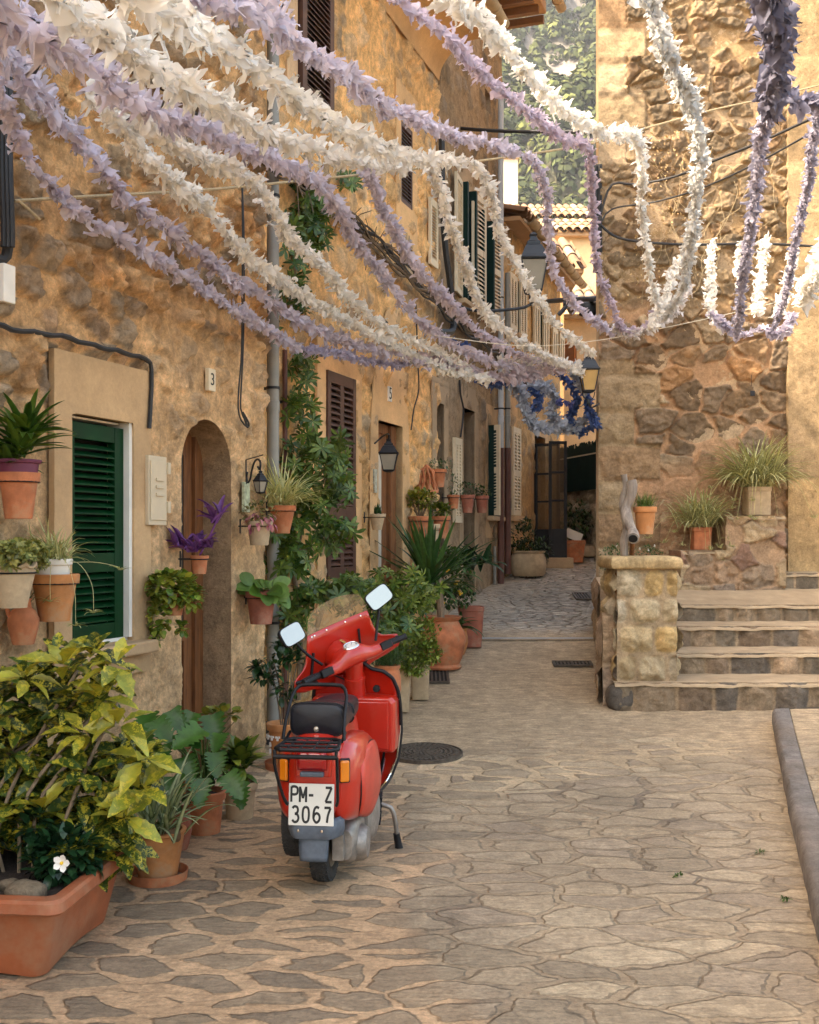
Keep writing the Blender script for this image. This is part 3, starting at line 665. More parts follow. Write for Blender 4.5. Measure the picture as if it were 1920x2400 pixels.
solidbox(L2, u4a, u4b-.01, 0, ze4, -.5, -6, h4)
for r in r4: back(L2, r, -.24, -.2, h4)
for r in r4[:3]:
    for a, b in ((r[0], -1), (r[1], 1)):
        w_ = .42; rr_ = (a-w_, a, r[2], r[3]) if b < 0 else (a, a+w_, r[2], r[3])
        shutter(L2, rr_, .02, 26, st=.06, th=.035, bar=.08, cols=2).obj('shutter', MAT['cream'], h4)
    mb = MB(); L2.box(mb, r[0]-.1, r[1]+.15, r[2]-.07, r[2]-.01, 0, .1, (.5, .36, .22)); mb.obj('window_sill', MAT['smooth'], h4)
    mb = MB(); L2.box(mb, r[0]-.02, r[0]+.04, r[2], r[3], -.1, .01); L2.box(mb, r[1]-.04, r[1]+.02, r[2], r[3], -.1, .01); mb.obj('window_frame', MAT['dkgreen'], h4)
rr_ = L2.rect(1194, 1003, 1208, 1212, 1003, 1208)
surround(L2, (rr_[0]-.2, rr_[1]+.25, rr_[2]-.5, rr_[3]+.9), None, .012, h4, 3, (.6, .38, .19))
shutter(L2, rr_, .03, 26, st=.06, th=.035, bar=.08, cols=2, rails=(.48,)).obj('shutter', MAT['cream'], h4)
mb = MB(); L2.box(mb, rr_[0]-.1, rr_[1]+.1, rr_[2]-.08, rr_[2]-.01, .012, .1, (.55, .36, .2)); mb.obj('window_sill', MAT['smooth'], h4)
r = r4[3]; surround(L2, (r[0]-.2, r[1]+.35, r[2]-.0, r[3]+.3), r, .01, h4, 4, (.58, .38, .2))
# glass double door, right leaf swung out
def gdoor(q, w, z0, z1, parent, nm):
    mb = MB(); st = .042
    q.box(mb, 0, st, z0, z1, 0, .05); q.box(mb, w-st, w, z0, z1, 0, .05); q.box(mb, st, w-st, z1-st, z1, 0, .048); q.box(mb, st, w-st, z0, z0+.5, .005, .045)
    h = (z1-z0-.5-st)/3
    for k in (1, 2): q.box(mb, st, w-st, z0+.5+h*k-.015, z0+.5+h*k+.015, .01, .04)
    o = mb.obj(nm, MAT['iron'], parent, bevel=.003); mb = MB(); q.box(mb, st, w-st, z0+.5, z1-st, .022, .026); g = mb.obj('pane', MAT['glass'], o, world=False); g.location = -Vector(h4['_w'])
    return o
a = P(1249, 1023, 16.9); b = P(1283, 1018, 16.2); c = P(1325, 1022, 16.9)
hz = r[3]
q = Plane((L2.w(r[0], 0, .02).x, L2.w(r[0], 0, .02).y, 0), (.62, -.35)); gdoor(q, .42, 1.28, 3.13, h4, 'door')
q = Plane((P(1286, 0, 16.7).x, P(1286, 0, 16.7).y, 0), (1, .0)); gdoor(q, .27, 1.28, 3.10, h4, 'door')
mb = MB(); mb.box(P(1308, 1316, 16.75)+Vector((-.1, .0, -.02)), (.62, .35, .16), col=(.5, .36, .22)); mb.obj('doorstep', MAT['smooth'], h4, bevel=.01)
mb = MB(); L2.box(mb, u4a, u4b+.1, ze4, ze4+.06, .25, -6, (.4, .25, .13)); rf = mb.obj('roof', MAT['smooth'], h4)
mb = MB(); tile_row(mb, L2.w(u4a, ze4+.1, .3), L2.w(u4b, ze4+.1, .3), -L2.n+Vector((0, 0, .3)), seed=4); o = mb.obj('roof_tiles', MAT['tile'], rf, world=False, smooth=True); o.location = -Vector(h4['_w'])
gutter(L2, u4a, u4b+.2, ze4+.02, .38).obj('gutter', MAT['gutter'], h4, smooth=True)
# ================================================================== TOWER HOUSE (right)
def shear_box(x0, x1, y0, y1, z0, z1, k=.6, col=(.5, .36, .22)):
    s_ = k*(y1-y0); return MB().hexa([(x0,y0,z0),(x1,y0,z0),(x1+s_,y1,z0),(x0+s_,y1,z0),(x0,y0,z1),(x1,y0,z1),(x1+s_,y1,z1),(x0+s_,y1,z1)], col)
tw = thing('stone_house', 'tall sunlit house of rough brown stones rising behind the steps on the right', 'house', (3.2, DT, 0))
tx0, tx1 = (1402-960)/F*DT, (1842-960)/F*DT
def fnt(U, Z):
    H1, C1, m1 = rubble(U, Z, .25, .17, 61, (.37, .25, .13), [(.24, .175, .105), (.28, .205, .13), (.23, .15, .085), (.18, .135, .085), (.32, .235, .14)], miss=.06, t=(.09, .17), bulge=.045, rough=.022, warp=.22, facet=.035)
    H2, C2, m2 = rubble(U, Z, .37, .26, 67, (.46, .28, .155), [(.19, .13, .078), (.26, .17, .095), (.32, .20, .105), (.38, .285, .18), (.24, .175, .115), (.44, .25, .12)], miss=.06, t=(.03, .10), bulge=.05, rough=.02, warp=.28, facet=.05)
    k = sst(4.2, 4.55, Z+.3*(fbm(U*2, Z*2, 4, 3)-.5))
    H = H2*(1-k)+H1*k; C_ = lerp(C2, C1, k)
    # plain render patch low down
    p = sst(.45, .66, fbm(U*1.1+3, Z*1.1+1, 70, 3)-.12*(U-2.7)-.25*np.abs(Z-2.1)+.15)*sst(2.9, 2.4, Z)
    Mo = np.array((.46, .27, .15))*(.8+.4*fbm(U*5, Z*5, 71, 5))[..., None]; C_ = lerp(C_, Mo, p*.85); H = H*(1-.75*p)
    # corner stones
    Hq, Cq, mq = blocks(U, Z, [.42, .36, .45, .40, .34, .44, .38, .42, .36, .45, .4, .38, .41, .36, .4, .44, .4, .4, .4, .4, .4, .4, .4, .4, .4, .4], 1.3, 5, [(.36, .265, .155), (.33, .24, .14), (.38, .285, .18), (.31, .20, .11)], (.36, .26, .15), .03, .02, z0=.3)
    ri = np.floor((Z-.3)/.405).astype(int); w = tx0+np.where(ri % 2 == 0, .36, .62)*np.where(Z > 4.6, .9, 1.15)
    q = ((Z > 5.9) | (Z < 3.7)) & (U < w+.02*(fbm(U*9, Z*9, 3, 2)-.5)); hg = np.abs(U-w) < .012
    up = sst(5.8, 6.2, Z); Cq = Cq*(.8+.4*h2(ri, ri*0, 8))[..., None]
    H = np.where(q, Hq*(1-.6*up)+.015, H); C_ = np.where(q[..., None], Cq, C_); H = np.where(hg & q, H-.012, H)
    H += (fbm(U*40, Z*40, 88, 3)-.5)*.006
    dirt = sst(1.9, .8, Z+.5*fbm(U*3, Z*3, 12, 3)); C_ = C_*(1-.3*dirt)[..., None]
    return H, C_
wall(TW, tx0, tx1, .3, 8.8, .014, fnt, tw, MAT['block'], endcap=.0)
shear_box(tx0+.005, tx1, DT+.0, DT+.21, .3, 8.79).obj('wall_edge', MAT['block'], tw)
shear_box(tx0+.01, tx1, DT+.2, DT+2, .2, 8.8).obj('side_wall', MAT['smooth'], tw)
shear_box(tx0-.0, tx1+.2, DT-.1, DT+2, 8.8, 8.95, col=(.45, .28, .15)).obj('roof', MAT['smooth'], tw)
rh = thing('stone_house', 'smooth ashlar and render house at the right edge crossed by thin diagonal sunlight', 'house', (5.5, DT, 0))
RH = Plane((0, DT-.08, 0), (1, 0))
def fnr(U, Z):
    H, C_, m = blocks(U, Z, [.9, .55, .60, .62, .6, .58, .62, .6, .6, .6, .6, .6, .6, .6, .6, .6], 1.1, 9, [(.40, .28, .155), (.37, .26, .14), (.42, .30, .18)], (.34, .24, .13), .001, .003, gap=.004, z0=.9)
    low = sst(2.35, 2.30, Z); n = fbm(U*2, Z*2, 14, 5); Mo = np.array((.52, .35, .17))*(.7+.6*n)[..., None]
    C_ = lerp(C_, Mo, low); H = H*(1-low)+low*(fbm(U*5, Z*5, 16, 5)-.5)*.02
    g = fbm(U*30, Z*30, 18, 4, .7); H += (g-.5)*.004-np.where(g < .30, .006, 0); C_ = C_*(.9+.2*g)[..., None]
    dk = sst(1.5, 1.0, Z+.5*fbm(U*4, Z*4, 12, 3)); C_ = C_*(1-.35*dk)[..., None]; return H, C_
wall(RH, tx1, tx1+2.6, .9, 10.2, .02, fnr, rh, MAT['block'], endcap=.4)
shear_box(tx1+.01, tx1+2.6, DT+.25, DT+4.5, .2, 10.2).obj('side_wall', MAT['smooth'], rh)
mb = MB(); RH.box(mb, tx1, tx1+2.9, 10.41, 10.6, .4, -6, (.45, .28, .15)); mb.obj('roof', MAT['smooth'], rh)
# ================================================================== STEPS
st = thing('stone_steps', 'four worn stone steps with sandy treads leading up to the landing', 'steps', (3.6, 10, .2))
SR = [(9.40, .20, .424), (9.9, .424, .622), (10.4, .622, .822), (10.9, .822, .992)]
BC = [(.20, .155, .105), (.24, .185, .12), (.175, .14, .10), (.27, .20, .13), (.31, .22, .14), (.21, .15, .10), (.15, .125, .10)]
def tread(mb, x0, x1, d0, d1, z0, z1, seed):
    nx, ny = 90, 14; U, V = np.meshgrid(np.linspace(x0, x1, nx), np.linspace(d0, d1, ny), indexing='ij')
    Z = z0+(z1-z0)*(V-d0)/(d1-d0)+(fbm(U*5, V*5, seed, 4)-.5)*.018; Z[:, 0] -= .03*fbm(U[:, 0]*6, U[:, 0]*0, seed, 4); V = V.copy(); V[:, 0] -= .01*fbm(U[:, 0]*9, U[:, 0]*0, seed+2, 3)
    n_ = fbm(U[:, :1]*7, U[:, :1]*0, seed+5, 4); U = np.hstack([U[:, :1], U[:, :1], U]); Z = np.hstack([Z[:, :1]-.018-.008*n_, Z[:, :1]-.006, Z]); V = np.hstack([V[:, :1]-.014-.012*n_, V[:, :1]-.010-.012*n_, V])
    mb.grid(np.stack([U, V, Z], -1), (np.array((.40, .30, .19))*(.6+.8*fbm(U*5, V*7, seed+1, 5, .65))[..., None]).reshape(-1, 3))
for i, (d, z0, z1) in enumerate(SR):
    pl = Plane((0, d, 0), (1, 0)); x0 = [1.75, 2.1, 2.1, 2.1][i] if i else (1440-960)/F*9.4
    mb0 = lambda U, Z: blocks(U, Z, [z1-z0+.12], .27, 40+i*7, BC, (.33, .24, .15), .03, .022, gap=.012, z0=z0-.1)
    o = wall(pl, x0, 5.0, z0-.1, z1, .0125, mb0, st, MAT['block'], name='step', endcap=0)
    mb = MB(); tread(mb, x0, 5.0, d-.012, (SR[i+1][0]+.02) if i < 3 else 12.85, z1, z1+.012 if i < 3 else 1.115, 30+i); t = mb.obj('tread' if i < 3 else 'landing', MAT['smooth'], o if i < 3 else st, smooth=True, world=i == 3)
    if i < 3: t.location = -Vector(st['_w'])
# far step at the right
pl = Plane((0, 12.35, 0), (1, 0)); xr = (1840-960)/F*12.35
o = wall(pl, xr, 5.2, 1.0, 1.255, .0125, lambda U, Z: blocks(U, Z, [.3], .3, 77, BC[:4], (.4, .28, .17), .02, .012, z0=1.0), st, MAT['block'], name='step', endcap=.05)
mb = MB(); tread(mb, xr, 5.2, 12.34, 12.85, 1.255, 1.26, 50); t = mb.obj('tread', MAT['smooth'], o, world=False, smooth=True); t.location = -Vector(st['_w'])
# ================================================================== STONE BOX HELPER
def stonebox(parent, x0, x1, d0, d1, z0, z1, rows, wm, seed, cols, mortar, bulge=.03, rough=.02, res=.0125, k=0, name='stonework', mat='block', top=None):
    """four block faces and a top; k = sideways drift per metre of depth on the left/right faces"""
    sh = k*(d1-d0)
    fr = Plane((0, d0, 0), (1, 0)); f = lambda U, Z: blocks(U, Z, rows, wm, seed, cols, mortar, bulge, rough, z0=z0)
    wall(fr, x0, x1, z0, z1, res, f, parent, MAT[mat], name=name, endcap=0)
    L = math.hypot(sh, d1-d0)
    lt = Plane((x0+sh, d1, 0), (-sh, -(d1-d0))); wall(lt, 0, L, z0, z1, res*1.3, lambda U, Z: blocks(U, Z, rows, wm, seed+1, cols, mortar, bulge, rough, z0=z0), parent, MAT[mat], name=name, endcap=0)
    rt = Plane((x1, d0, 0), (sh, d1-d0)); wall(rt, 0, L, z0, z1, res*1.3, lambda U, Z: blocks(U, Z, rows, wm, seed+2, cols, mortar, bulge, rough, z0=z0), parent, MAT[mat], name=name, endcap=0)
    mb = MB(); nx = max(3, int((x1-x0)/.04)); ny = max(3, int((d1-d0)/.04)); U, V = np.meshgrid(np.linspace(0, 1, nx), np.linspace(0, 1, ny), indexing='ij')
    X = x0+(x1-x0)*U+sh*V; Y = d0+(d1-d0)*V; Z = z1+(fbm(X*7, Y*7, seed+9, 4)-.5)*.025
    mb.grid(np.stack([X, Y, Z], -1), (np.array(top or mortar)*(.75+.5*fbm(X*5, Y*5, seed+3, 5))[..., None]).reshape(-1, 3)); mb.obj('top_surface', MAT['smooth'], parent, smooth=True)
px0, px1 = (1446-960)/F*9.45, (1586-960)/F*9.45
pil = thing('stone_pillar', 'square pillar of pale split-face stone blocks with a flat capstone at the foot of the steps', 'pillar', ((px0+px1)/2, 9.7, .42))
PC = [(.50, .40, .25), (.55, .45, .30), (.46, .35, .2), (.52, .36, .16), (.48, .40, .28)]
stonebox(pil, px0, px1, 9.45, 9.98, .42, 1.385, [.235, .25, .235, .25], .27, 91, PC, (.42, .31, .19), .045, .04)
cx0, cx1 = (1432-960)/F*9.4, (1600-960)/F*9.4
mb = MB(); nx, ny = 60, 60; th = np.linspace(0, 1, 240, endpoint=False)
def sqring(x0, x1, y0, y1, n=60):
    p = [(x0+(x1-x0)*i/n, y0) for i in range(n)]+[(x1, y0+(y1-y0)*i/n) for i in range(n)]+[(x1-(x1-x0)*i/n, y1) for i in range(n)]+[(x0, y1-(y1-y0)*i/n) for i in range(n)]; return np.array(p)
base = sqring(cx0, cx1, 9.38, 10.05); cen = base.mean(0); rings = []
for k, (z, s_) in enumerate([(1.385, .88), (1.385, .95), (1.40, .985), (1.43, 1.0), (1.455, 1.0), (1.478, .975), (1.486, .93), (1.488, .6), (1.488, .2)]):
    a = fbm(base[:, 0]*9+k*.3, base[:, 1]*9+k*.4, 61, 4)-.5; b = fbm(base[:, 0]*12, base[:, 1]*12+k, 65, 3)-.5
    p = cen+(base-cen)*(s_+a*.10)[:, None]; rings.append([(x, y, z+.02*q) for (x, y), q in zip(p, b)])
cc = np.array([[(np.array((.52, .38, .2))*(.7+.6*fbm(np.array(x*8), np.array(y*8), 3, 4)))*(0.8 if abs(x-cen[0]+.03) < .006 else 1) for x, y, z in r] for r in rings]).reshape(-1, 3)
cc = np.vstack([cc, cc[:1], cc[:1]]); mb.loft(rings, col=cc); mb.obj('capstone', MAT['block'], pil, smooth=True, sharp=0)
# side wall of the steps
lw = thing('low_wall', 'rough reddish side wall stepping down beside the stairs, along the alley', 'wall', (1.9, 10.5, .3))
k_ = .148
stonebox(lw, 1.66, 1.98, 9.55, 10.4, .15, .98, [.4, .4], .35, 95, [(.40, .25, .16), (.44, .30, .18), (.36, .26, .18)], (.42, .3, .19), .03, .02, k=k_)
stonebox(lw, 1.66+k_*.86, 2.14, 10.41, 12.78, .2, 1.2, [.3, .35, .35], .35, 97, [(.42, .29, .17), (.34, .24, .16), (.48, .36, .22)], (.42, .3, .19), .03, .02, k=k_)
# corner stone dark at foot
mb = MB(); 
def boulder(mb, c, r, seed, col=(.3, .24, .17), n=18):
    th, ph = np.meshgrid(np.linspace(0, 2*np.pi, n, endpoint=False), np.linspace(-np.pi/2, np.pi/2, n//2+1), indexing='ij')
    x = np.cos(ph)*np.cos(th); y = np.cos(ph)*np.sin(th); z = np.sin(ph)
    def se(a): return np.sign(a)*np.abs(a)**.7
    x, y, z = se(x), se(y), se(z); nn = 1+.35*(fbm(x*1.7+seed*3.1+z, y*1.7+z*1.3, seed, 4)-.5)
    A = np.stack([c[0]+x*r[0]*nn, c[1]+y*r[1]*nn, c[2]+z*r[2]*nn], -1)
    mb.grid(A, (np.array(col)*(.7+.6*fbm(x*4+z, y*4, seed+4, 4))[..., None]).reshape(-1, 3), closeu=True); return mb
boulder(mb, (1.80, 9.47, .29), (.115, .10, .125), 4, (.10, .09, .08)); o = mb.obj('corner_stone', MAT['block'], st, smooth=True, sharp=0)
# ledges with plants
lg = thing('stone_ledge', 'stepped rubble plant ledge built against the brown stone house, holding two spider plants', 'ledge', (3.6, 12.4, 1.0))
def X(x, d): return (x-960)/F*d
LC = [(.36, .24, .15), (.30, .22, .15), (.42, .29, .17), (.33, .2, .14), (.27, .21, .16)]
fr = Plane((0, 12.22, 0), (1, 0))
def fl(U, Z): return rubble(U, Z, .3, .22, 101, (.42, .28, .17), LC+[(.48, .36, .22)], miss=.05, t=(.02, .09), bulge=.03, rough=.015, facet=.05)[:2]
def zz(y, d): return EYE+(YH-y)/F*d
a0, a1, a2 = X(1595, 12.2), X(1702, 12.2), X(1841, 12.2); zl, zh = zz(1290, 12.2), zz(1209, 12.2)
wall(fr, a0, a1, .95, zl, .015, fl, lg, MAT['block'], name='lower_ledge', endcap=.55); wall(fr, a1, a2, .95, zh, .015, fl, lg, MAT['block'], name='upper_ledge', endcap=.55)
for q_ in ((a0, a1, zl, 71), (a1, a2, zh, 72)): mb = MB(); tread(mb, q_[0], q_[1], 12.21, 12.85, q_[2], q_[2], q_[3]); mb.obj('top_surface', MAT['smooth'], lg, smooth=True)
# ================================================================== GROUND
xs = np.concatenate([np.arange(-14, -4, .5), np.arange(-4, 6, .06), np.arange(6, 16, .5)]); ys = np.concatenate([np.arange(-12, 2, 1.), np.arange(2, 10, .05), np.arange(10, 24, .1), np.arange(24, 60, 2)])
Xg, Yg = np.meshgrid(xs, ys, indexing='ij'); Zg = gz(Yg)+(fbm(Xg*.9, Yg*.9, 3, 3)-.5)*.03+(fbm(Xg*3, Yg*3, 6, 3)-.5)*.01
# zone colour: r = orange mortar, g = pale mortar, b = slate cobbles
bx = .55-.62*(Yg-4.4)*.28; wig = (fbm(Xg*1.6, Yg*1.2, 9, 3)-.5)*.9
zo = sst(.10, -.02, Xg-(-.05+.10*(6.5-Yg)+wig))*sst(8.3, 7.3, Yg+wig); 
band = sst(.5, .3, np.abs(Yg-(7.35+.42*(Xg))-wig*.6))*sst(-.8, 0, Xg)+sst(6.6, 7.2, Yg+wig)*sst(.8, .2, Xg)*sst(9, 8, Yg)*.8
zs = sst(11.8, 12.8, Yg+wig*1.0)*(.45+.55*sst(.9, .3, np.abs(Xg-(1.45+.2*(Yg-12)))+wig*.3))
sm = sst(7.7, 8.3, Yg+wig*.6-.35*sst(1.2, 2.5, Xg)*0)*(1-zs)
sg = MB(); sg.grid(np.stack([Xg, Yg, Zg], -1), np.stack([zo, np.clip(band, 0, 1), zs], -1).reshape(-1, 3)); 
s = NT('street_paving'); geo = s.co(); sep = s.n('ShaderNodeSeparateColor'); s.l(attr(s), sep.inputs[0]); zr, zg_, zb_ = sep.outputs
sxyz = s.n('ShaderNodeSeparateXYZ'); s.l(geo, sxyz.inputs[0])
smooth_m = s.math('MULTIPLY', s.ramp(s.math('ADD', s.math('MULTIPLY', sxyz.outputs[1], .05), s.math('MULTIPLY', s.noise(.9, 3), .10)), [(.44, 0), (.475, 1)]), 1)
wn = s.n('ShaderNodeTexNoise'); wn.inputs['Scale'].default_value = 2.6; wn.inputs['Detail'].default_value = 5; s.l(geo, wn.inputs['Vector'])
sub = s.n('ShaderNodeVectorMath', operation='SUBTRACT'); s.l(wn.outputs['Color'], sub.inputs[0]); sub.inputs[1].default_value = (.5, .5, .5)
scl = s.n('ShaderNodeVectorMath', operation='MULTIPLY'); s.l(sub.outputs[0], scl.inputs[0]); scl.inputs[1].default_value = (.36, .24, 0)
add = s.n('ShaderNodeVectorMath', operation='ADD'); s.l(geo, add.inputs[0]); s.l(scl.outputs[0], add.inputs[1])
mp = s.n('ShaderNodeMapping'); mp.inputs['Scale'].default_value = (3.0, 5.4, 0); mp.inputs['Rotation'].default_value = (0, 0, R(-8)); s.l(add.outputs[0], mp.inputs[0])
szm = s.ramp(s.noise(.55, 2), [(.47, 1.0), (.49, 1.55)], 'LINEAR'); vms = s.n('ShaderNodeVectorMath', operation='SCALE'); s.l(mp.outputs[0], vms.inputs[0]); s.l(s.ramp(s.noise(.7, 2), [(0, 1.0), (1, 1.0)]), vms.inputs['Scale']); mpv = vms.outputs[0]
ve = s.n('ShaderNodeTexVoronoi', voronoi_dimensions='2D', feature='DISTANCE_TO_EDGE'); vc = s.n('ShaderNodeTexVoronoi', voronoi_dimensions='2D', feature='F1')
for v in (ve, vc): s.l(mpv, v.inputs['Vector']); v.inputs['Scale'].default_value = 1; v.inputs['Randomness'].default_value = .92
edge = s.math('ADD', ve.outputs[0], s.math('ADD', s.math('MULTIPLY', s.math('SUBTRACT', s.noise(26, 6, .75), .5), .11), s.math('MULTIPLY', s.math('SUBTRACT', s.noise(3.1, 4, .6), .47), .24)))
vsep = s.n('ShaderNodeSeparateColor'); s.l(vc.outputs['Color'], vsep.inputs[0])
tw_ = s.math('ADD', .035, s.math('MULTIPLY', s.math('MAXIMUM', zr, zg_), .10)); tw_ = s.math('ADD', tw_, s.math('MULTIPLY', vsep.outputs[1], .05)); tw_ = s.math('MULTIPLY', tw_, s.ramp(s.noise(1.4, 4, .6), [(.38, .35), (.62, 1.5)]))
m = s.math('SMOOTHSTEP' if False else 'SUBTRACT', edge, tw_); m = s.ramp(s.math('MULTIPLY', m, 14), [(0, 0), (.6, 1)])
fine = s.noise(55, 8, .75); mid = s.noise(9, 6, .7); big = s.noise(1.2, 4)
mpS = s.n('ShaderNodeMapping'); mpS.inputs['Scale'].default_value = (5, 22, 5); s.l(geo, mpS.inputs[0]); streak = s.noise(1.6, 6, .7, mpS.outputs[0], .4)
stn = s.ramp(vsep.outputs[0], [(0, (.25, .195, .13)), (.35, (.37, .285, .185)), (.7, (.29, .225, .155)), (1, (.42, .33, .215))])
stn_o = s.ramp(vsep.outputs[0], [(0, (.25, .185, .12)), (.5, (.33, .24, .15)), (1, (.22, .165, .11))]); stn = s.mix(zr, stn, stn_o)
mor = s.mix(zr, s.ramp(s.noise(1.1, 5, .7), [(.4, (.19, .145, .10)), (.6, (.36, .27, .17))]), (.50, .33, .19)); mor = s.mix(zg_, mor, (.54, .405, .25))
vis = s.ramp(s.math('ADD', s.noise(.8, 3), s.math('MULTIPLY', zr, .3)), [(.42, .25), (.58, 1)]); mor = s.mix(vis, (.36, .27, .17), mor); c = s.mix(m, mor, stn)
smc = s.mix(s.ramp(streak, [(.35, 0), (.65, 1)]), (.30, .225, .145), (.45, .335, .205)); c = s.mix(s.math('MULTIPLY', smooth_m, .8), c, smc)
# slate cobbles in the alley
mp2 = s.n('ShaderNodeMapping'); mp2.inputs['Scale'].default_value = (5.5, 15, 0); s.l(add.outputs[0], mp2.inputs[0])
v2 = s.n('ShaderNodeTexVoronoi', voronoi_dimensions='2D', feature='DISTANCE_TO_EDGE'); s.l(mp2.outputs[0], v2.inputs['Vector']); v2.inputs['Scale'].default_value = 1
v3 = s.n('ShaderNodeTexVoronoi', voronoi_dimensions='2D', feature='F1'); s.l(mp2.outputs[0], v3.inputs['Vector']); v3.inputs['Scale'].default_value = 1
e2 = s.ramp(v2.outputs[0], [(.02, 0), (.16, 1)]); v3s = s.n('ShaderNodeSeparateColor'); s.l(v3.outputs['Color'], v3s.inputs[0])
sl = s.mix(e2, (.24, .20, .155), s.ramp(v3s.outputs[0], [(0, (.32, .29, .25)), (.6, (.42, .38, .32)), (1, (.54, .47, .38))])); c = s.mix(zb_, c, sl)
c = s.mix(1, c, s.ramp(fine, [(.25, .60), (.75, 1.58)]), 'MULTIPLY'); c = s.mix(1, c, s.ramp(mid, [(.25, .7), (.75, 1.3)]), 'MULTIPLY'); c = s.mix(1, c, s.ramp(streak, [(.3, .8), (.7, 1.2)]), 'MULTIPLY'); c = s.mix(1, c, s.ramp(big, [(.3, .82), (.7, 1.15)]), 'MULTIPLY')
h = s.math('ADD', s.math('MULTIPLY', m, s.math('SUBTRACT', 1, smooth_m)), s.math('MULTIPLY', mid, .5)); h = s.math('ADD', h, s.math('MULTIPLY', fine, .35)); h = s.math('ADD', h, s.math('MULTIPLY', streak, .9))
h = s.math('ADD', s.math('MULTIPLY', h, s.math('SUBTRACT', 1, zb_)), s.math('MULTIPLY', s.math('MULTIPLY', e2, 1.6), zb_))
rg = s.math('SUBTRACT', .68, s.math('MULTIPLY', zb_, .42)); s.set(Base_Color=c, Roughness=rg, Normal=s.bump(h, .022)); s.b.inputs['Specular IOR Level'].default_value = .35
MAT['street'] = s.m
tag(sg.obj('street', MAT['street'], None, smooth=True, sharp=0), kind='structure')
# kerb and raised pavement, bottom right
kp = [(1.30, 2.6), (1.66, 4.5), (2.20, 6.4), (2.94, 9.0)]
pv = MB(); G = []; G2 = []
def kx(y): return np.interp(y, [p[1] for p in kp], [p[0] for p in kp])
yy = np.linspace(1.5, 9.0, 120)
for y in yy:
    x = kx(y) if y > 2.6 else 1.30-.19*(2.6-y); g = float(gz(y)); h = .11; j = .004*float(fbm(np.array(y*6.), np.array(1.), 5, 4)-.5)*2
    jt = -.006 if abs((y % 1.05)-.5) < .035 else 0
    G.append([(x+j, y, g-.05), (x+j+.004, y, g+h-.025+jt), (x+.025, y, g+h+jt), (x+.08, y, g+h+.003+jt), (x+.14, y, g+h+.003+jt), (x+.145, y, g+h-.02)]); 
G = np.array(G); pv.grid(G[:, ::-1], (np.array((.20, .18, .165))*(.7+.6*fbm(G[..., 0]*9, G[..., 1]*9, 3, 5))[..., None]).reshape(-1, 3))
e = G[-1]; 
KB = tag(pv.obj('kerb', MAT['block'], None, smooth=True, sharp=50), kind='structure')
pm = MB(); xs_ = np.linspace(0, 1, 60); A = np.array([[((kx(y) if y > 2.6 else 1.3-.19*(2.6-y))+.146+q*4.5, y, float(gz(y))+.108+.10*q) for q in xs_] for y in yy])
A[..., 2] += (fbm(A[..., 0]*2, A[..., 1]*2, 5, 4)-.5)*.02*np.minimum(1, xs_*20)
pm.grid(np.ascontiguousarray(A[:, ::-1]), np.tile((.0, .15, 0.), (A.size//3, 1)))
back = np.array([[(x, 9.0, z) for x, z in ((a[0], a[2]), (a[0], a[2]-.25))] for a in A[-1]]); pm.grid(back, np.tile((.0, .3, 0.), (back.size//3, 1)))
tag(pm.obj('pavement', MAT['street'], None, smooth=True, sharp=50), kind='structure')
kb = MB(); e = G[-1]; kb.add([tuple(p) for p in e]+[(e[-1][0], 9.0, e[0][2])], [[tuple(range(len(e)+1))[::-1]]], (.2, .18, .16)); o = kb.obj('kerb_end', MAT['block'], KB)
# drains and covers
def cover(name, lab, cat, c, sx, sy, rot=0, round_=False):
    t = thing(name, lab, cat, c, rz=rot); mb = MB(); slope = (float(gz(c[1]+.2))-float(gz(c[1]-.2)))/.4
    if round_:
        mb.lathe([(0, .006), (sx*.93, .006), (sx*.93, .002), (sx*.96, .002), (sx*.96, .01), (sx, .01), (sx, -.02)], n=48)
        for k in range(7):
            for a in range(6+5*k):
                th = 2*math.pi*a/(6+5*k); r = sx*.12*(k+.6)
                if r < sx*.9: mb.box((r*math.cos(th), r*math.sin(th), .010), (.035, .02, .008), Matrix.Rotation(th+.4*k, 3, 'Z'))
        o = mb.obj('lid', MAT['grate'], t, world=False)
    else:
        n = int(sy/.03)
        for q in (-1, 1): mb.box((q*sx/2, 0, .004), (.025, sy, .02)); mb.box((0, q*sy/2, .004), (sx+.02, .025, .018))
        mb.box((0, 0, .004), (.02, sy, .016)); m2 = int(sx/.035)
        for k in range(1, m2): mb.box((-sx/2+sx*k/m2, 0, .002), (.014, sy-.02, .014))
        o = mb.obj('grating', MAT['grate'], t, world=False); mb = MB(); mb.box((0, 0, -.004), (sx, sy, .006)); mb.obj('pit', MAT['dark'], t, world=False)
    t.rotation_euler = (math.atan(slope), 0, 0); t.location.z += .012; return t
cover('manhole_cover', 'round cast iron manhole cover in the paving behind the scooter', 'manhole cover', ground(998, 1768), .27, 0, round_=True)
cover('drain_grate', 'dark iron drain grate in front of the lowest step at the right', 'drain grate', ground(1905, 1656), .62, .26)
cover('drain_grate', 'small flat iron grate in the paving left of the side wall', 'drain grate', ground(1342, 1559), .36, .14)
cover('drain_grate', 'dark grate beside the row of tall beige pots', 'drain grate', ground(1012, 1585), .3, .5)
cover('drain_grate', 'bright far grate in the slate paving of the alley', 'drain grate', ground(1385, 1400), .4, .4)
chn = MB(); a, b = ground(1090, 1502), ground(1398, 1502); d = b-a; n_ = 30
chn.grid(np.array([[(a.x+d.x*i/n_, a.y+q, float(gz(a.y+q))+.03) for q in (-.025, -.01, .01, .025)] for i in range(n_+1)]).transpose(0, 1, 2)[:, ::1]); tag(chn.obj('drain_channel', M_plain('channel_steel', (.34, .36, .36), .5, .3), None), 'thin blue-grey metal drainage strip across the street', 'drain channel')
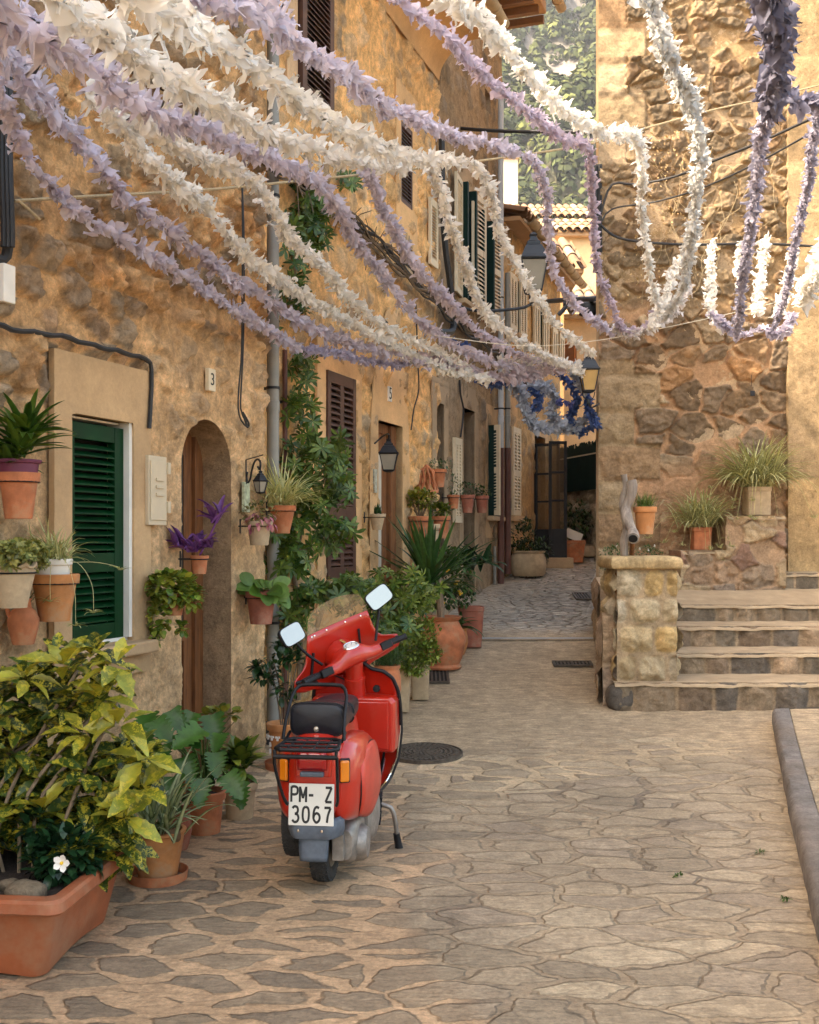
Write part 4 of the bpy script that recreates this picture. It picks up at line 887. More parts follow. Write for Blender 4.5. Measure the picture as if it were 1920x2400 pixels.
# ================================================================== FAR END OF THE ALLEY
fw = thing('stone_wall', 'rough stone garden wall closing the end of the alley, under the green fence', 'wall', (2.9, 19, 1.4))
a, b = P(1300, 1260, 19.5), P(1420, 1260, 17.4); q = Plane((a.x, a.y, 0), (b.x-a.x, b.y-a.y)); Lq = math.hypot(b.x-a.x, b.y-a.y)
wall(q, -.4, Lq+.5, 1.0, 2.45, .03, lambda U, Z: rubble(U, Z, .22, .2, 121, (.50, .37, .24), [(.50, .38, .25), (.40, .32, .22), (.56, .43, .28)], miss=.05, t=(.02, .12), bulge=.05, rough=.02)[:2], fw, MAT['block'], name='stonework', endcap=.3)
fe = thing('fence', 'dark green board fence with reed screening on top of the far garden wall', 'fence', (2.9, 19, 2.5))
mb = MB(); n_ = 26
for i in range(n_):
    u = .15+(Lq+.3)*i/n_; q.box(mb, u, u+(Lq+.3)/n_-.008, 2.42, 2.98, .05, .07)
mb.obj('board_panel', MAT['dkgreen'], fe); mb = MB(); rr = random.Random(3)
for i in range(120):
    u = .15+(Lq+.3)*i/120; q.box(mb, u, u+.018, 3.0, 3.12+.10*rr.random(), .0, .02)
mb.obj('reed_screen', MAT['dkgreen'], fe); mb = MB(); q.box(mb, .12, Lq+.5, 2.98, 3.0, .04, .09); mb.obj('rail', MAT['cream'], fe)
# cream houses beyond
def far_house(lab, x0, x1, ytop, d, col, k=0, wins=(), roof=None, depth=5, zb=1.0):
    a = P(x0, 1260, d); pl = Plane((a.x, d, 0), (1, k)); u1 = (P(x1, 1260, d).x-a.x)*math.hypot(1, k); zt = EYE+(YH-ytop)/F*d
    t = thing('village_house', lab, 'house', (a.x, d, 1.5))
    def f(U, Z): return (fbm(U*4, Z*4, int(x0), 4)-.5)*.02, np.array(col)*(.85+.3*fbm(U*2, Z*2, int(x0)+1, 4))[..., None]
    ops = [pl.rect(*w) for w in wins]
    wall(pl, 0, u1, zb, zt, .12, f, t, MAT['smooth'], [rectp(o_) for o_ in ops], rev=.15, endcap=.3)
    solidbox(pl, .01, u1-.01, zb, zt, -.3, -depth, t, col=col)
    for o_ in ops: shutter(pl, o_, -.08, 26, st=.05, th=.04, bar=.06).obj('shutter', MAT['orangew'], t)
    mb = MB()
    if roof:
        e0, e1, rise = roof; mb2 = MB(); tile_row(mb2, pl.w(e0, zt+.05, .25), pl.w(u1+e1, zt+.05, .25), -pl.n+Vector((0, 0, rise)), r=.1, step=.22, ln=.9, seed=int(x0)); pl.box(mb2, e0, u1+e1, zt-.04, zt+.04, .2, -depth, (.45, .3, .18)); mb2.obj('roof', MAT['tile'], t, smooth=True, sharp=40)
    else: pl.box(mb, -.05, u1+.05, zt+.001, zt+.1, .06, -depth, (.5, .36, .2)); mb.obj('roof', MAT['smooth'], t)
    return t
MAT['orangew'] = M_plain('orange_shutter', (.5, .2, .07), .7)
far_house('pale cream far house with an orange louvred shutter at the bend of the alley', 1296, 1400, 745, 23, (.66, .47, .27), 0, [(1319, 800, 852, 1352)], roof=(-.3, .3, .5))
far_house('plain cream house wall high up behind the hanging lanterns', 1325, 1400, 553, 29, (.68, .49, .28), 0, roof=(-.5, .4, .4))
far_house('far ochre house with a long tiled roof and a pale pipe under its eave', 1178, 1330, 520, 33, (.60, .40, .2), 0, [(1306, 565, 620, 1316)], roof=(-.6, .8, .45))
far_house('narrow whitewashed tower block rising above the far tiled roofs', 1176, 1214, 372, 40, (.72, .62, .48), 0)
far_house('ochre house with a clay gutter past the end of the low stone house', 1306, 1322, 640, 21.4, (.58, .36, .17), 0, roof=(-.2, .35, .5))
# ================================================================== HILL
ny_, nx_ = 150, 90; yy = np.linspace(120, 1000, ny_); xx = np.linspace(-60, 260, nx_); HX, HY = np.meshgrid(xx, yy, indexing='ij')
def hz(x, y): return 2+np.maximum(0, y-150)*.72+(fbm(x*.02, y*.02, 5, 4)-.5)*75+(fbm(x*.08, y*.08, 8, 4)-.5)*22
HZ = hz(HX, HY); gb = MB(); n1 = fbm(HX*.05, HY*.03, 12, 5); rock = sst(.5, .58, n1)*sst(250, 380, HY)
gb.grid(np.stack([HX, HY, HZ], -1), lerp(np.full(HX.shape+(3,), (.045, .05, .025)), np.full(HX.shape+(3,), (.22, .20, .185)), rock).reshape(-1, 3)); tag(gb.obj('mountain', M_stone('mountain_rock', .8, .95, .35, .25), None, smooth=True, sharp=0), kind='structure')
N = 26000; rs = np.random.RandomState(5); ty = 150+rs.uniform(0, 1, N)**.85*640; tx = ty*rs.uniform(.0, .26, N); keep = ty > 0; tx, ty = tx[keep], ty[keep]
rk = sst(.5, .58, fbm(tx*.05, ty*.03, 12, 5))*sst(250, 380, ty); kp_ = rs.rand(len(tx)) > rk*.85; tx, ty = tx[kp_], ty[kp_]; tz = hz(tx, ty)
fb = MB(); n = len(tx); M_ = 30
s_ = (1.3+1.7*rs.rand(n))*(.7+ty/900); hh = s_*(1.0+.5*rs.rand(n))
dirs = rs.normal(size=(n, M_, 3)); dirs /= np.linalg.norm(dirs, axis=2, keepdims=True); dirs[..., 2] = np.abs(dirs[..., 2])*1.25-.25
cen_ = np.stack([tx, ty, tz+hh*.55], -1)[:, None]+dirs*(np.stack([s_, s_, hh], -1)[:, None])*rs.uniform(.55, 1, (n, M_, 1))
e1 = rs.normal(size=(n, M_, 3)); e1 /= np.linalg.norm(e1, axis=2, keepdims=True); e2 = np.cross(dirs, e1); e2 /= np.maximum(1e-6, np.linalg.norm(e2, axis=2, keepdims=True)); e1 = np.cross(e2, dirs)
q = (s_*.30)[:, None, None]; corners = np.stack([cen_-e1*q-e2*q, cen_+e1*q-e2*q*.6, cen_+e1*q+e2*q, cen_-e1*q*.6+e2*q], 2).reshape(-1, 3)
tone = (.55+.9*rs.rand(n))[:, None]; hue = rs.rand(n)[:, None]; cb = np.array((.030, .046, .018))*(1-hue)+np.array((.095, .105, .025))*hue; cb = cb*tone
cb = np.repeat(np.repeat(cb[:, None], M_, 1)*(.7+.6*rs.rand(n, M_, 1)), 4, 1).reshape(-1, 3)
fb.add(corners, [np.arange(len(corners)).reshape(-1, 4)], cb); tag(fb.obj('hillside_forest', MAT['forest'], None), 'pine and scrub forest covering the steep mountainside', 'forest', kind='stuff')
# ================================================================== LEAVES
def prof(kind, t):
    if kind == 'blade': return (1-t)**.6*(.55+.9*t) if t < 1 else 0
    if kind == 'ell': return math.sin(math.pi*min(1, t*.97+.02))**.75
    if kind == 'obov': return math.sin(math.pi*t**1.5)**.8 if 0 < t < 1 else .05
    if kind == 'round': return math.sin(math.pi*(t*.94+.03))**.5
    if kind == 'heart': return math.sin(math.pi*(t*.9+.08)**.62)**.7 if t < 1 else 0
    if kind == 'aucuba': return math.sin(math.pi*t)**.85*(1+.12*math.sin(t*22)) if 0 < t < 1 else .02
    if kind == 'monst': return (math.sin(math.pi*(t*.9+.07)**.62)**.6)*(1 if int(t*14) % 2 == 0 or t < .2 else .62)
def tpl(kind, n=5, w=.4, fold=.12, bend=.35, wob=0):
    V = []
    for i in range(n+1):
        t = i/n; ww = prof(kind, t)*w*.5; z = -bend*t*t; x = t*(1-.1*bend*t)
        V += [(x, -ww, z+fold*ww*2), (x, 0, z), (x, ww, z+fold*ww*2)]
    Fq = []
    for i in range(n):
        a = i*3; Fq += [(a, a+3, a+4, a+1), (a+1, a+4, a+5, a+2)]
    return np.array(V), np.array(Fq)
def basis(d, up):
    x = d/np.maximum(1e-9, np.linalg.norm(d, axis=-1, keepdims=True)); y = np.cross(up, x); ln = np.linalg.norm(y, axis=-1, keepdims=True)
    y = np.where(ln < 1e-3, np.array((1., 0, 0)), y/np.maximum(ln, 1e-6)); z = np.cross(x, y); return x, y, z
def leaves(mb, base, d, L, tp, col, up=None, W=1.0):
    """base,d: (N,3); L (N,); col (N,3)"""
    V, Fq = tp; N = len(base); base = np.asarray(base, float); d = np.asarray(d, float)
    if up is None: up = np.tile((0., 0, 1.), (N, 1))
    x, y, z = basis(d, up); L = np.asarray(L)[:, None, None] if np.ndim(L) else L
    Wd = np.asarray(W)[:, None, None] if np.ndim(W) else W
    v = base[:, None]+L*(x[:, None]*V[None, :, :1]+y[:, None]*V[None, :, 1:2]*Wd+z[:, None]*V[None, :, 2:])
    f = (Fq[None]+(np.arange(N)*len(V))[:, None, None]).reshape(-1, Fq.shape[1])
    mb.add(v.reshape(-1, 3), [f], np.repeat(col, len(V), 0)); return mb
def tint(n, a, b, rs, br=.3):
    k = rs.rand(n, 1); return (np.array(a)*(1-k)+np.array(b)*k)*(1-br+2*br*rs.rand(n, 1))
def rdir(n, rs, up=.2, out=None, ow=.0):
    d = rs.normal(size=(n, 3)); d /= np.linalg.norm(d, axis=1, keepdims=True); d[:, 2] += up
    if out is not None: d += out*ow
    return d/np.linalg.norm(d, axis=1, keepdims=True)
GR1, GR2, YG = (.022, .06, .012), (.06, .13, .025), (.22, .26, .035)
def strap(mb, c, n, L, w, rs, cols, rise=.9, droop=1.2, spread=1.0, jx=.03, seg=8, stripe=None, tilt=(0, 0), lift=.3, flat=0):
    """arching strap leaves (spider plants, yuccas, grasses)"""
    for i in range(n):
        a = rs.uniform(0, 2*math.pi); el = rs.uniform(lift, 1.0)*rise; l = L*rs.uniform(.6, 1.1); dr = droop*rs.uniform(.5, 1.3)
        h = Vector((math.cos(a)*spread+tilt[0], math.sin(a)*spread+tilt[1], 0)); p = Vector(c)+Vector((rs.normal()*jx, rs.normal()*jx, 0)); d = Vector((h.x*math.cos(el), h.y*math.cos(el), math.sin(el)*1.15)).normalized()
        side = d.cross(Vector((0, 0, 1))); side = side.normalized() if side.length > .05 else Vector((1, 0, 0))
        rowl = []; cl = []; k = rs.rand(); c1 = np.array(cols[0])*(1-k)+np.array(cols[1])*k; c1 = c1*rs.uniform(.75, 1.25); c2 = np.array(stripe) if stripe else c1*.85
        for j in range(seg+1):
            t = j/seg; ww = w*.5*(1-t)**.55*(.6+.7*min(1, t*3)) if t < 1 else 0.0005; up_ = side.cross(d)*(.35*ww*(1-flat))
            rowl.append([tuple(p-side*ww+up_), tuple(p-side*ww*.35), tuple(p+side*ww*.35), tuple(p+side*ww+up_)]); cl.append([c1, c2, c2, c1])
            p = p+d*(l/seg); d = (d+Vector((0, 0, -1))*(dr*(t+.15)/seg*1.6)).normalized()
        mb.grid(np.array(rowl), np.array(cl).reshape(-1, 3))
def bush(mb, c, r, n, L, kind, rs, cols, w=.5, up=.3, fold=.12, bend=.3, shell=.55, ow=1.0, nseg=4, hemi=False, W=1):
    c = np.array(c); r = np.array(r)
    d = rs.normal(size=(n, 3)); d /= np.linalg.norm(d, axis=1, keepdims=True)
    if hemi: d[:, 2] = np.abs(d[:, 2])
    rad = rs.uniform(shell, 1, (n, 1))**.7; lump = .8+.35*fbm(d[:, 0]*2.5+c[0]*3, d[:, 2]*2.5+d[:, 1]*2, 5, 3)[:, None]
    b = c+d*r*rad*lump-d*min(L*.4, .05)
    dd = rdir(n, rs, up, d, ow); leaves(mb, b, dd, L*rs.uniform(.65, 1.15, n), tpl(kind, nseg, w, fold, bend), tint(n, cols[0], cols[1], rs), None, W); return mb
def twigs(mb, c0, c, r, n, rs, rad=.004):
    for i in range(n):
        d = rs.normal(size=3); d /= np.linalg.norm(d); e = np.array(c)+d*np.array(r)*.85; m = (np.array(c0)+e)/2+rs.normal(size=3)*.03
        mb.tube(catmull([c0, m, e], .06), [rad*2]+[rad]*0 if False else rad, 5)
def palmate(mb, c, n_, rs, cols, Ls=.10, d=None, k=8, w=.32, drop=.25):
    """umbrella rosettes of 7-8 leaflets"""
    c = np.array(c); N = len(c); d = rdir(N, rs, .5) if d is None else d
    x, y, z = basis(d, np.tile((0., 0, 1.), (N, 1))+rs.normal(size=(N, 3))*.2); T = tpl('obov', 4, w, .1, .3)
    for q in range(k):
        a = 2*math.pi*q/k+rs.rand(N)*.25; dd = y*np.cos(a)[:, None]+z*np.sin(a)[:, None]+x*(.12+.2*rs.rand(N, 1)); leaves(mb, c, dd, Ls*rs.uniform(.75, 1.1, N), T, tint(N, cols[0], cols[1], rs), x)
# ================================================================== POTS
def pot_mb(rt, rb, h, style='std', n=28, wav=0):
    mb = MB(); th = rt*.08+.004; rim = min(h*.22, .05)
    if style == 'std': pr = [(0, 0), (rb, 0), (rb+(rt*.88-rb)*.5, (h-rim)*.5), (rt*.88, h-rim), (rt, h-rim+.004), (rt*1.03, h-.006), (rt*1.0, h), (rt-th, h), (rt*.86-th, h-rim), (rt*.8-th, h*.8), (0, h*.8)]
    elif style == 'plain': pr = [(0, 0), (rb, 0), (rb*1.01, .01), (rt*.96, h-.03), (rt*.97, h-.02), (rt*1.04, h-.014), (rt*1.04, h-.002), (rt, h), (rt-th, h), (rt-th*1.2, h*.85), (0, h*.85)]
    elif style == 'urn': pr = [(0, 0), (rb*1.05, 0), (rb*1.1, h*.04), (rb*.98, h*.09), (rb*1.12, h*.2), (rt*1.0, h*.42), (rt*1.08, h*.55), (rt*1.02, h*.68), (rt*.8, h*.84), (rt*.72, h*.91), (rt*.85, h*.965), (rt*.9, h), (rt*.78, h), (rt*.68, h*.93), (0, h*.9)]
    elif style == 'belly': pr = [(0, 0), (rb, 0), (rb*1.15, h*.1), (rt*1.05, h*.45), (rt*1.02, h*.7), (rt*.9, h*.9), (rt*.98, h*.94), (rt, h), (rt-th, h), (rt*.8, h*.9), (0, h*.88)]
    elif style == 'square': 
        A = []
        for r_, z in [(0.01, 0), (rb, 0), (rb, .01), (rt*.95, h-.05), (rt, h-.045), (rt, h), (rt-th, h), (rt*.85, h*.9), (0.01, h*.9)]:
            th_ = np.linspace(0, 2*np.pi, 32, endpoint=False)+math.pi/4; c_, s_ = np.cos(th_), np.sin(th_); q = (np.abs(c_)**7+np.abs(s_)**7)**(-1/7); A.append(np.stack([r_*q*c_, r_*q*s_, np.full(32, z)], -1))
        return mb.loft(A, cap=False)
    if style != 'square': mb.lathe(pr, n=n)
    if wav:
        v = mb.V[0]; th_ = np.arctan2(v[:, 1], v[:, 0]); m = sst(h*.82, h, v[:, 2]); v[:, 2] += m*wav*np.cos(th_*9); v[:, :2] *= (1+m*wav*1.2*np.cos(th_*9))[:, None]
    return mb
def px_pot(xc, yt, yb, wt, wb, p=None, pl=None, v=.13):
    """pot size and place from its outline in the picture; p = base point or pl = wall plane"""
    global HG
    HG = (pl, v) if pl is not None else None
    if pl is not None:
        u, z, d = pl.hit(xc, yb, v); base = pl.w(u, z, v)
    else: base = p or ground(xc, yb)
    d = base.y; s_ = F/d; return base, wt/2/s_, wb/2/s_, (yb-yt)/s_
def hanger(t, rt, h, pl, v):
    mb = MB(); zr = h*.80; r = rt*.98; mb.tube([(r*math.cos(a), r*math.sin(a), zr) for a in np.linspace(0, 2*math.pi, 21)], .004, 5); n_ = pl.n; mb.tube([tuple(-n_*r+Vector((0, 0, zr))), tuple(-n_*max(v, r)+Vector((0, 0, zr)))], .006, 5); mb.tube([tuple(-n_*(max(v, r)-.012)+Vector((0, 0, zr-.05))), tuple(-n_*(max(v, r)-.012)+Vector((0, 0, zr+.05)))], .006, 5); mb.obj('hanger', MAT['iron'], t, world=False, smooth=True)
def potted(lab, cat, base, rt, rb, h, mat='terra', style='std', wav=0, group=None, soil=True, name='potted_plant', saucer=False, rz=0):
    t = thing(name, lab, cat, base, group, rz); o = pot_mb(rt, rb, h, style, wav=wav).obj('pot', MAT[mat], t, smooth=True, world=False, sharp=35)
    if soil: mb = MB(); mb.lathe([(0, h*.87+.01), (rt*.5, h*.875+.012), (rt*(.86 if style != 'urn' else .7), h*.865)], n=20); mb.obj('soil', MAT['soil'], t, world=False, smooth=True)
    if saucer: mb = MB(); mb.lathe([(0, -.008), (rt*1.0, -.008), (rt*1.08, .05), (rt*1.11, .05), (rt*1.03, -.016), (0, -.018)], n=32); mb.obj('saucer', MAT[mat if mat != 'terra2' else 'terra'], t, world=False, smooth=True, sharp=30)
    if HG: hanger(t, rt, h, *HG)
    t['_h'] = h; return t
HG = None
def fol(t, fn, mat='leaf', name='foliage', seed=1):
    mb = MB(); fn(mb, np.random.RandomState(seed), t['_h']); return mb.obj(name, MAT[mat], t, world=False, smooth=True, sharp=0)
WP = 'plants hung along the house fronts'
SP1, SP2, ST = (.14, .20, .04), (.28, .34, .10), (.62, .58, .30)
# --- hung on house 1
b, rt, rb, h = px_pot(44, 1108, 1216, 96, 62, pl=L1, v=.16)
t = potted('purple pot nested in a terracotta wall pot with a spiky dracaena at the left edge', 'potted plant', b, rt, rb, h, 'terra'); 
mb = pot_mb(rt*1.08, rt*.86, h*.42, 'std'); mb.xf(Matrix.Translation((0, 0, h*.86))).obj('inner_pot', MAT['purple'], t, world=False, smooth=True)
def f(mb, rs, h):
    for k, (cx, cy, zz_) in enumerate([(0, 0, .2), (.05, -.03, .30), (-.06, .02, .14), (.02, .03, .24)]): strap(mb, (cx, cy, h+zz_-.12), 34, .24, .042, rs, [(.03, .085, .012), (.10, .17, .02)], rise=1.15, droop=.7, jx=.012, lift=.0)
fol(t, f, 'gloss')
b, rt, rb, h = px_pot(30, 1322, 1424, 108, 66, pl=L1, v=.22)
t = potted('cream wavy-rimmed bowl of small yellow-green succulents at the left edge', 'potted plant', b, rt, rb, h, 'pale', 'plain', wav=.012)
def f(mb, rs, h):
    n = 150; c = np.stack([rs.uniform(-.12, .13, n), rs.uniform(-.12, .12, n), h+rs.uniform(-.01, .09, n)], -1)
    for q in range(3): palmate(mb, c+rs.normal(size=c.shape)*.01, n, rs, [(.10, .13, .03), (.38, .36, .10)], .034, rdir(n, rs, .8), 7, .5)
fol(t, f, seed=3)
b, rt, rb, h = px_pot(128, 1345, 1455, 112, 70, pl=L1, v=.17)
t = potted('white pot nested in an orange wall pot, with a striped spider plant', 'potted plant', b, rt, rb, h, 'terra2')
pot_mb(rt*.82, rt*.7, h*.62).xf(Matrix.Translation((-.012, 0, h*.70))).obj('inner_pot', MAT['white'], t, world=False, smooth=True)
def f(mb, rs, h):
    strap(mb, (0, 0, h*1.2), 95, .23, .014, rs, [SP1, SP2], rise=1.2, droop=1.8, stripe=ST, jx=.03); strap(mb, (-.02, 0, h*1.2), 9, .27, .011, rs, [SP1, SP2], rise=1.4, droop=.5, stripe=ST, lift=.7)
    for dx, dy, dz in ((.20, -.05, -.24), (.13, -.1, -.30), (.02, -.13, -.18), (.30, .05, -.03)):
        p = [(0, 0, h*1.22), (dx*.6, dy*.6, h*1.25), (dx, dy, h*1.2+dz*.4), (dx*1.05, dy, h*1.2+dz)]; mb.tube(catmull(p, .03), .0015, 4, col=ST); strap(mb, p[-1], 12, .07, .008, rs, [SP1, SP2], rise=.6, droop=1.6, stripe=ST, seg=5, jx=.004)
fol(t, f, seed=5)
b, rt, rb, h = px_pot(55, 1402, 1510, 74, 48, pl=L1, v=.10)
t = thing('clay_jug', 'terracotta jug with a handle hung on the wall beside the large orange pot', 'jug', b)
mb = MB(); mb.lathe([(0, 0), (rb, 0), (rb*1.1, h*.06), (rt*.96, h*.42), (rt*.98, h*.55), (rt*.75, h*.72), (rt*.5, h*.80), (rt*.46, h*.92), (rt*.54, h), (rt*.4, h), (rt*.38, h*.9), (0, h*.88)], n=28); mb.obj('body', MAT['terra'], t, smooth=True, world=False, sharp=35)
mb = MB(); mb.tube(catmull([(-rt*.45, 0, h*.93), (-rt*.95, -.02, h*.9), (-rt*.9, 0, h*.62), (-rt*.72, 0, h*.6)], .01), .011, 8); mb.obj('handle', MAT['terra'], t, world=False, smooth=True)
mb = MB(); strap(mb, (0.01, 0, h*.92), 40, .09, .006, np.random.RandomState(2), [GR2, (.14, .16, .05)], droop=.8, jx=.02); mb.obj('foliage', MAT['leaf'], t, world=False)
b, rt, rb, h = px_pot(468, 1302, 1345, 42, 30, pl=L1, v=.15)
t = potted('small clay pot of bright purple-leaved spiderwort beside the arched door', 'potted plant', b, rt, rb, h, 'terra')
def f(mb, rs, h):
    P1 = [(.11, .035, .17), (.24, .09, .34)]
    for c, n in (((-.05, 0, h+.02), 24), ((.03, 0, h+.05), 14), ((.09, .02, h+.20), 7), ((.13, .0, h+.26), 5), ((-.12, 0, h+.06), 10)): strap(mb, c, n, .15, .038, rs, P1, rise=1.1, droop=1.0, jx=.02, flat=-1)
    mb.tube(catmull([(0, 0, h), (.06, .01, h+.12), (.13, 0, h+.27)], .03), .006, 5, col=(.2, .06, .25))
fol(t, f, 'leaf', seed=9)
b, rt, rb, h = px_pot(410, 1392, 1442, 52, 34, pl=L1, v=.16)
t = potted('wall pot hidden under round trailing yellow-edged leaves, right of the green shutter', 'potted plant', b, rt, rb, h, 'terra')
def f(mb, rs, h):
    T = [(.07, .15, .02), (.36, .36, .05)]
    bush(mb, (-.01, -.02, h+.04), (.175, .14, .12), 420, .05, 'round', rs, T, w=.8, up=.2, W=1, bend=.2); bush(mb, (-.08, -.04, h-.12), (.085, .07, .16), 130, .05, 'round', rs, T, w=.8); bush(mb, (.11, -.05, h-.02), (.08, .06, .09), 70, .05, 'round', rs, T, w=.8)
    bush(mb, (-.11, -.04, h-.26), (.04, .04, .06), 24, .05, 'round', rs, T, w=.8); bush(mb, (.06, -.08, h-.2), (.05, .04, .05), 24, .05, 'round', rs, T, w=.8)
fol(t, f, 'gloss', seed=11)
b, rt, rb, h = px_pot(608, 1222, 1278, 62, 42, pl=L1, v=.16)
t = potted('pale clay wall pot with drooping pink-flowered cactus under the small lantern', 'potted plant', b, rt, rb, h, 'pale')
def f(mb, rs, h):
    bush(mb, (-.0, 0, h+.06), (.15, .1, .10), 130, .045, 'obov', rs, [(.10, .13, .03), (.34, .26, .12)], w=.6)
fol(t, f, seed=12)
fol(t, lambda mb, rs, h: bush(mb, (.01, -.04, h+.0), (.15, .09, .09), 60, .05, 'ell', rs, [(.42, .12, .17), (.55, .25, .25)], w=.5, up=-1.5), name='blossom', seed=13)
b, rt, rb, h = px_pot(662, 1185, 1250, 64, 34, pl=L1, v=.14)
t = potted('dark terracotta pot with a long pale-striped spider plant spilling over the corner drainpipe', 'potted plant', b, rt, rb, h, 'terra')
fol(t, lambda mb, rs, h: (strap(mb, (0, 0, h), 130, .40, .015, rs, [(.22, .28, .06), (.42, .45, .14)], rise=1.1, droop=1.5, stripe=(.66, .62, .34), tilt=(.55, -.1), jx=.04), strap(mb, (0, 0, h), 10, .42, .013, rs, [SP1, SP2], rise=1.4, droop=.3, lift=.8, stripe=ST, tilt=(.1, 0))), seed=14)
b, rt, rb, h = px_pot(612, 1385, 1462, 74, 50, pl=L1, v=.13)
t = potted('terracotta wall pot with big round light green leaves near the house corner', 'potted plant', b, rt, rb, h, 'terradk')
def f(mb, rs, h):
    N = 26; a = rs.uniform(0, 6.28, N); d = np.stack([np.cos(a)*.9, np.sin(a)*.8-.35, rs.uniform(-.5, 1.0, N)], -1); base = np.stack([np.cos(a)*.03+.02, np.sin(a)*.03, np.full(N, h+.0)], -1)+d*.05
    leaves(mb, base, d, rs.uniform(.10, .145, N), tpl('round', 7, .82, .16, .35), tint(N, (.07, .15, .02), (.15, .25, .05), rs, .15), np.tile((.35, -.85, .45), (N, 1))+rs.normal(size=(N, 3))*.2)
fol(t, f, 'leaf', seed=15)
# --- on the ground, left
pc = Vector((-1.77, 4.53, float(gz(4.7))))
pt_ = thing('planter', 'big rectangular terracotta trough at the lower left with yellow-speckled laurel and a white flower', 'planter', pc, rz=R(-6))
LX, LY, HH = 1.30, .46, .36
LX, LY = .46, 1.05
def rr_ring(hx, hy, z, r=.05, n=6, wob=0):
    p = []
    for cx, cy, a0 in ((hx-r, hy-r, 0), (-hx+r, hy-r, 90), (-hx+r, -hy+r, 180), (hx-r, -hy+r, 270)):
        for i in range(n+1): a = R(a0+90*i/n); p.append((cx+r*math.cos(a), cy+r*math.sin(a), z))
    q = []
    for i in range(len(p)):
        a, b_ = p[i], p[(i+1) % len(p)]; m = max(1, int(math.hypot(a[0]-b_[0], a[1]-b_[1])/.08))
        if i == n or i == 2*n+1 or i == 3*n+2 or i == 4*n+3: m = 10
        else: m = 1
        for k in range(m): q.append((a[0]+(b_[0]-a[0])*k/m, a[1]+(b_[1]-a[1])*k/m, z+wob*math.sin(k/m*math.pi)))
    return q
mb = MB(); hx, hy = .51, .40
rg_ = [rr_ring(.01, .01, .012, .005), rr_ring(hx*.84, hy*.80, .0, wob=.02), rr_ring(hx*.85, hy*.81, .012, wob=.02), rr_ring(hx*.95, hy*.94, .25), rr_ring(hx*.955, hy*.95, .262), rr_ring(hx*1.06, hy*1.1, .268), rr_ring(hx*1.075, hy*1.13, .28), rr_ring(hx*1.07, hy*1.12, .315), rr_ring(hx*1.05, hy*1.09, .325), rr_ring(hx*.98, hy*.95, .325), rr_ring(hx*.93, hy*.9, .31), rr_ring(hx*.9, hy*.86, .2), rr_ring(.01, .01, .2, .005)]
mb.loft(rg_, cap=False); mb.obj('trough', MAT['plast'], pt_, smooth=True, world=False, sharp=32)
mb = MB(); U, V = np.meshgrid(np.linspace(-hx*.92, hx*.92, 30), np.linspace(-hy*.88, hy*.88, 20), indexing='ij'); mb.grid(np.stack([U, V, .262+.03*fbm(U*9, V*9, 3, 4)], -1)); mb.obj('soil', MAT['soil'], pt_, smooth=True, world=False)
for i, (x, y, r) in enumerate([(.33, -.25, .075), (.16, -.29, .06), (.38, .05, .07), (.05, -.22, .05), (.36, .22, .05), (.22, -.16, .04)]):
    mb = MB(); boulder(mb, (x, y, .29), (r, r*.8, r*.6), i+3, (.26, .20, .13)); mb.obj('rock', MAT['block'], pt_, smooth=True, world=False, sharp=0)
rs = np.random.RandomState(21)
mb = MB(); M_i = Matrix.Translation(pc) @ Matrix.Rotation(R(-6), 4, 'Z'); Mi = M_i.inverted()
def toL(p): return np.array(Mi @ Vector(p))
for i in range(9):
    e = toL(P(60+i*32, 1560+40*(i % 4), 4.9)); mb.tube(catmull([(-.2+.06*i, .05, .25), (-.18+.065*i+rs.normal()*.05, .05, .6), e], .1), .008, 6)
mb.obj('stem', MAT['bark'], pt_, world=False, smooth=True)
mb = MB(); A1 = [(.012, .035, .008), (.07, .11, .014)]
def ros(px, py, d, n=9, L=.135, k=0, cc=A1):
    p = toL(P(px, py, d)); c = np.tile(p, (n, 1)); a = np.linspace(0, 2*math.pi, n, endpoint=False)+rs.rand()*6; el = rs.uniform(-.6, .95, n)
    dd = np.stack([np.cos(a)*np.cos(el), np.sin(a)*np.cos(el)-.15, np.sin(el)], -1); leaves(mb, c+dd*.02, dd, L*rs.uniform(.6, 1.1, n), tpl('aucuba', 8, .42, .2, .28), tint(n, cc[0], cc[1], rs, .25), np.tile((.1, -.35, 1.), (n, 1))+rs.normal(size=(n, 3))*.25)
blobs = [(-90, 1680, 4.7, 110, 90), (-110, 1830, 4.7, 110, 90), (-40, 1950, 4.7, 80, 50), (160, 1600, 4.75, 110, 75), (120, 1740, 4.75, 125, 90), (150, 1860, 4.7, 100, 80), (60, 1900, 4.75, 80, 60), (60, 1650, 4.9, 70, 60), (60, 1800, 4.9, 80, 70), (250, 1960, 4.65, 60, 60), (300, 1800, 4.8, 50, 50), (170, 1990, 4.75, 70, 50)]
for (bx_, by_, bd, rx_, ry_) in blobs:
    for i in range(17):
        a = rs.uniform(0, 6.28); q = rs.uniform(.2, 1)**.6; ros(bx_+rx_*q*math.cos(a), by_+ry_*q*math.sin(a), bd+rs.uniform(-.18, .25))
Ypl = [(.16, .19, .018), (.38, .36, .045)]
for (x, y) in ((235, 1640), (270, 1560), (150, 1560), (330, 1850), (290, 1920), (200, 1720), (60, 1590), (340, 1780), (100, 1900), (280, 1700)): ros(x, y, 4.52, 9, .165, cc=Ypl)
mb.obj('laurel_foliage', MAT['aucuba'], pt_, world=False, smooth=True, sharp=0)
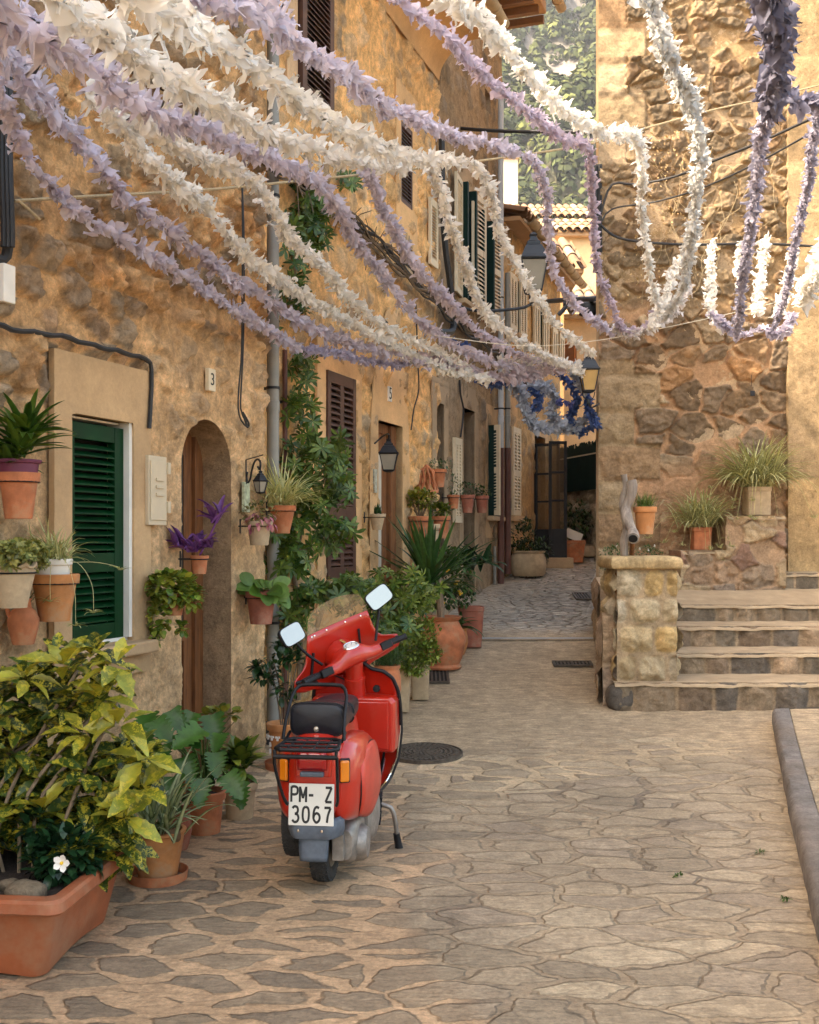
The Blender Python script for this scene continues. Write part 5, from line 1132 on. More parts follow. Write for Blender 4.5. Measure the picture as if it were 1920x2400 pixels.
mb = MB(); mc = toL(P(150, 2010, 4.42)); bush(mb, mc, (.17, .12, .14), 240, .07, 'ell', rs, [(.008, .03, .012), (.02, .06, .02)], w=.5); bush(mb, toL(P(80, 1950, 4.5)), (.1, .1, .12), 90, .07, 'ell', rs, [(.008, .03, .012), (.02, .06, .02)], w=.5); mb.obj('mandevilla_foliage', MAT['gloss'], pt_, world=False, smooth=True, sharp=0)
mb = MB(); fc = toL(P(146, 2022, 4.24)); nd = Vector((0, -1, .25)).normalized()
for i in range(5):
    a = 2*math.pi*i/5; d = np.array([[math.cos(a), -.15, math.sin(a)]]); leaves(mb, [fc], d, np.array([.036]), tpl('obov', 5, .75, .1, -.2), np.array([[.8, .78, .74]]), np.array([[0, -1., .2]]))
o = mb.obj('flower', MAT['petal'], pt_, world=False, smooth=True); mb = MB(); boulder(mb, tuple(fc+np.array((0, -.006, 0))), (.006, .006, .006), 1, (.7, .35, .03)); mb.obj('flower_centre', MAT['yellow'], o, world=False)
b, rt, rb, h = px_pot(370, 1935, 2055, 128, 88, ground(370, 2062)); 
t = potted('yellowish terracotta pot on a saucer with striped grassy leaves beside the trough', 'potted plant', b, rt, rb, h, 'terra2', 'plain', saucer=True)
fol(t, lambda mb, rs, h: strap(mb, (-.02, .0, h*.85), 60, .42, .026, rs, [(.05, .10, .03), (.12, .19, .06)], rise=1.3, droop=1.3, stripe=(.4, .45, .25), jx=.05, lift=.35), seed=22)
mb = MB(); boulder(mb, (.08, -.06, h*.93), (.045, .035, .03), 8, (.22, .13, .07)); mb.obj('rock', MAT['block'], t, world=False, smooth=True, sharp=0)
b, rt, rb, h = px_pot(415, 1890, 1985, 60, 44, ground(412, 1990))
t = potted('dark red clay pot wedged behind the yellowish pot', 'potted plant', b, rt*1.2, rb*1.2, h, 'terradk', 'belly')
fol(t, lambda mb, rs, h: bush(mb, (0, 0, h+.06), (.09, .09, .09), 50, .09, 'ell', rs, [GR1, GR2], w=.4), 'gloss', seed=23)
b, rt, rb, h = px_pot(480, 1850, 1948, 98, 72, ground(480, 1950))
t = potted('reddish clay pot with large split-leaved monstera beside the arched door', 'potted plant', b, rt, rb, h, 'terra')
def f(mb, rs, h):
    spots = [(360, 1715, 6.0), (400, 1690, 6.2), (425, 1740, 5.95), (475, 1735, 5.9), (455, 1695, 6.2), (385, 1770, 5.9), (340, 1740, 6.1), (430, 1800, 5.85), (505, 1790, 5.95), (470, 1850, 5.8), (530, 1840, 5.9), (560, 1860, 6.0), (410, 1845, 5.8), (520, 1745, 6.1), (345, 1700, 6.3), (495, 1700, 6.3)]
    rsx = np.random.RandomState(4); bb = np.array(t['_w'])
    for (x, y, d) in spots:
        p = np.array(P(x, y-25, d))-bb; dd = np.array([[rsx.uniform(-.5, .6), -.45, rsx.uniform(-.75, -.2)]]); upv = np.array([[rsx.uniform(-.2, .2), -.7, .7]])
        leaves(mb, [p], dd, np.array([rsx.uniform(.13, .20)]), tpl('monst', 14, .85, .16, .12), tint(1, (.025, .085, .012), (.06, .14, .02), rsx, .15), upv)
        mb.tube(catmull([(0, 0, h*.8), (p[0]*.4, p[1]*.4, h+.12+.3*(p[2]-h)), tuple(p)], .06), .006, 5, col=(.08, .15, .03))
    bush(mb, (0, 0, h+.12), (.12, .1, .14), 12, .16, 'heart', rs, [(.02, .06, .015), (.05, .11, .025)], w=.8)
fol(t, f, 'gloss', seed=24)
b, rt, rb, h = px_pot(562, 1828, 1914, 84, 62, ground(562, 1916))
t = potted('small pale pot of upright glossy leaves at the foot of the house corner', 'potted plant', b, rt, rb, h, 'pale')
fol(t, lambda mb, rs, h: bush(mb, (-.01, 0, h+.10), (.12, .10, .13), 90, .15, 'ell', rs, [(.03, .09, .015), (.20, .24, .03)], w=.4, up=.7), 'gloss', seed=25)
HG = None; b = ground(520, 1905); b = Vector((-1.35, 7.0, .0)); rt, rb, h = .10, .07, .16
t = potted('yellowing geranium standing behind the monstera at the arch foot', 'potted plant', b, rt, rb, h, 'terra')
bb_ = np.array(b); fol(t, lambda mb, rs, h: (bush(mb, np.array(P(520, 1672, 7.0))-bb_, (.14, .08, .05), 46, .055, 'round', rs, [(.06, .12, .02), (.35, .30, .04)], w=.95, up=1.0), [mb.tube(catmull([(0, 0, h), (.02*i, 0, .3), tuple(np.array(P(480+20*i, 1680, 7.0))-bb_)], .06), .003, 4, col=(.14, .12, .04)) for i in range(5)]), seed=26)
b, rt, rb, h = px_pot(668, 1688, 1795, 78, 56, ground(668, 1800))
t = potted('bright orange pot with white painted pattern and a glossy camellia by the drainpipe', 'potted plant', b, rt*1.1, rb, h, 'terra2', saucer=True)
def f(mb, rs, h):
    bb = np.array(t['_w'])
    for (x, y, rx, rz_) in ((640, 1560, .13, .10), (670, 1620, .11, .12), (620, 1590, .10, .05), (690, 1540, .10, .10), (660, 1510, .10, .06), (600, 1565, .04, .03)):
        c = np.array(P(x, y, b.y))-bb; bush(mb, c, (rx, rx*.8, rz_), 46, .075, 'ell', rs, [(.010, .035, .010), (.03, .08, .02)], w=.48, up=.2, ow=.5)
fol(t, f, 'gloss', seed=27)
mb = MB(); 
for i in range(5): mb.tube(catmull([(.01*i-.02, 0, h*.8), (.03*i-.07, .02, h+.25), tuple(np.array(P(625+18*i, 1545+10*(i % 3), b.y))-np.array(b))], .07), .005, 5)
mb.obj('stem', MAT['barkg'], t, world=False)
mb = MB()
for i in range(16):
    a = 2*math.pi*i/16; r_ = rt*1.1*.965
    for k in range(3): mb.box((r_*math.cos(a+.08*k), r_*math.sin(a+.08*k), h-.085-.012*(k % 2)), (.012, .012, .012+.01*(k == 1)), Matrix.Rotation(a, 3, 'Z'))
for i in range(14): a = i*.9; mb.box((rt*.93*math.cos(a), rt*.93*math.sin(a), h*.45+.03*math.sin(i*3)), (.014, .01, .03), Matrix.Rotation(a, 3, 'Z'))
# the painted pattern sits just proud of the clay
mb.obj('painted_pattern', MAT['whitep'], t, world=False)
# --- behind the scooter
b, rt, rb, h = px_pot(933, 1558, 1662, 74, 62, ground(928, 1664))
t = potted('tall square beige planter with a bushy yellow-green jade plant behind the scooter mirror', 'potted plant', b, rt, rb, h, 'pale', 'square')
def f(mb, rs, h):
    bb = np.array(t['_w'])
    for (x, y, rx) in ((960, 1500, .22), (990, 1480, .17), (1005, 1530, .13), (940, 1540, .15), (975, 1560, .13)): bush(mb, np.array(P(x, y, 9.2))-bb, (rx, rx*.8, rx*.85), 520, .038, 'obov', rs, [(.10, .17, .02), (.30, .34, .06)], w=.65, up=.6, shell=.4)
fol(t, f, 'leaf', seed=31)
b, rt, rb, h = px_pot(985, 1545, 1635, 46, 40, ground(985, 1637))
t = potted('narrower square beige planter just behind the tall one', 'potted plant', b, rt, rb, h, 'pale', 'square'); fol(t, lambda mb, rs, h: bush(mb, (0, 0, h+.08), (.10, .1, .10), 160, .04, 'obov', rs, [(.10, .17, .02), (.28, .32, .06)], w=.6), seed=32)
b = ground(905, 1690); rt, rb, h = px_pot(925, 1590, 1690, 50, 36, b)[1:]
t = potted('small terracotta pot of fine grassy leaves right behind the leg shield', 'potted plant', P(908, 1660, 8.0), rt*1.1, rb, h*.9, 'terra', 'belly')
fol(t, lambda mb, rs, h: strap(mb, (-.02, 0, h), 260, .27, .005, rs, [(.03, .08, .02), (.10, .17, .05)], rise=1.3, droop=1.6, jx=.05, seg=6), seed=33)
HG = None; t = potted('terracotta pot of leafy variegated shrub hidden behind the scooter windscreen', 'potted plant', Vector((-.42, 8.7, .1)), .16, .12, .26, 'terra')
def f(mb, rs, h):
    bb = np.array(t['_w'])
    for (x, y, rx, d) in ((930, 1370, .2, 9.0), (900, 1420, .22, 8.8), (960, 1410, .18, 9.1), (990, 1390, .15, 9.3), (860, 1400, .15, 8.7), (940, 1460, .2, 8.9), (890, 1480, .2, 8.7), (820, 1370, .10, 8.6), (800, 1400, .12, 8.6), (770, 1390, .1, 8.6)):
        n = 26; c = np.array(P(x, y, d))-bb+rs.normal(size=(n, 3))*np.array((rx, rx*.7, rx*.6))*.55; palmate(mb, c, n, rs, [(.03, .08, .015), (.16, .20, .03)], .085, rdir(n, rs, .6)+np.array((0, -.4, 0)))
fol(t, f, 'schef', seed=34)
b, rt, rb, h = px_pot(1038, 1440, 1562, 116, 96, ground(1035, 1566)); 
t = potted('large round-bellied terracotta urn holding a tall sword-leaved yucca', 'potted plant', b, rt*.94, rb*.9, h, 'terra', 'urn'); t_y = t
mb = MB(); mb.tube([(0, 0, h*.8), (-.02, 0, h+.25), (-.03, 0, h+.5)], .035, 8); mb.obj('trunk', MAT['bark'], t, world=False, smooth=True)
def f(mb, rs, h):
    strap(mb, (-.12, 0, h+.32), 46, .74, .062, rs, [(.022, .065, .015), (.07, .15, .035)], rise=1.45, droop=.45, jx=.03, lift=.25, seg=8); strap(mb, (-.10, -.05, h+.25), 18, .62, .055, rs, [(.022, .065, .015), (.06, .13, .03)], rise=.7, droop=1.4, jx=.03, lift=.1, seg=8, tilt=(.3, -.3))
fol(t, f, 'gloss', seed=35)
b, rt, rb, h = px_pot(1072, 1468, 1530, 52, 36, ground(1070, 1535))
t = potted('small terracotta pot with dark strap leaves between the urn and the red square pot', 'potted plant', b, rt, rb, h, 'terra2', 'belly')
fol(t, lambda mb, rs, h: strap(mb, (0, 0, h), 16, .34, .045, rs, [(.008, .03, .014), (.05, .11, .02)], rise=1.0, droop=1.5, tilt=(.4, -.3), lift=.2), 'gloss', seed=36)
b, rt, rb, h = px_pot(1106, 1418, 1512, 58, 48, ground(1104, 1515))
t = potted('square red-brown pot behind the urn with yellow flowers and dark foliage', 'potted plant', b, rt*1.05, rb, h, 'terradk', 'square')
bb1 = np.array(t['_w'])
fol(t, lambda mb, rs, h: [bush(mb, np.array(P(x, y, d))-bb1, (r_, r_*.8, r_*.8), n, .05, 'ell', rs, [(.02, .055, .012), (.07, .13, .02)], w=.6) for x, y, d, r_, n in ((1060, 1360, 11.3, .25, 420), (1050, 1310, 11.4, .2, 260), (1035, 1400, 11.2, .2, 260), (1085, 1400, 11.3, .15, 160), (1010, 1350, 11.3, .2, 200))], seed=37)
fol(t, lambda mb, rs, h: strap(mb, np.array(P(1085, 1320, 11.8))-bb1, 70, .30, .07, rs, [(.008, .03, .012), (.03, .08, .02)], rise=1.0, droop=1.1, jx=.12, lift=-.2), 'gloss', 'broad_leaves', seed=38)
for x, y in ((1032, 1322), (1003, 1330), (1050, 1338), (1070, 1365), (1078, 1389), (1035, 1412)): fol(t, lambda mb, rs, h: bush(mb, np.array(P(x, y, 11.0))-bb1, (.032, .03, .022), 26, .02, 'round', rs, [(.75, .42, .02), (.8, .55, .05)], w=.9), 'leaf', 'flower', seed=x)
# --- hung on houses 2 and 3
def wp(lab, xc, yt, yb, wt, wb, kind, mat='terra', v=.14, seed=1, pl=None, style='std', wav=0):
    b, rt, rb, h = px_pot(xc, yt, yb, wt, wb, pl=pl or L2, v=v); t = potted(lab, 'potted plant', b, rt, rb, h, mat, style, wav=wav, group=None)
    if kind: fol(t, kind, seed=seed)
    return t
wp('pale fluted cone pot with a tiny cactus left of the brown glazed door', 884, 1205, 1242, 40, 22, lambda mb, rs, h: strap(mb, (0, 0, h), 26, .10, .02, rs, [(.03, .08, .02), (.05, .12, .03)], rise=1.5, droop=.1, jx=.015, lift=.75), 'pale', wav=.006)
cr = [(.08, .12, .015), (.34, .32, .04)]
wp('terracotta wall pot with a bushy yellow-green crassula right of the brown door', 985, 1210, 1275, 54, 34, lambda mb, rs, h: (bush(mb, (0, 0, h+.18), (.22, .15, .12), 420, .055, 'obov', rs, cr, w=.6, up=.7, shell=.3), [mb.tube([(0, 0, h*.8), (q*.08, 0, h+.14)], .014, 6, col=(.2, .13, .07)) for q in (-1, -.3, .4, 1)]), seed=41)
wp('terracotta wall pot with glossy green leaves beside the crassula', 1034, 1210, 1262, 44, 30, lambda mb, rs, h: bush(mb, (0, 0, h+.06), (.15, .12, .10), 150, .08, 'obov', rs, [(.03, .08, .012), (.2, .24, .03)], w=.5, up=.5), seed=42)
wp('pale clay wall pot below the crassula', 1012, 1228, 1300, 40, 26, None, 'pale', v=.2)
wp('terracotta wall pot with small grey-green succulent beside the clay ornament', 1027, 1100, 1142, 40, 26, lambda mb, rs, h: bush(mb, (.02, 0, h+.04), (.17, .1, .08), 150, .04, 'obov', rs, [(.05, .11, .05), (.14, .2, .09)], w=.5), seed=43)
wp('terracotta wall pot with trailing sedum, leftmost of three by the doorway', 1063, 1160, 1192, 30, 20, lambda mb, rs, h: (bush(mb, (.0, 0, h+.10), (.07, .07, .18), 110, .04, 'obov', rs, [(.05, .11, .04), (.14, .2, .08)], w=.5)), seed=44)
wp('dusty terracotta wall pot with upright succulents, middle of three small pots by the doorway', 1096, 1160, 1202, 34, 22, lambda mb, rs, h: bush(mb, (0, 0, h+.06), (.17, .1, .11), 120, .045, 'obov', rs, [(.03, .06, .02), (.10, .15, .05)], w=.5), 'terradk', seed=45)
wp('terracotta wall pot with dark leaves just left of the green shutter, right of three', 1130, 1162, 1202, 32, 22, lambda mb, rs, h: bush(mb, (0, 0, h+.06), (.14, .1, .10), 110, .045, 'ell', rs, [(.02, .05, .015), (.07, .12, .03)], w=.5), 'terradk', seed=46)
u, z, d = L2.hit(996, 1155, .08); t = thing('wall_ornament', 'perforated clay bell ornament hung on the wall among the pots', 'ornament', L2.w(u, z, .10)); hh_ = 62/F*d
mb = MB()
for k in range(9):
    a = math.pi*2*k/9; mb.tube(catmull([(.12*math.cos(a), .09*math.sin(a), .02), (.08*math.cos(a+.25), .07*math.sin(a+.25), hh_*.5), (.075*math.cos(a), .06*math.sin(a), hh_*.8), (0, 0, hh_)], .03), .013, 6)
mb.lathe([(.10, 0), (.13, 0), (.125, .03), (.1, .03), (.10, 0)], n=20); mb.lathe([(.0, hh_*1.0), (.03, hh_*.98), (.02, hh_*1.06), (0, hh_*1.08)], n=12); mb.obj('lattice', MAT['terra'], t, world=False, smooth=True)
# alley plants
b = ground(1238, 1350); HG = None; t = potted('rough stone pot swallowed by a dark tangled shrub against the low house', 'potted plant', b, .25, .21, .36, 'pale', 'belly')
bb2 = np.array(b)
fol(t, lambda mb, rs, h: [bush(mb, np.array(P(x, y, b.y))-bb2, (r_, r_*.7, r_), n, .07, 'ell', rs, [(.015, .035, .01), (.06, .09, .02)], w=.45) for x, y, r_, n in ((1240, 1300, .30, 300), (1240, 1325, .28, 240), (1225, 1260, .22, 200), (1265, 1290, .22, 140), (1232, 1230, .12, 70), (1215, 1290, .16, 100))], seed=51)
t = potted('brick red plastic pot with a white sign in it at the far door', 'potted plant', ground(1345, 1318), .17, .13, .34, 'terra', 'square'); mb = MB(); mb.box((.0, 0, .42), (.26, .02, .14), Matrix.Rotation(.4, 3, 'Y')); mb.obj('sign', MAT['whitep'], t, world=False)
t = potted('low stone tub with a loose green bush right of the glass door', 'potted plant', ground(1366, 1305), .24, .22, .2, 'pale', 'belly')
bb3 = np.array(t['_w']); fol(t, lambda mb, rs, h: [bush(mb, np.array(P(x, y, bb3[1]))-bb3, (r_, r_*.7, r_), 150, .09, 'ell', rs, [(.03, .06, .01), (.10, .14, .03)], w=.4) for x, y, r_ in ((1340, 1235, .3), (1350, 1200, .25), (1335, 1260, .22), (1362, 1225, .25))], seed=52)
# --- right side
zl_, zh_ = zz(1290, 12.2), zz(1209, 12.2)
HG = None
def sp_plant(lab, xc, yb, yt, wt, d, L, n, seed, mat='pale'):
    base = P(xc, yb, d); h = (yb-yt)/F*d; rt = wt/2/F*d; t = potted(lab, 'potted plant', base, rt, rt*.92, h, mat, 'square')
    def f(mb, rs, hh):
        strap(mb, (0, 0, hh), n, L, .019, rs, [(.08, .13, .03), (.22, .26, .07)], rise=1.2, droop=1.9, stripe=(.52, .50, .27), jx=.07)
        for k in range(16):
            a = rs.uniform(math.pi*.95, 2.05*math.pi); r_ = L*rs.uniform(.45, 1.15); z_ = hh+rs.uniform(-.42, .02)
            p = [(0, 0, hh), (math.cos(a)*r_*.6, math.sin(a)*r_*.35, hh+.12), (math.cos(a)*r_, math.sin(a)*r_*.4-.05, z_)]; mb.tube(catmull(p, .05), .002, 4, col=(.5, .45, .2)); strap(mb, p[-1], 12, .10, .010, rs, [(.14, .18, .04), (.3, .3, .1)], rise=.9, droop=1.8, stripe=(.5, .48, .25), seg=5, jx=.01)
    fol(t, f, seed=seed); return t
sp_plant('huge spider plant spilling from a square stone pot on the upper ledge', 1773, 1207, 1142, 60, 12.45, .74, 420, 61)
sp_plant('smaller spider plant in a clay pot on the lower ledge', 1642, 1288, 1236, 46, 12.42, .56, 260, 62, 'terra')
dpx = 9.75
t = thing('driftwood_post', 'twisted grey driftwood trunk standing on the pillar cap', 'driftwood', P(1478, 1308, 9.75))
t.location.z = 1.485; t['_w'] = tuple(t.location); dl = np.array(t.location)
mb = MB(); pts = [P(x, y, d) for x, y, d in ((1484, 1262, 9.45), (1482, 1245, 9.6), (1470, 1215, 9.7), (1468, 1190, 9.75), (1478, 1165, 9.75), (1482, 1140, 9.75), (1480, 1125, 9.75))]
c_ = catmull(pts, .02); n = len(c_); mb.tube(c_, [.040+.006*math.sin(i*.5)+.010*(1-i/n) for i in range(n)], 14, col=None); o = mb.obj('branch', MAT['drift'], t, smooth=True)
mb = MB(); c_ = catmull([P(x, y, 9.80) for x, y in ((1464, 1306), (1462, 1270), (1466, 1230), (1460, 1180), (1466, 1140), (1462, 1112)) ], .02); n = len(c_); mb.tube(c_, [.030+.010*math.sin(i*.37)*.6 for i in range(n)], 12); mb.obj('trunk', MAT['drift'], t, smooth=True)
mb = MB(); mb.tube([P(1484, 1262, 9.44), P(1484, 1263, 9.435)], .038, 14); mb.obj('cut_end', MAT['black'], t, smooth=True)
mb = MB(); mb.tube([P(1480, 1308, 9.85), P(1484, 1255, 9.7)], .022, 8); mb.obj('prop', MAT['wood'], t, smooth=True)
b = P(1512, 1252, 9.85); t = potted('orange terracotta pot of thyme hanging from the driftwood', 'potted plant', b, 54/2/F*9.85, 36/2/F*9.85, 64/F*9.85, 'terra2')
fol(t, lambda mb, rs, h: (strap(mb, (0, 0, h*.95), 110, .15, .008, rs, [(.05, .12, .02), (.25, .26, .08)], rise=1.4, droop=.3, jx=.035, lift=.5, seg=4), bush(mb, (0, 0, h+.02), (.09, .08, .04), 200, .02, 'ell', rs, [(.04, .12, .02), (.12, .2, .04)])), seed=63)
b = P(1440, 1395, 10.12); t = potted('slim terracotta pot of white-flowered daisies behind the pillar', 'potted plant', b, .075, .045, .24, 'terra2')
bb4 = np.array(b); fol(t, lambda mb, rs, h: [bush(mb, np.array(P(x, y, 10.1))-bb4, (r_, .12, r_*.7), 160, .03, 'ell', rs, [(.03, .08, .015), (.09, .15, .04)], w=.4) for x, y, r_ in ((1430, 1300, .12), (1450, 1290, .12), (1510, 1295, .12), (1530, 1300, .1), (1425, 1325, .09))], seed=64)
for x, y in ((1418, 1328), (1500, 1285), (1535, 1280), (1445, 1280), (1520, 1290), (1430, 1310)): fol(t, lambda mb, rs, h: bush(mb, np.array(P(x, y, 10.0))-bb4, (.01, .01, .006), 8, .018, 'ell', rs, [(.7, .7, .66), (.8, .8, .78)], w=.5), 'petal', 'flower', seed=x)
# ================================================================== CLIMBER ON HOUSE 2
cl = thing('climbing_shrub', 'tall variegated umbrella shrub climbing the wall beside the grey drainpipe', 'shrub', ground(700, 1690)); cl['_h'] = 0
bc = np.array(cl['_w']); rs = np.random.RandomState(71)
mb = MB()
for pts in ([(668, 1640), (660, 1300), (655, 1100), (660, 900), (668, 800), (690, 640), (700, 520)], [(680, 1640), (672, 1400), (690, 1250), (700, 1100), (740, 1000)], [(700, 1640), (705, 1450), (690, 1330), (720, 1180)], [(690, 1640), (735, 1500), (760, 1420), (800, 1395), (850, 1380)], [(700, 1300), (745, 1255), (800, 1240)]):
    mb.tube(catmull([P(x, y, 8.95+.05*(i % 2)) for i, (x, y) in enumerate(pts)], .1), .022, 7)
o = mb.obj('trunk', MAT['bark'], cl, smooth=True)
mb = MB()
reg = [(700, 470, 60, 60, 9.4, 130), (660, 540, 40, 50, 9.2, 70), (720, 560, 50, 50, 9.5, 80), (740, 500, 30, 60, 9.6, 30), (640, 660, 30, 50, 9.1, 44), (630, 780, 30, 30, 9.0, 18), (690, 700, 30, 60, 9.2, 44), (700, 860, 34, 50, 9.2, 36), (705, 950, 36, 60, 9.1, 40), (715, 1060, 44, 60, 9.0, 42), (755, 1100, 44, 60, 9.0, 34), (705, 1160, 44, 50, 9.0, 32), (780, 1060, 40, 40, 9.1, 30), (790, 1150, 36, 50, 9.1, 30), (740, 1200, 40, 40, 9.0, 30), (660, 1250, 50, 40, 8.7, 46), (700, 1300, 50, 40, 8.7, 40), (650, 1310, 30, 30, 8.6, 20), (790, 1245, 40, 26, 9.0, 24), (760, 1275, 40, 20, 9.0, 16), (720, 1400, 50, 30, 8.7, 36), (680, 1450, 40, 40, 8.6, 30), (770, 1380, 50, 20, 8.7, 26), (840, 1375, 50, 26, 8.7, 30), (810, 425, 30, 14, 10, 10), (625, 900, 10, 20, 9.2, 4), (690, 620, 20, 40, 9.3, 14)]
for (x, y, rx, ry, d, n) in reg:
    n = int(n*.6); a = rs.uniform(0, 6.28, n); q = rs.uniform(0, 1, n)**.6
    c = np.array([tuple(P(x+rx*q[i]*math.cos(a[i]), y+ry*q[i]*math.sin(a[i]), d-.25+rs.uniform(-.22, .22))) for i in range(n)]); palmate(mb, c, n, rs, [(.03, .08, .014), (.12, .18, .03)], .10, rdir(n, rs, .5)+np.array((.3, -.5, 0)))
mb.obj('foliage', MAT['schef'], cl, smooth=True, sharp=0)
# ================================================================== SCOOTER (x right, y forward, z up; origin under the rear wheel)
sb = Vector((-.405, 5.36, float(gz(5.4))+.0)); YAW = R(-6.5)
sco = thing('scooter', 'bright red vintage scooter parked on its stand in the middle of the street', 'scooter', sb, rz=YAW)
REAR = {'body': (.80, 1), 'side_panel': (.79, 1), 'engine_cover': (.79, 1), 'tail_housing': (.95, 1), 'tail_light': (.95, 1), 'number_plate_lamp': (.95, 1), 'indicator': (.80, 1), 'indicator_lens': (.80, 1), 'number_plate': (.96, 1), 'letter': (.96, 1), 'digit': (.96, 1),
    'rear_bumper': (.84, 1), 'bolt': (.84, 1), 'mudflap': (.84, 1), 'engine': (.85, 0), 'cooling_shroud': (.85, 0), 'vent_slot': (.85, 0), 'seat': (.88, 2), 'piping': (.88, 2), 'strap': (.88, 2), 'seat_lock': (.88, 2), 'grab_rail': (.86, 2), 'luggage_rack': (.88, 3), 'glove_box': (1, 4), 'glove_box_door': (1, 4)}
_obj = MB.obj
def _robj(self, name, *a, **k):
    if name in REAR:
        fx, md = REAR[name]
        for v in self.V:
            v[:, 0] *= fx; z = v[:, 2]
            if md == 1: v[:, 2] = .338+(z-.31)*1.12
            elif md == 2: v[:, 2] = z+.052
            elif md == 3: v[:, 2] = np.where(z > .60, z+.045, .338+(z-.31)*1.12)
            elif md == 4: v[:, 2] = z+.02
        REAR_done = True
    return _obj(self, name, *a, **k)
MB.obj = _robj
def so_(mb, name, mat, par=None, **k):
    k.setdefault('smooth', True); return mb.obj(name, MAT[mat], par or sco, world=False, **k)
def sring(cx, cy, cz, hw, hh, e=2.6, n=28, flat=None):
    """superellipse ring in the xz plane at y=cy"""
    p = []
    for i in range(n):
        a = 2*math.pi*i/n; c, s_ = math.cos(a), math.sin(a)
        p.append((cx+hw*math.copysign(abs(c)**(2/e), c), cy, cz+hh*math.copysign(abs(s_)**(2/e), s_)))
    return p
def splined(keys, m=4):
    """Catmull-interpolate lists of numbers"""
    K_ = [np.array(k, float) for k in keys]; return catmull5(K_, m)
def catmull5(p, m):
    p = [2*p[0]-p[1]]+p+[2*p[-1]-p[-2]]; o = []
    for i in range(1, len(p)-2):
        for k in range(m):
            t = k/m; o.append(.5*((2*p[i])+(-p[i-1]+p[i+1])*t+(2*p[i-1]-5*p[i]+4*p[i+1]-p[i+2])*t*t+(-p[i-1]+3*p[i]-3*p[i+1]+p[i+2])*t**3))
    o.append(p[-1]); return o
# central body: y, halfwidth, ztop, zbot
mb = MB(); rings = []
for y, hw, zt, zb, e in splined([(-.300, .085, .600, .400, 3.5), (-.295, .125, .630, .370, 3.6), (-.275, .150, .655, .340, 3.4), (-.20, .165, .680, .320, 3.2), (-.05, .170, .70, .31, 3), (.15, .160, .715, .30, 3), (.30, .145, .72, .29, 3), (.40, .125, .715, .28, 3), (.46, .105, .68, .27, 3)]): rings.append(sring(0, y, (zt+zb)/2, hw, (zt-zb)/2, e))
mb.loft(rings); body = so_(mb, 'body', 'red', sharp=50)
for sd in (-1, 1):
    mb = MB(); rings = []
    for y, x0, x1, zt, zb, e in splined([(-.262, .13, .160, .56, .36, 3), (-.24, .12, .185, .615, .325, 2.9), (-.18, .11, .220, .645, .305, 2.8), (-.05, .10, .258, .655, .285, 2.8), (.08, .10, .272, .645, .275, 2.8), (.20, .10, .268, .61, .275, 2.7), (.32, .10, .240, .54, .285, 2.6), (.41, .10, .19, .46, .30, 2.5), (.45, .10, .14, .42, .31, 2.5)]):
        c = sd*(x0+x1)/2; r_ = sring(c, y, (zt+zb)/2, (x1-x0)/2+.03, (zt-zb)/2, e)
        r_ = [(x-(sd*.035)*max(0, (z-zb-.5*(zt-zb))/(zt-zb))-(sd*.03)*max(0, 1-(z-zb)/(zt-zb)-.6), yy_, z) for x, yy_, z in r_]; rings.append(r_)
    mb.loft(rings); so_(mb, 'side_panel', 'red', sharp=50)
# faded engine door on the right panel
mb = MB(); G = []
for i in range(13):
    t = i/12; y = -.17+.54*t; zt = .612-.02*t-.20*max(0, t-.45)**1.5*2.2; zb = .285+.05*max(0, t-.6)
    row = []
    for j in range(13):
        s_ = j/12; z = zb+(zt-zb)*s_; cx = np.interp(y, [-.24, -.18, -.05, .08, .20, .32, .41], [.185, .220, .258, .272, .268, .240, .19])+.034
        q = (z-.46)/.21; x = cx-.035*max(0, (s_-.5))-.03*max(0, 1-s_-.6)-.05*abs(q)**3.2; row.append((x, y, z))
    G.append(row)
G = np.array(G); cen = G.reshape(-1, 3).mean(0)
for i in range(13):
    for j in range(13):
        u, v = (i-6)/6, (j-6)/6; k = 1-.22*(abs(u)*abs(v))**2.0; G[i, j, 1] = cen[1]+(G[i, j, 1]-cen[1])*k; G[i, j, 2] = cen[2]+(G[i, j, 2]-cen[2])*k
mb.grid(G); G = G.copy(); G[..., 0] *= .79; G[..., 2] = .338+(G[..., 2]-.31)*1.12; ecv = so_(mb, 'engine_cover', 'redd', solid=.012, sharp=60)
mb = MB(); ed_ = [tuple(G[i, 0]) for i in range(13)]+[tuple(G[12, j]) for j in range(1, 13)]+[tuple(G[i, 12]) for i in range(11, -1, -1)]+[tuple(G[0, j]) for j in range(11, -1, -1)]; mb.tube([(x-.002, y, z) for x, y, z in ed_], .0045, 5); mb.obj('panel_seam', MAT['black'], ecv, world=False, smooth=True)
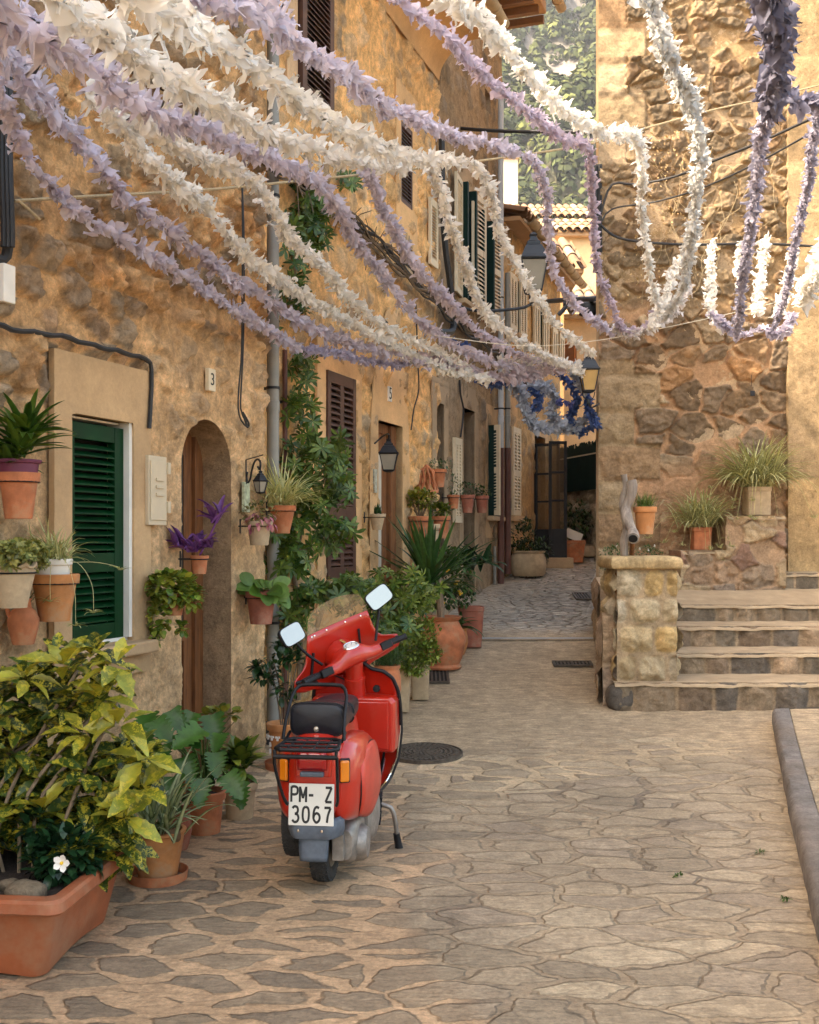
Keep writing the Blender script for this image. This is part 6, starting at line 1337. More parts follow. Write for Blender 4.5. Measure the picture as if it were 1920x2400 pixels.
# tail unit
mb = MB(); mb.loft([[(x*k, y, z) for x, z in ((-.085, .508), (.085, .508), (.09, .60), (.088, .655), (-.088, .655), (-.09, .60))] for y, k in ((-.27, 1.05), (-.300, 1.05), (-.318, 1.0))]); so_(mb, 'tail_housing', 'red', bevel=.008, smooth=False)
mb = MB(); G = np.array([[(x, -.320-.022*math.sin(math.pi*min(1, (z-.535)/.09*.9+.05)), z) for z in np.linspace(.540, .612, 7)] for x in np.linspace(-.070, .070, 9)]); mb.grid(G); so_(mb, 'tail_light', 'lens', solid=.008, sharp=60)
mb = MB(); mb.box((0, -.330, .523), (.115, .03, .020)); so_(mb, 'number_plate_lamp', 'grey', bevel=.006, smooth=False)
for sd in (-1, 1):
    mb = MB(); mb.box((sd*.170, -.252, .528), (.060, .05, .098), Matrix.Rotation(sd*.35, 3, 'Z')); t_ = so_(mb, 'indicator', 'black', bevel=.006, smooth=False)
    mb = MB(); mb.box((sd*.173, -.266, .528), (.052, .045, .088), Matrix.Rotation(sd*.35, 3, 'Z')); o = mb.obj('indicator_lens', MAT['orange'], t_, world=False, bevel=.008)
# plate
mb = MB(); mb.box((-.005, -.322, .398), (.218, .004, .168), Matrix.Rotation(R(-6), 3, 'X')); pl_ = so_(mb, 'number_plate', 'plate', bevel=.0018, smooth=False)
Mp = Matrix.Translation((-.005, -.3255, .398)) @ Matrix.Rotation(R(-6), 4, 'X') @ Matrix(((1, 0, 0), (0, 0, -1), (0, 1, 0))).to_4x4()
def glyph(strokes, x0, z0, w, h, mb, tk=.0105):
    for st_ in strokes:
        pts = [Vector((x0+u*w, z0+v*h, .0)) for u, v in st_]
        if len(pts) > 2: pts = [Vector(p) for p in catmull(pts, .004)] if st_ not in SHARP else pts
        L_, R_ = [], []
        for i, p in enumerate(pts):
            d = (pts[min(i+1, len(pts)-1)]-pts[max(0, i-1)]).normalized(); nn = Vector((-d.y, d.x, 0))*tk/2; L_.append(tuple(p+nn)); R_.append(tuple(p-nn))
        mb.grid(np.array([L_, R_]).transpose(1, 0, 2))
SHARP = []
def sh(*p): SHARP.append(list(p)); return list(p)
GL = {'P': [sh((0, 0), (0, 1)), [(0, .97), (.5, 1), (.92, .92), (1, .74), (.9, .55), (.5, .48), (0, .5)]], 'M': [sh((0, 0), (0, 1)), sh((0, .98), (.5, .25)), sh((.5, .25), (1, .98)), sh((1, 0), (1, 1))], '-': [sh((0, .45), (1, .45))],
      'Z': [sh((0, .96), (1, .96)), sh((.97, .96), (.03, .04)), sh((0, .04), (1, .04))], '3': [[(.02, .88), (.3, 1), (.75, .96), (.9, .76), (.72, .57), (.4, .53)], [(.4, .53), (.8, .48), (1, .27), (.8, .05), (.35, 0), (0, .14)]],
      '0': [[(.5, 1), (.12, .88), (0, .5), (.12, .12), (.5, 0), (.88, .12), (1, .5), (.88, .88), (.5, 1)]], '6': [[(.88, .92), (.5, 1), (.15, .85), (0, .5), (.05, .2), (.45, 0), (.88, .12), (1, .33), (.85, .52), (.5, .6), (.12, .48), (.02, .3)]], '7': [sh((0, .96), (1, .96)), [(.98, .95), (.6, .5), (.42, .0)]]}
for ch, x, z, w in (('P', -.096, .010, .030), ('M', -.055, .010, .030), ('-', -.012, .010, .022), ('Z', .068, .010, .030), ('3', -.090, -.070, .030), ('0', -.040, -.070, .030), ('6', .012, -.070, .030), ('7', .064, -.070, .030)):
    mb = MB(); glyph(GL[ch], x, z, w, .062, mb); mb.xf(Mp); mb.obj('letter' if ch in 'PMZ-' else 'digit', MAT['ink'], pl_, world=False)
# grey bumper and mudflap
mb = MB(); G = []
for z, k, yb in ((.335, .95, .006), (.318, 1.03, 0), (.285, 1.03, -.0), (.262, .97, .01), (.258, .90, .03)):
    row = []
    for i in range(17):
        a = -1+2*i/16; x = .145*k*a; y = -.318+yb+.10*max(0, abs(a)-.62)**1.6*4; row.append((x, y, z))
    G.append(row)
mb.grid(np.array(G)); so_(mb, 'rear_bumper', 'grey', solid=.02, sharp=50)
for x in (-.075, .055): mb = MB(); mb.lathe([(0, .006), (.006, .005), (.008, 0)], (x, -.330, .293), 10, Matrix.Rotation(R(90), 3, 'X')); so_(mb, 'bolt', 'chrome')
mb = MB(); G = np.array([[(x*(1-.1*(i/5)**3), -.298+.012*(x/.08)**2-.01*i/5, .262-.10*i/5) for x in np.linspace(-.082, .082, 9)] for i in range(6)]); mb.grid(G); so_(mb, 'mudflap', 'grey', solid=.006, sharp=60)
# wheels
def wheel(c, r=.212, w=.045, steer=None, name='rear_wheel', xo=0):
    w_ = thing(name, None, None, (0, 0, 0)); w_['_w'] = (0, 0, 0); w_.parent = sco; Mr = Matrix.Rotation(R(90), 3, 'Y')
    mb = MB(); pr = [(r-.072, -w*.72), (r-.05, -w*.98), (r-.02, -w*1.0), (r-.006, -w*.8), (r, -w*.35), (r+.001, 0), (r, w*.35), (r-.006, w*.8), (r-.02, w), (r-.05, w*.98), (r-.072, w*.72)]
    mb.lathe(pr, c, 72, Mr)
    rr = random.Random(4); n = 60
    for i in range(n):
        a = 2*math.pi*i/n
        for q, off, rot in ((-.74, 0, .5), (-.37, .5, -.6), (0, 0, .55), (.37, .5, -.6), (.74, 0, .5)):
            aa = a+off*2*math.pi/n; rr_ = r-.0005-(.0045 if abs(q) > .5 else 0); p = Vector((q*w, math.cos(aa)*rr_, math.sin(aa)*rr_)); M_ = Matrix.Rotation(aa-math.pi/2, 3, 'X') @ Matrix.Rotation(rot, 3, 'Z'); mb.box(Vector(c)+p, (.0145, .0105, .007), M_)
    if steer is not None: mb.xf(steer)
    ty = mb.obj('tyre', MAT['tyre'], w_, world=False, smooth=False, sharp=0)
    mb = MB(); mb.lathe([(0, -.02), (.05, -.02), (.06, -.03), (.11, -.025), (r-.075, -w*.8), (r-.068, -w*.8), (r-.068, w*.8), (r-.075, w*.8), (.11, .03), (.06, .035), (.05, .045), (0, .045)], c, 40, Mr)
    if steer is not None: mb.xf(steer)
    mb.obj('rim', MAT['alu'], w_, world=False, smooth=True, sharp=30); return w_
wheel((-.0, 0, .212), name='rear_wheel')
wheel((-.140, .02, .30), name='spare_wheel', r=.19)
# engine and stand
mb = MB(); rings = []
for y, hw, zt, zb in ((-.12, .05, .27, .13), (-.08, .075, .31, .10), (.05, .085, .33, .09), (.20, .08, .33, .12), (.32, .06, .30, .16)): rings.append(sring(.125, y, (zt+zb)/2, hw, (zt-zb)/2, 3, 20))
mb.loft(rings); mb.lathe([(0, .05), (.07, .045), (.085, .02), (.09, -.03), (0, -.03)], (.20, -.0, .185), 24, Matrix.Rotation(R(90), 3, 'Y')); mb.box((.105, -.13, .20), (.06, .07, .12)); mb.box((.10, -.10, .245), (.07, .05, .05)); so_(mb, 'engine', 'alu', sharp=40)
mb = MB(); rings = []
for y, hw, zt, zb in ((.10, .02, .32, .20), (.14, .045, .35, .15), (.26, .055, .36, .13), (.36, .05, .36, .16), (.40, .02, .34, .22)): rings.append(sring(.205, y, (zt+zb)/2, hw, (zt-zb)/2, 2.6, 20))
mb.loft(rings); ec = so_(mb, 'cooling_shroud', 'alu', sharp=40)
for k in range(5): mb = MB(); mb.box((.225+.0*k, .345+.012*k, .20+.03*k), (.07, .05, .009), Matrix.Rotation(.5, 3, 'X')); mb.obj('vent_slot', MAT['black'], ec, world=False)
mb = MB(); mb.tube(catmull([(.13, .52, .25), (.225, .52, .235), (.262, .525, .20), (.285, .56, .02)], .02), .0125, 10); mb.tube(catmull([(-.13, .52, .25), (-.225, .52, .235), (-.262, .525, .20), (-.285, .56, .02)], .02), .0125, 10); mb.tube([(-.13, .52, .25), (.13, .52, .25)], .0125, 8); st_ = so_(mb, 'centre_stand', 'alu')
for sd in (-1, 1): mb = MB(); mb.tube([(sd*.276, .545, .085), (sd*.286, .56, .012), (sd*.287, .562, .003)], [.018, .021, .024], 12); mb.obj('rubber_foot', MAT['black'], st_, world=False, smooth=True)
# floor board and leg shield as one pressed sheet
def hwz(z): return float(np.interp(z, [.24, .30, .40, .55, .70, .80, .87, .905, .925], [.165, .195, .232, .250, .250, .238, .205, .15, .04]))
prof_ = splined([(.44, .262), (.60, .258), (.78, .258), (.90, .272), (.985, .33), (1.02, .42), (1.015, .55), (.985, .70), (.955, .83), (.935, .895), (.93, .925)], 5)
mb = MB(); G = []; edge_l, edge_r = [], []
for y, z in prof_:
    hw = float(np.interp(y, [.44, .60, .85, .95], [.12, .155, .175, .195])) if z < .30 and y < .95 else hwz(z)
    row = []
    for j in range(21):
        a = -1+2*j/20; row.append((a*hw, y-.055*(a*a)*(1 if z > .35 else max(0, (z-.27)/.08)), z+(.012*a*a if z < .3 else 0)))
    G.append(row); edge_l.append(row[0]); edge_r.append(row[-1])
mb.grid(np.array(G)); shd = so_(mb, 'leg_shield', 'red', solid=.010, sharp=50)
e = edge_l+G[-1][1:-1]+edge_r[::-1]; cut = [p for p in e if p[2] > .25]
mb = MB(); mb.tube(catmull([Vector(p) for p in cut[::2]], .02), .011, 8); mb.obj('edge_trim', MAT['black'], shd, world=False, smooth=True)
for sd in (-1, 1):
    for xo in (.085, .135):
        mb = MB(); c_ = [Vector((sd*xo*(1 if z < .3 else 1+.1*(z-.3)/.1), y-.012-(.0 if z < .3 else .01), z+.016)) for y, z in [tuple(p) for p in prof_] if z < .55 and y > .5]
        mb.tube(c_, .009, 6); mb.obj('floor_strip', MAT['black'], shd, world=False, smooth=True)
        mb = MB(); mb.tube([p+Vector((sd*.0095, 0, .002)) for p in c_], .0035, 5); mb.obj('strip_edging', MAT['chrome'], shd, world=False, smooth=True)
    mb = MB(); c_ = [Vector((p[0]-.004*sd, p[1]-.012, p[2]+.012)) for p in (edge_r if sd > 0 else edge_l) if p[2] < .60]; mb.tube(c_, .006, 6); mb.obj('edge_chrome', MAT['chrome'], shd, world=False, smooth=True)
# tunnel
mb = MB(); mb.loft([sring(0, y, z, w, h, 3, 20) for y, z, w, h in ((.42, .42, .10, .18), (.50, .33, .085, .09), (.62, .285, .075, .04), (.80, .28, .07, .035), (.93, .30, .07, .04))]); so_(mb, 'tunnel', 'red')
# glove box
mb = MB(); G = []
for y, k in ((.985, 1.0), (.90, 1.0), (.815, .98), (.795, .94)):
    G.append([(x*k, y+.0*z, .595+(z-.595)*(1 if y > .8 else .96)) for x, z in ((-.235, .44), (.235, .44), (.242, .50), (.242, .72), (.225, .745), (-.225, .745), (-.242, .72), (-.242, .50))])
mb.loft(G); gb_ = so_(mb, 'glove_box', 'red', bevel=.012, smooth=False)
mb = MB(); mb.box((.0, .789, .592), (.40, .012, .26)); mb.obj('glove_box_door', MAT['red'], gb_, world=False, bevel=.005)
mb = MB(); mb.lathe([(0, .02), (.018, .018), (.022, 0)], (.118, .90, .80), 14, Matrix.Rotation(R(90), 3, 'X')); so_(mb, 'ignition_lock', 'black')
# steering column, fixed part
RK = R(25); ax = Vector((0, -math.sin(RK), math.cos(RK))); A0 = Vector((0, 1.155, .215))
def onax(z): return A0+ax*((z-.215)/ax.z)
mb = MB(); c0, c1 = onax(.52), onax(.865)
mb.tube([c0, onax(.70), onax(.80), c1], [.075, .064, .058, .056], 24); mb.tube([onax(.852), onax(.878)], [.0605, .0605], 24); so_(mb, 'steering_column', 'red', sharp=40)
PHI = R(46); Mst = Matrix.Translation(A0) @ Matrix.Rotation(PHI, 4, ax) @ Matrix.Translation(-A0)
mb = MB(); mb.tube([onax(.86), onax(.97)], [.050, .056], 24); mb.xf(Mst); so_(mb, 'steering_head', 'red', sharp=40)
wheel((0, 1.235, .225), steer=Mst, name='front_wheel')
# mudguard
mb = MB(); G = []
for i in range(15):
    a = R(-12+190*i/14); r_ = .262; w_ = .085*math.sin(math.pi*(.12+.76*i/14))**.5; row = []
    for j in range(9):
        b_ = -1+2*j/8; rr = r_-.06*b_*b_; row.append((b_*w_, 1.235+math.cos(a)*rr, .235+math.sin(a)*rr))
    G.append(row)
mb.grid(np.array(G)); mb.xf(Mst); so_(mb, 'front_mudguard', 'red', solid=.008, sharp=60)
mb = MB(); mb.tube(catmull([tuple(onax(.50)), (.0, 1.06, .38), (-.085, 1.13, .28), (-.085, 1.235, .225)], .03), .022, 10); mb.xf(Mst); so_(mb, 'fork', 'alu')
# headset
HB = onax(.985); hx_, hy_, hz_ = HB
mb = MB(); rings = []
for x, hh, hd, dz, dy in splined([(-.205, .026, .030, -.012, -.015), (-.16, .032, .038, -.012, -.010), (-.115, .038, .046, -.010, .0), (-.075, .052, .075, .004, .02), (-.04, .062, .105, .012, .04), (0, .066, .115, .014, .048), (.04, .062, .105, .012, .04), (.075, .052, .075, .004, .02), (.115, .038, .046, -.010, .0), (.16, .032, .038, -.012, -.010), (.205, .026, .030, -.012, -.015)], 3):
    rings.append([(x, hy_+dy+hd*math.copysign(abs(math.cos(a))**.75, math.cos(a)), hz_+dz+hh*math.copysign(abs(math.sin(a))**.75, math.sin(a))) for a in np.linspace(0, 2*math.pi, 24, endpoint=False)])
mb.loft(rings); mb.loft([[(x*k*.1, hy_+dy, hz_+.012+z*k*.1) for x, z in [(math.cos(a), math.sin(a)) for a in np.linspace(0, 2*math.pi, 28, endpoint=False)]] for dy, k in ((-.02, .5), (.03, .82), (.09, .96), (.13, .98), (.15, .9))]); mb.xf(Mst); hs = so_(mb, 'headset', 'red', sharp=50)
Mtop = Matrix.Translation((0, hy_-.022, hz_+.066)) @ Matrix.Rotation(R(24), 4, 'X')
mb = MB(); mb.lathe([(.050, -.012), (.052, .004), (.046, .009), (.043, .006), (.0, .006)], n=36, sy=.72); mb.xf(Mtop); mb.xf(Mst); sp = mb.obj('speedometer', MAT['chrome'], hs, world=False, smooth=True, sharp=30)
mb = MB(); mb.lathe([(.0, .0075), (.042, .0075)], n=36, sy=.72); mb.xf(Mtop); mb.xf(Mst); dl_ = mb.obj('dial', MAT['plate'], sp, world=False)
mb = MB()
for i in range(18): a = R(-40+260*i/17); mb.box((.034*math.cos(a), .0245*math.sin(a), .0085), (.008, .0018, .001), Matrix.Rotation(a, 3, 'Z'))
mb.box((.008, .006, .0087), (.03, .002, .001), Matrix.Rotation(.8, 3, 'Z')); mb.xf(Mtop); mb.xf(Mst); mb.obj('dial_marks', MAT['ink'], sp, world=False)
mb = MB(); mb.box((-.012, .058, .012), (.014, .045, .004)); mb.xf(Mtop); mb.xf(Mst); mb.obj('warning_lamp', MAT['amber'], hs, world=False)
for sd in (-1, 1):
    mb = MB(); mb.tube([(sd*.20, hy_-.016, hz_-.012), (sd*.235, hy_-.022, hz_-.010)], .024, 12); mb.box((sd*.205, hy_-.04, hz_-.006), (.075, .03, .042)); mb.xf(Mst); so_(mb, 'switch_block', 'black', bevel=.004, smooth=False)
    mb = MB(); 
    n = 14; mb.tube([(sd*(.232+.122*i/n), hy_-.02-.012*i/n, hz_-.010) for i in range(n+1)], [.0165+.0015*(i % 2)+(.004 if i in (0, n) else 0) for i in range(n+1)], 16); mb.xf(Mst); so_(mb, 'hand_grip', 'black', sharp=0)
    mb = MB(); mb.tube(catmull([(sd*.215, hy_+.035, hz_-.008), (sd*.26, hy_+.055, hz_-.008), (sd*.345, hy_+.045, hz_-.010)], .02), [.007]*1+[.007] if False else .0075, 8); boulder(mb, (sd*.348, hy_+.044, hz_-.010), (.011, .011, .011), 2); mb.xf(Mst); so_(mb, 'brake_lever' if sd > 0 else 'clutch_lever', 'iron')
    # mirror
    mz = hz_+.25; mxx = sd*.300
    mb = MB(); mb.tube(catmull([(sd*.185, hy_+.015, hz_+.03), (sd*.235, hy_+.03, hz_+.10), (sd*.275, hy_+.03, hz_+.17), (mxx, hy_+.035, mz)], .02), .008, 8); mb.xf(Mst); ms = so_(mb, 'mirror', 'black')
    Mm = Matrix.Translation((mxx, hy_+.02, mz)) @ Matrix.Rotation(R(-12*sd), 4, 'Z') @ Matrix.Rotation(R(-10), 4, 'X') @ Matrix.Rotation(R(-16 if sd > 0 else -4), 4, 'Y')
    ring = [(x, 0, z) for x, _, z in sring(0, 0, 0, .080, .054, 5, 36)]
    mb = MB(); mb.loft([[(x*k, y, z*k) for x, _, z in ring] for k, y in ((.7, .035), (.92, .022), (1.0, .008), (1.0, -.006), (.95, -.008))]); mb.xf(Mm); mb.xf(Mst); mb.obj('mirror_shell', MAT['black'], ms, world=False, smooth=True, sharp=40)
    mb = MB(); mb.add([(x*.93, -.0095, z*.92) for x, _, z in ring], [[tuple(range(36))]]); mb.xf(Mm); mb.xf(Mst); mb.obj('mirror_glass', MAT['mirror'], ms, world=False)
for i_, (x0_, x1_) in enumerate(((-.10, -.04), (.10, .05))):
    mb = MB(); mb.tube(catmull([(x0_*1.8, hy_+.03, hz_-.02), (x0_, hy_+.06, hz_-.07), (x1_, hy_+.07, hz_-.13), (x1_*.8, hy_+.07, hz_-.2)], .02), .0045, 6); mb.xf(Mst); so_(mb, 'control_cable', 'black')
# fly screen
def fs(a, b): # a across, b up
    return (a*1.08, hy_+.175-.95*a*a-.42*(b+.05)+.0, hz_+b*1.0)
rows = [(-.13, .13), (-.10, .20), (-.075, .27), (-.05, .33), (-.015, .345), (.02, .33), (.045, .26), (.06, .232), (.11, .215), (.16, .202), (.205, .192)]
mb = MB(); G = np.array([[fs(a*w_, b-.05*max(0, abs(a)-.75)*(w_ > .24)) for a in np.linspace(-1, 1, 21)] for b, w_ in rows]); mb.grid(G); mb.xf(Mst); fsr = so_(mb, 'fly_screen', 'red', solid=.006, sharp=60)
mb = MB(); G = np.array([[fs(a*w_, b+.02*(1-a*a)*k) for a in np.linspace(-1, 1, 17)] for b, w_, k in ((.192, .194, 0), (.235, .187, .3), (.285, .174, .7), (.315, .155, .9), (.326, .128, 1))]); mb.grid(G); mb.xf(Mst); mb.obj('windscreen', MAT['plexi'], fsr, world=False, smooth=True, sharp=60)
for a in (-.165, -.145, -.06, .06, .15): mb = MB(); p = fs(a, .190); mb.lathe([(0, .004), (.005, .003), (.006, 0)], (p[0], p[1]-.005, p[2]), 8, Matrix.Rotation(R(90), 3, 'X')); mb.xf(Mst); mb.obj('screw', MAT['chrome'], fsr, world=False)
for a0, b0, a1, b1 in ((-.21, -.03, -.17, .10), (.13, -.0, .13, .12), (-.235, -.04, -.17, -.07)):
    p, q = Vector(fs(a0, b0)), Vector(fs(a1, b1)); p.y -= .012; q.y -= .012; mb = MB(); mb.tube([p, q], .008, 4); mb.xf(Mst); mb.obj('bracket', MAT['iron'], fsr, world=False)
mb = MB(); mb.lathe([(.098, 0), (.106, 0), (.106, .012), (.098, .012)], (0, hy_+.135, hz_+.012), 36, Matrix.Rotation(R(-90), 3, 'X')); mb.xf(Mst); mb.obj('headlight_rim', MAT['chrome'], hs, world=False, smooth=True, sharp=30)
# seat
mb = MB(); rings = []
for y, hw, zt, zb, e in splined([(-.228, .125, .812, .688, 4.5), (-.222, .138, .822, .680, 4.8), (-.20, .143, .828, .676, 4.8), (-.02, .142, .815, .685, 3.4), (.08, .140, .795, .685, 3.2), (.28, .130, .79, .69, 3.0), (.42, .105, .785, .70, 2.8), (.50, .075, .77, .71, 2.6), (.525, .04, .755, .72, 2.4)]): rings.append(sring(0, y, (zt+zb)/2, hw, (zt-zb)/2, e, 32))
mb.loft(rings); seat = so_(mb, 'seat', 'seat', sharp=60)
r0 = sring(0, -.20, .752, .1445, .0775, 4.8, 40); mb = MB(); mb.tube(r0+[r0[0]], .004, 6); mb.obj('piping', MAT['black'], seat, world=False, smooth=True)
r0 = sring(0, .07, .741, .1430, .056, 3.3, 40); mb = MB(); mb.tube([p for p in r0 if p[2] > .70]+[], .007, 6); mb.obj('strap', MAT['black'], seat, world=False, smooth=True)
mb = MB(); mb.lathe([(0, .010), (.006, .010), (.0065, .004), (.013, .004), (.014, 0)], (0, -.229, .712), 14, Matrix.Rotation(R(90), 3, 'X')); mb.obj('seat_lock', MAT['chrome'], seat, world=False, smooth=True, sharp=30)
# grab rail and rack
rl = []
mb = MB(); mb.tube(catmull([(-.165, -.30, .675), (-.158, -.26, .76), (-.150, -.16, .855), (-.125, -.12, .892), (-.08, -.115, .902), (.08, -.115, .902), (.125, -.12, .892), (.150, -.16, .855), (.158, -.26, .76), (.165, -.30, .675)], .02), .0095, 10); so_(mb, 'grab_rail', 'black')
mb = MB(); zr = .668
def rrp(x0, x1, y0, y1, z, r_=.03):
    p = [(x0+r_, y0, z), (x1-r_, y0, z), (x1, y0+r_, z), (x1-.02, y1-r_, z+.012), (x1-.02-r_, y1, z+.012), (x0+.02+r_, y1, z+.012), (x0+.02, y1-r_, z+.012), (x0, y0+r_, z), (x0+r_, y0, z)]; return p
mb.tube(rrp(-.160, .160, -.475, -.27, zr), .0095, 8); mb.tube([(-.162, -.477, zr-.03), (.162, -.477, zr-.03)], .0105, 8); mb.tube([(-.15, -.40, zr+.004), (.15, -.40, zr+.004)], .007, 8); mb.tube([(-.145, -.33, zr+.008), (.145, -.33, zr+.008)], .007, 8)
for x in (-.10, -.035, .035, .10): mb.tube([(x, -.475, zr), (x*.9, -.275, zr+.01)], .005, 6)
for sd in (-1, 1):
    mb.tube([(sd*.155, -.477, zr-.028), (sd*.158, -.475, zr)], .009, 8); mb.tube(catmull([(sd*.160, -.472, zr-.03), (sd*.158, -.455, .56), (sd*.140, -.36, .43), (sd*.128, -.330, .40)], .03), .0085, 8); mb.tube([(sd*.150, -.30, .676), (sd*.148, -.20, .70)], .008, 8)
so_(mb, 'luggage_rack', 'black', sharp=50)


MB.obj = _obj
# ================================================================== GARLANDS
WH, LI, DP, BL, GB, BW = (.88, .86, .81), (.66, .61, .70), (.17, .165, .23), (.09, .15, .36), (.48, .52, .60), (.86, .84, .80)
def garland(lab, pts, col, size=.075, dens=85, seed=1, w=1.0, cordc=None, hang=.75, k=K, spread=1.0):
    rs = np.random.RandomState(seed*7+1); P_ = [P(x*k, y*k, min(d, (L1 if x*k < 615 else L2).hit(x*k, y*k, .32)[2]) if 0 < x*k < 1240 else d) for x, y, d in pts]; path = np.array(catmull(P_, .02)); root = P_[0]
    size = size*.76; dens = dens*1.55
    t = thing('garland', lab, 'garland', tuple(root), 'fringed fabric garlands strung across the street')
    mb = MB(); cc = np.array(cordc or col)*.8; mb.tube([tuple(p) for p in path[::3]]+[tuple(path[-1])], .006*(size/.075), 6, col=cc); mb.obj('cord', MAT['cloth'], t, smooth=True)
    seg = np.linalg.norm(np.diff(path, axis=0), axis=1); L = np.concatenate([[0], np.cumsum(seg)]); n = int(L[-1]*dens)
    s_ = np.sort(rs.uniform(0, L[-1], n)); gap = fbm(s_*7, s_*0+seed*3.1, 8, 3); s_ = s_[rs.rand(n) < sst(.30, .62, gap)*.7+.45]; n = len(s_); b = np.stack([np.interp(s_, L, path[:, i]) for i in range(3)], -1); tg = np.gradient(path, axis=0); tg /= np.maximum(1e-9, np.linalg.norm(tg, axis=1, keepdims=True)); T = np.stack([np.interp(s_, L, tg[:, i]) for i in range(3)], -1)
    ph = rs.uniform(0, 2*math.pi, n); A = np.cross(T, np.array((0.3, .2, 1.))); A /= np.linalg.norm(A, axis=1, keepdims=True); B = np.cross(T, A)
    d = A*np.cos(ph)[:, None]+B*np.sin(ph)[:, None]; d += T*rs.uniform(.0, .9, (n, 1)); d[:, 2] -= hang*rs.uniform(.2, 1, n)*(1-np.abs(T[:, 2])); d[:, 0] += .25; d /= np.linalg.norm(d, axis=1, keepdims=True)
    sd = np.cross(d, T+rs.normal(size=(n, 3))*.7); sd /= np.maximum(1e-6, np.linalg.norm(sd, axis=1, keepdims=True)); nn = np.cross(d, sd)
    ln = size*rs.uniform(.35, 1.5, n)*spread*(.75+.5*fbm(s_*2.2, s_*0+seed, 3, 3)); wd = size*rs.uniform(.35, .75, n)*w
    nv, nu = 6, 4; V = np.zeros((n, nv, nu, 3)); ccv = rs.uniform(-1.2, 1.2, n); rp = rs.uniform(0, 6, n); curl = rs.uniform(-2.2, 2.2, n); tw_ = rs.uniform(-2.2, 2.2, n)
    for i in range(nv):
        q = i/(nv-1); wprof = (.45+.9*math.sin(math.pi*min(1, q*.85+.12)))*(1, 1, 1, 1, .92, .55)[i]
        for j in range(nu):
            u = (j/(nu-1)-.5)*wprof; a = tw_*q
            off = d*(ln*q)[:, None]+(sd*np.cos(a)[:, None]+nn*np.sin(a)[:, None])*(wd*u)[:, None]+nn*(ln*(curl*.32*q*q))[:, None]
            off = off+nn*(wd*ccv*(u*u)*2.6*(q+.2))[:, None]+(nn*(ln*.10*np.sin(q*7+rp))[:, None])+rs.normal(size=(n, 3))*(size*.06*(q+.3)); 
            if i == nv-1: off = off+d*(ln*rs.uniform(-.12, .12, n))[:, None]
            V[:, i, j] = b+off
    I = np.arange(n*nv*nu).reshape(n, nv, nu); Q = np.stack([I[:, :-1, :-1], I[:, 1:, :-1], I[:, 1:, 1:], I[:, :-1, 1:]], -1).reshape(-1, 4)
    cv = np.array(col)*(.86+.28*rs.rand(n, 1)); cv = np.repeat(cv, nv*nu, 0)
    mb = MB(); mb.add(V.reshape(-1, 3), [Q], cv); mb.obj('fringe', MAT['cloth'], t, smooth=True, sharp=0); return t
G_ = garland
# (x, y) in the 1725-wide picture, third number metres away from the camera
G_('lowest lilac garland, from the cable bundle at the left edge to above the brown shutter', [(-40, 140, 3.9), (10, 225, 4.6), (60, 330, 5.1), (105, 385, 5.4), (170, 450, 5.9), (290, 520, 6.7), (370, 570, 7.3), (470, 635, 8.0), (560, 690, 8.6), (625, 735, 9.1)], LI, .075, 105, 1)
G_('thin darker lilac garland running low across the top of the long brown shutter', [(640, 735, 9.1), (700, 742, 9.4), (780, 760, 9.8), (860, 768, 10.3)], (.50, .47, .62), .06, 130, 2)
G_('second lilac garland from the left edge, tied with a dark knot on the jute rope', [(-30, 60, 3.3), (20, 125, 3.9), (75, 190, 4.5), (130, 258, 5.0), (190, 320, 5.5), (265, 415, 6.2), (310, 450, 6.4), (400, 515, 7.0), (480, 585, 7.7), (560, 625, 8.2), (640, 680, 8.8), (740, 720, 9.4), (850, 750, 10.1), (900, 770, 10.4)], LI, .078, 105, 3)
G_('white garland hanging lowest over the rough ochre wall, tied on the jute rope', [(190, 190, 4.2), (235, 235, 4.6), (290, 310, 5.2), (370, 385, 5.9), (440, 440, 6.5), (510, 525, 7.2), (590, 590, 7.9), (650, 630, 8.4), (740, 680, 9.1), (830, 725, 9.9), (930, 775, 10.6), (1030, 800, 11.2)], WH, .078, 120, 4)
G_('white garland crossing in front of the climbing shrub and grey drainpipe', [(255, 195, 4.2), (330, 270, 4.9), (400, 320, 5.5), (480, 350, 6.1), (540, 390, 6.6), (570, 430, 7.0), (610, 500, 7.6), (680, 560, 8.3), (740, 630, 9.0), (800, 680, 9.6), (900, 730, 10.4), (980, 775, 11.0)], WH, .078, 110, 5)
G_('wide lilac garland from the top left corner down to the centre of the street', [(-60, -30, 2.5), (40, 40, 2.8), (120, 90, 3.2), (210, 150, 3.7), (300, 215, 4.3), (400, 255, 5.0), (500, 300, 5.8), (610, 345, 6.7), (690, 400, 7.5), (740, 490, 8.3), (800, 570, 9.0), (870, 660, 9.9), (950, 720, 10.6), (1040, 760, 11.3), (1120, 775, 11.9)], LI, .072, 115, 6, hang=1.3, spread=1.25)
G_('lilac garland dropping from the white bunch past the narrow louvred window', [(770, 345, 7.6), (790, 390, 8.0), (800, 430, 8.3), (840, 500, 8.9), (885, 575, 9.6), (950, 640, 10.3), (1010, 700, 11.0), (1090, 745, 11.6), (1170, 775, 12.2)], LI, .085, 115, 7)
G_('widest cream-white garland sweeping from the top left corner down to the centre', [(60, -40, 2.5), (150, 20, 2.8), (230, 65, 3.2), (310, 130, 3.7), (420, 195, 4.4), (530, 260, 5.2), (640, 305, 6.1), (760, 335, 7.1), (860, 345, 7.9)], WH, .074, 115, 8, hang=1.3, spread=1.2)
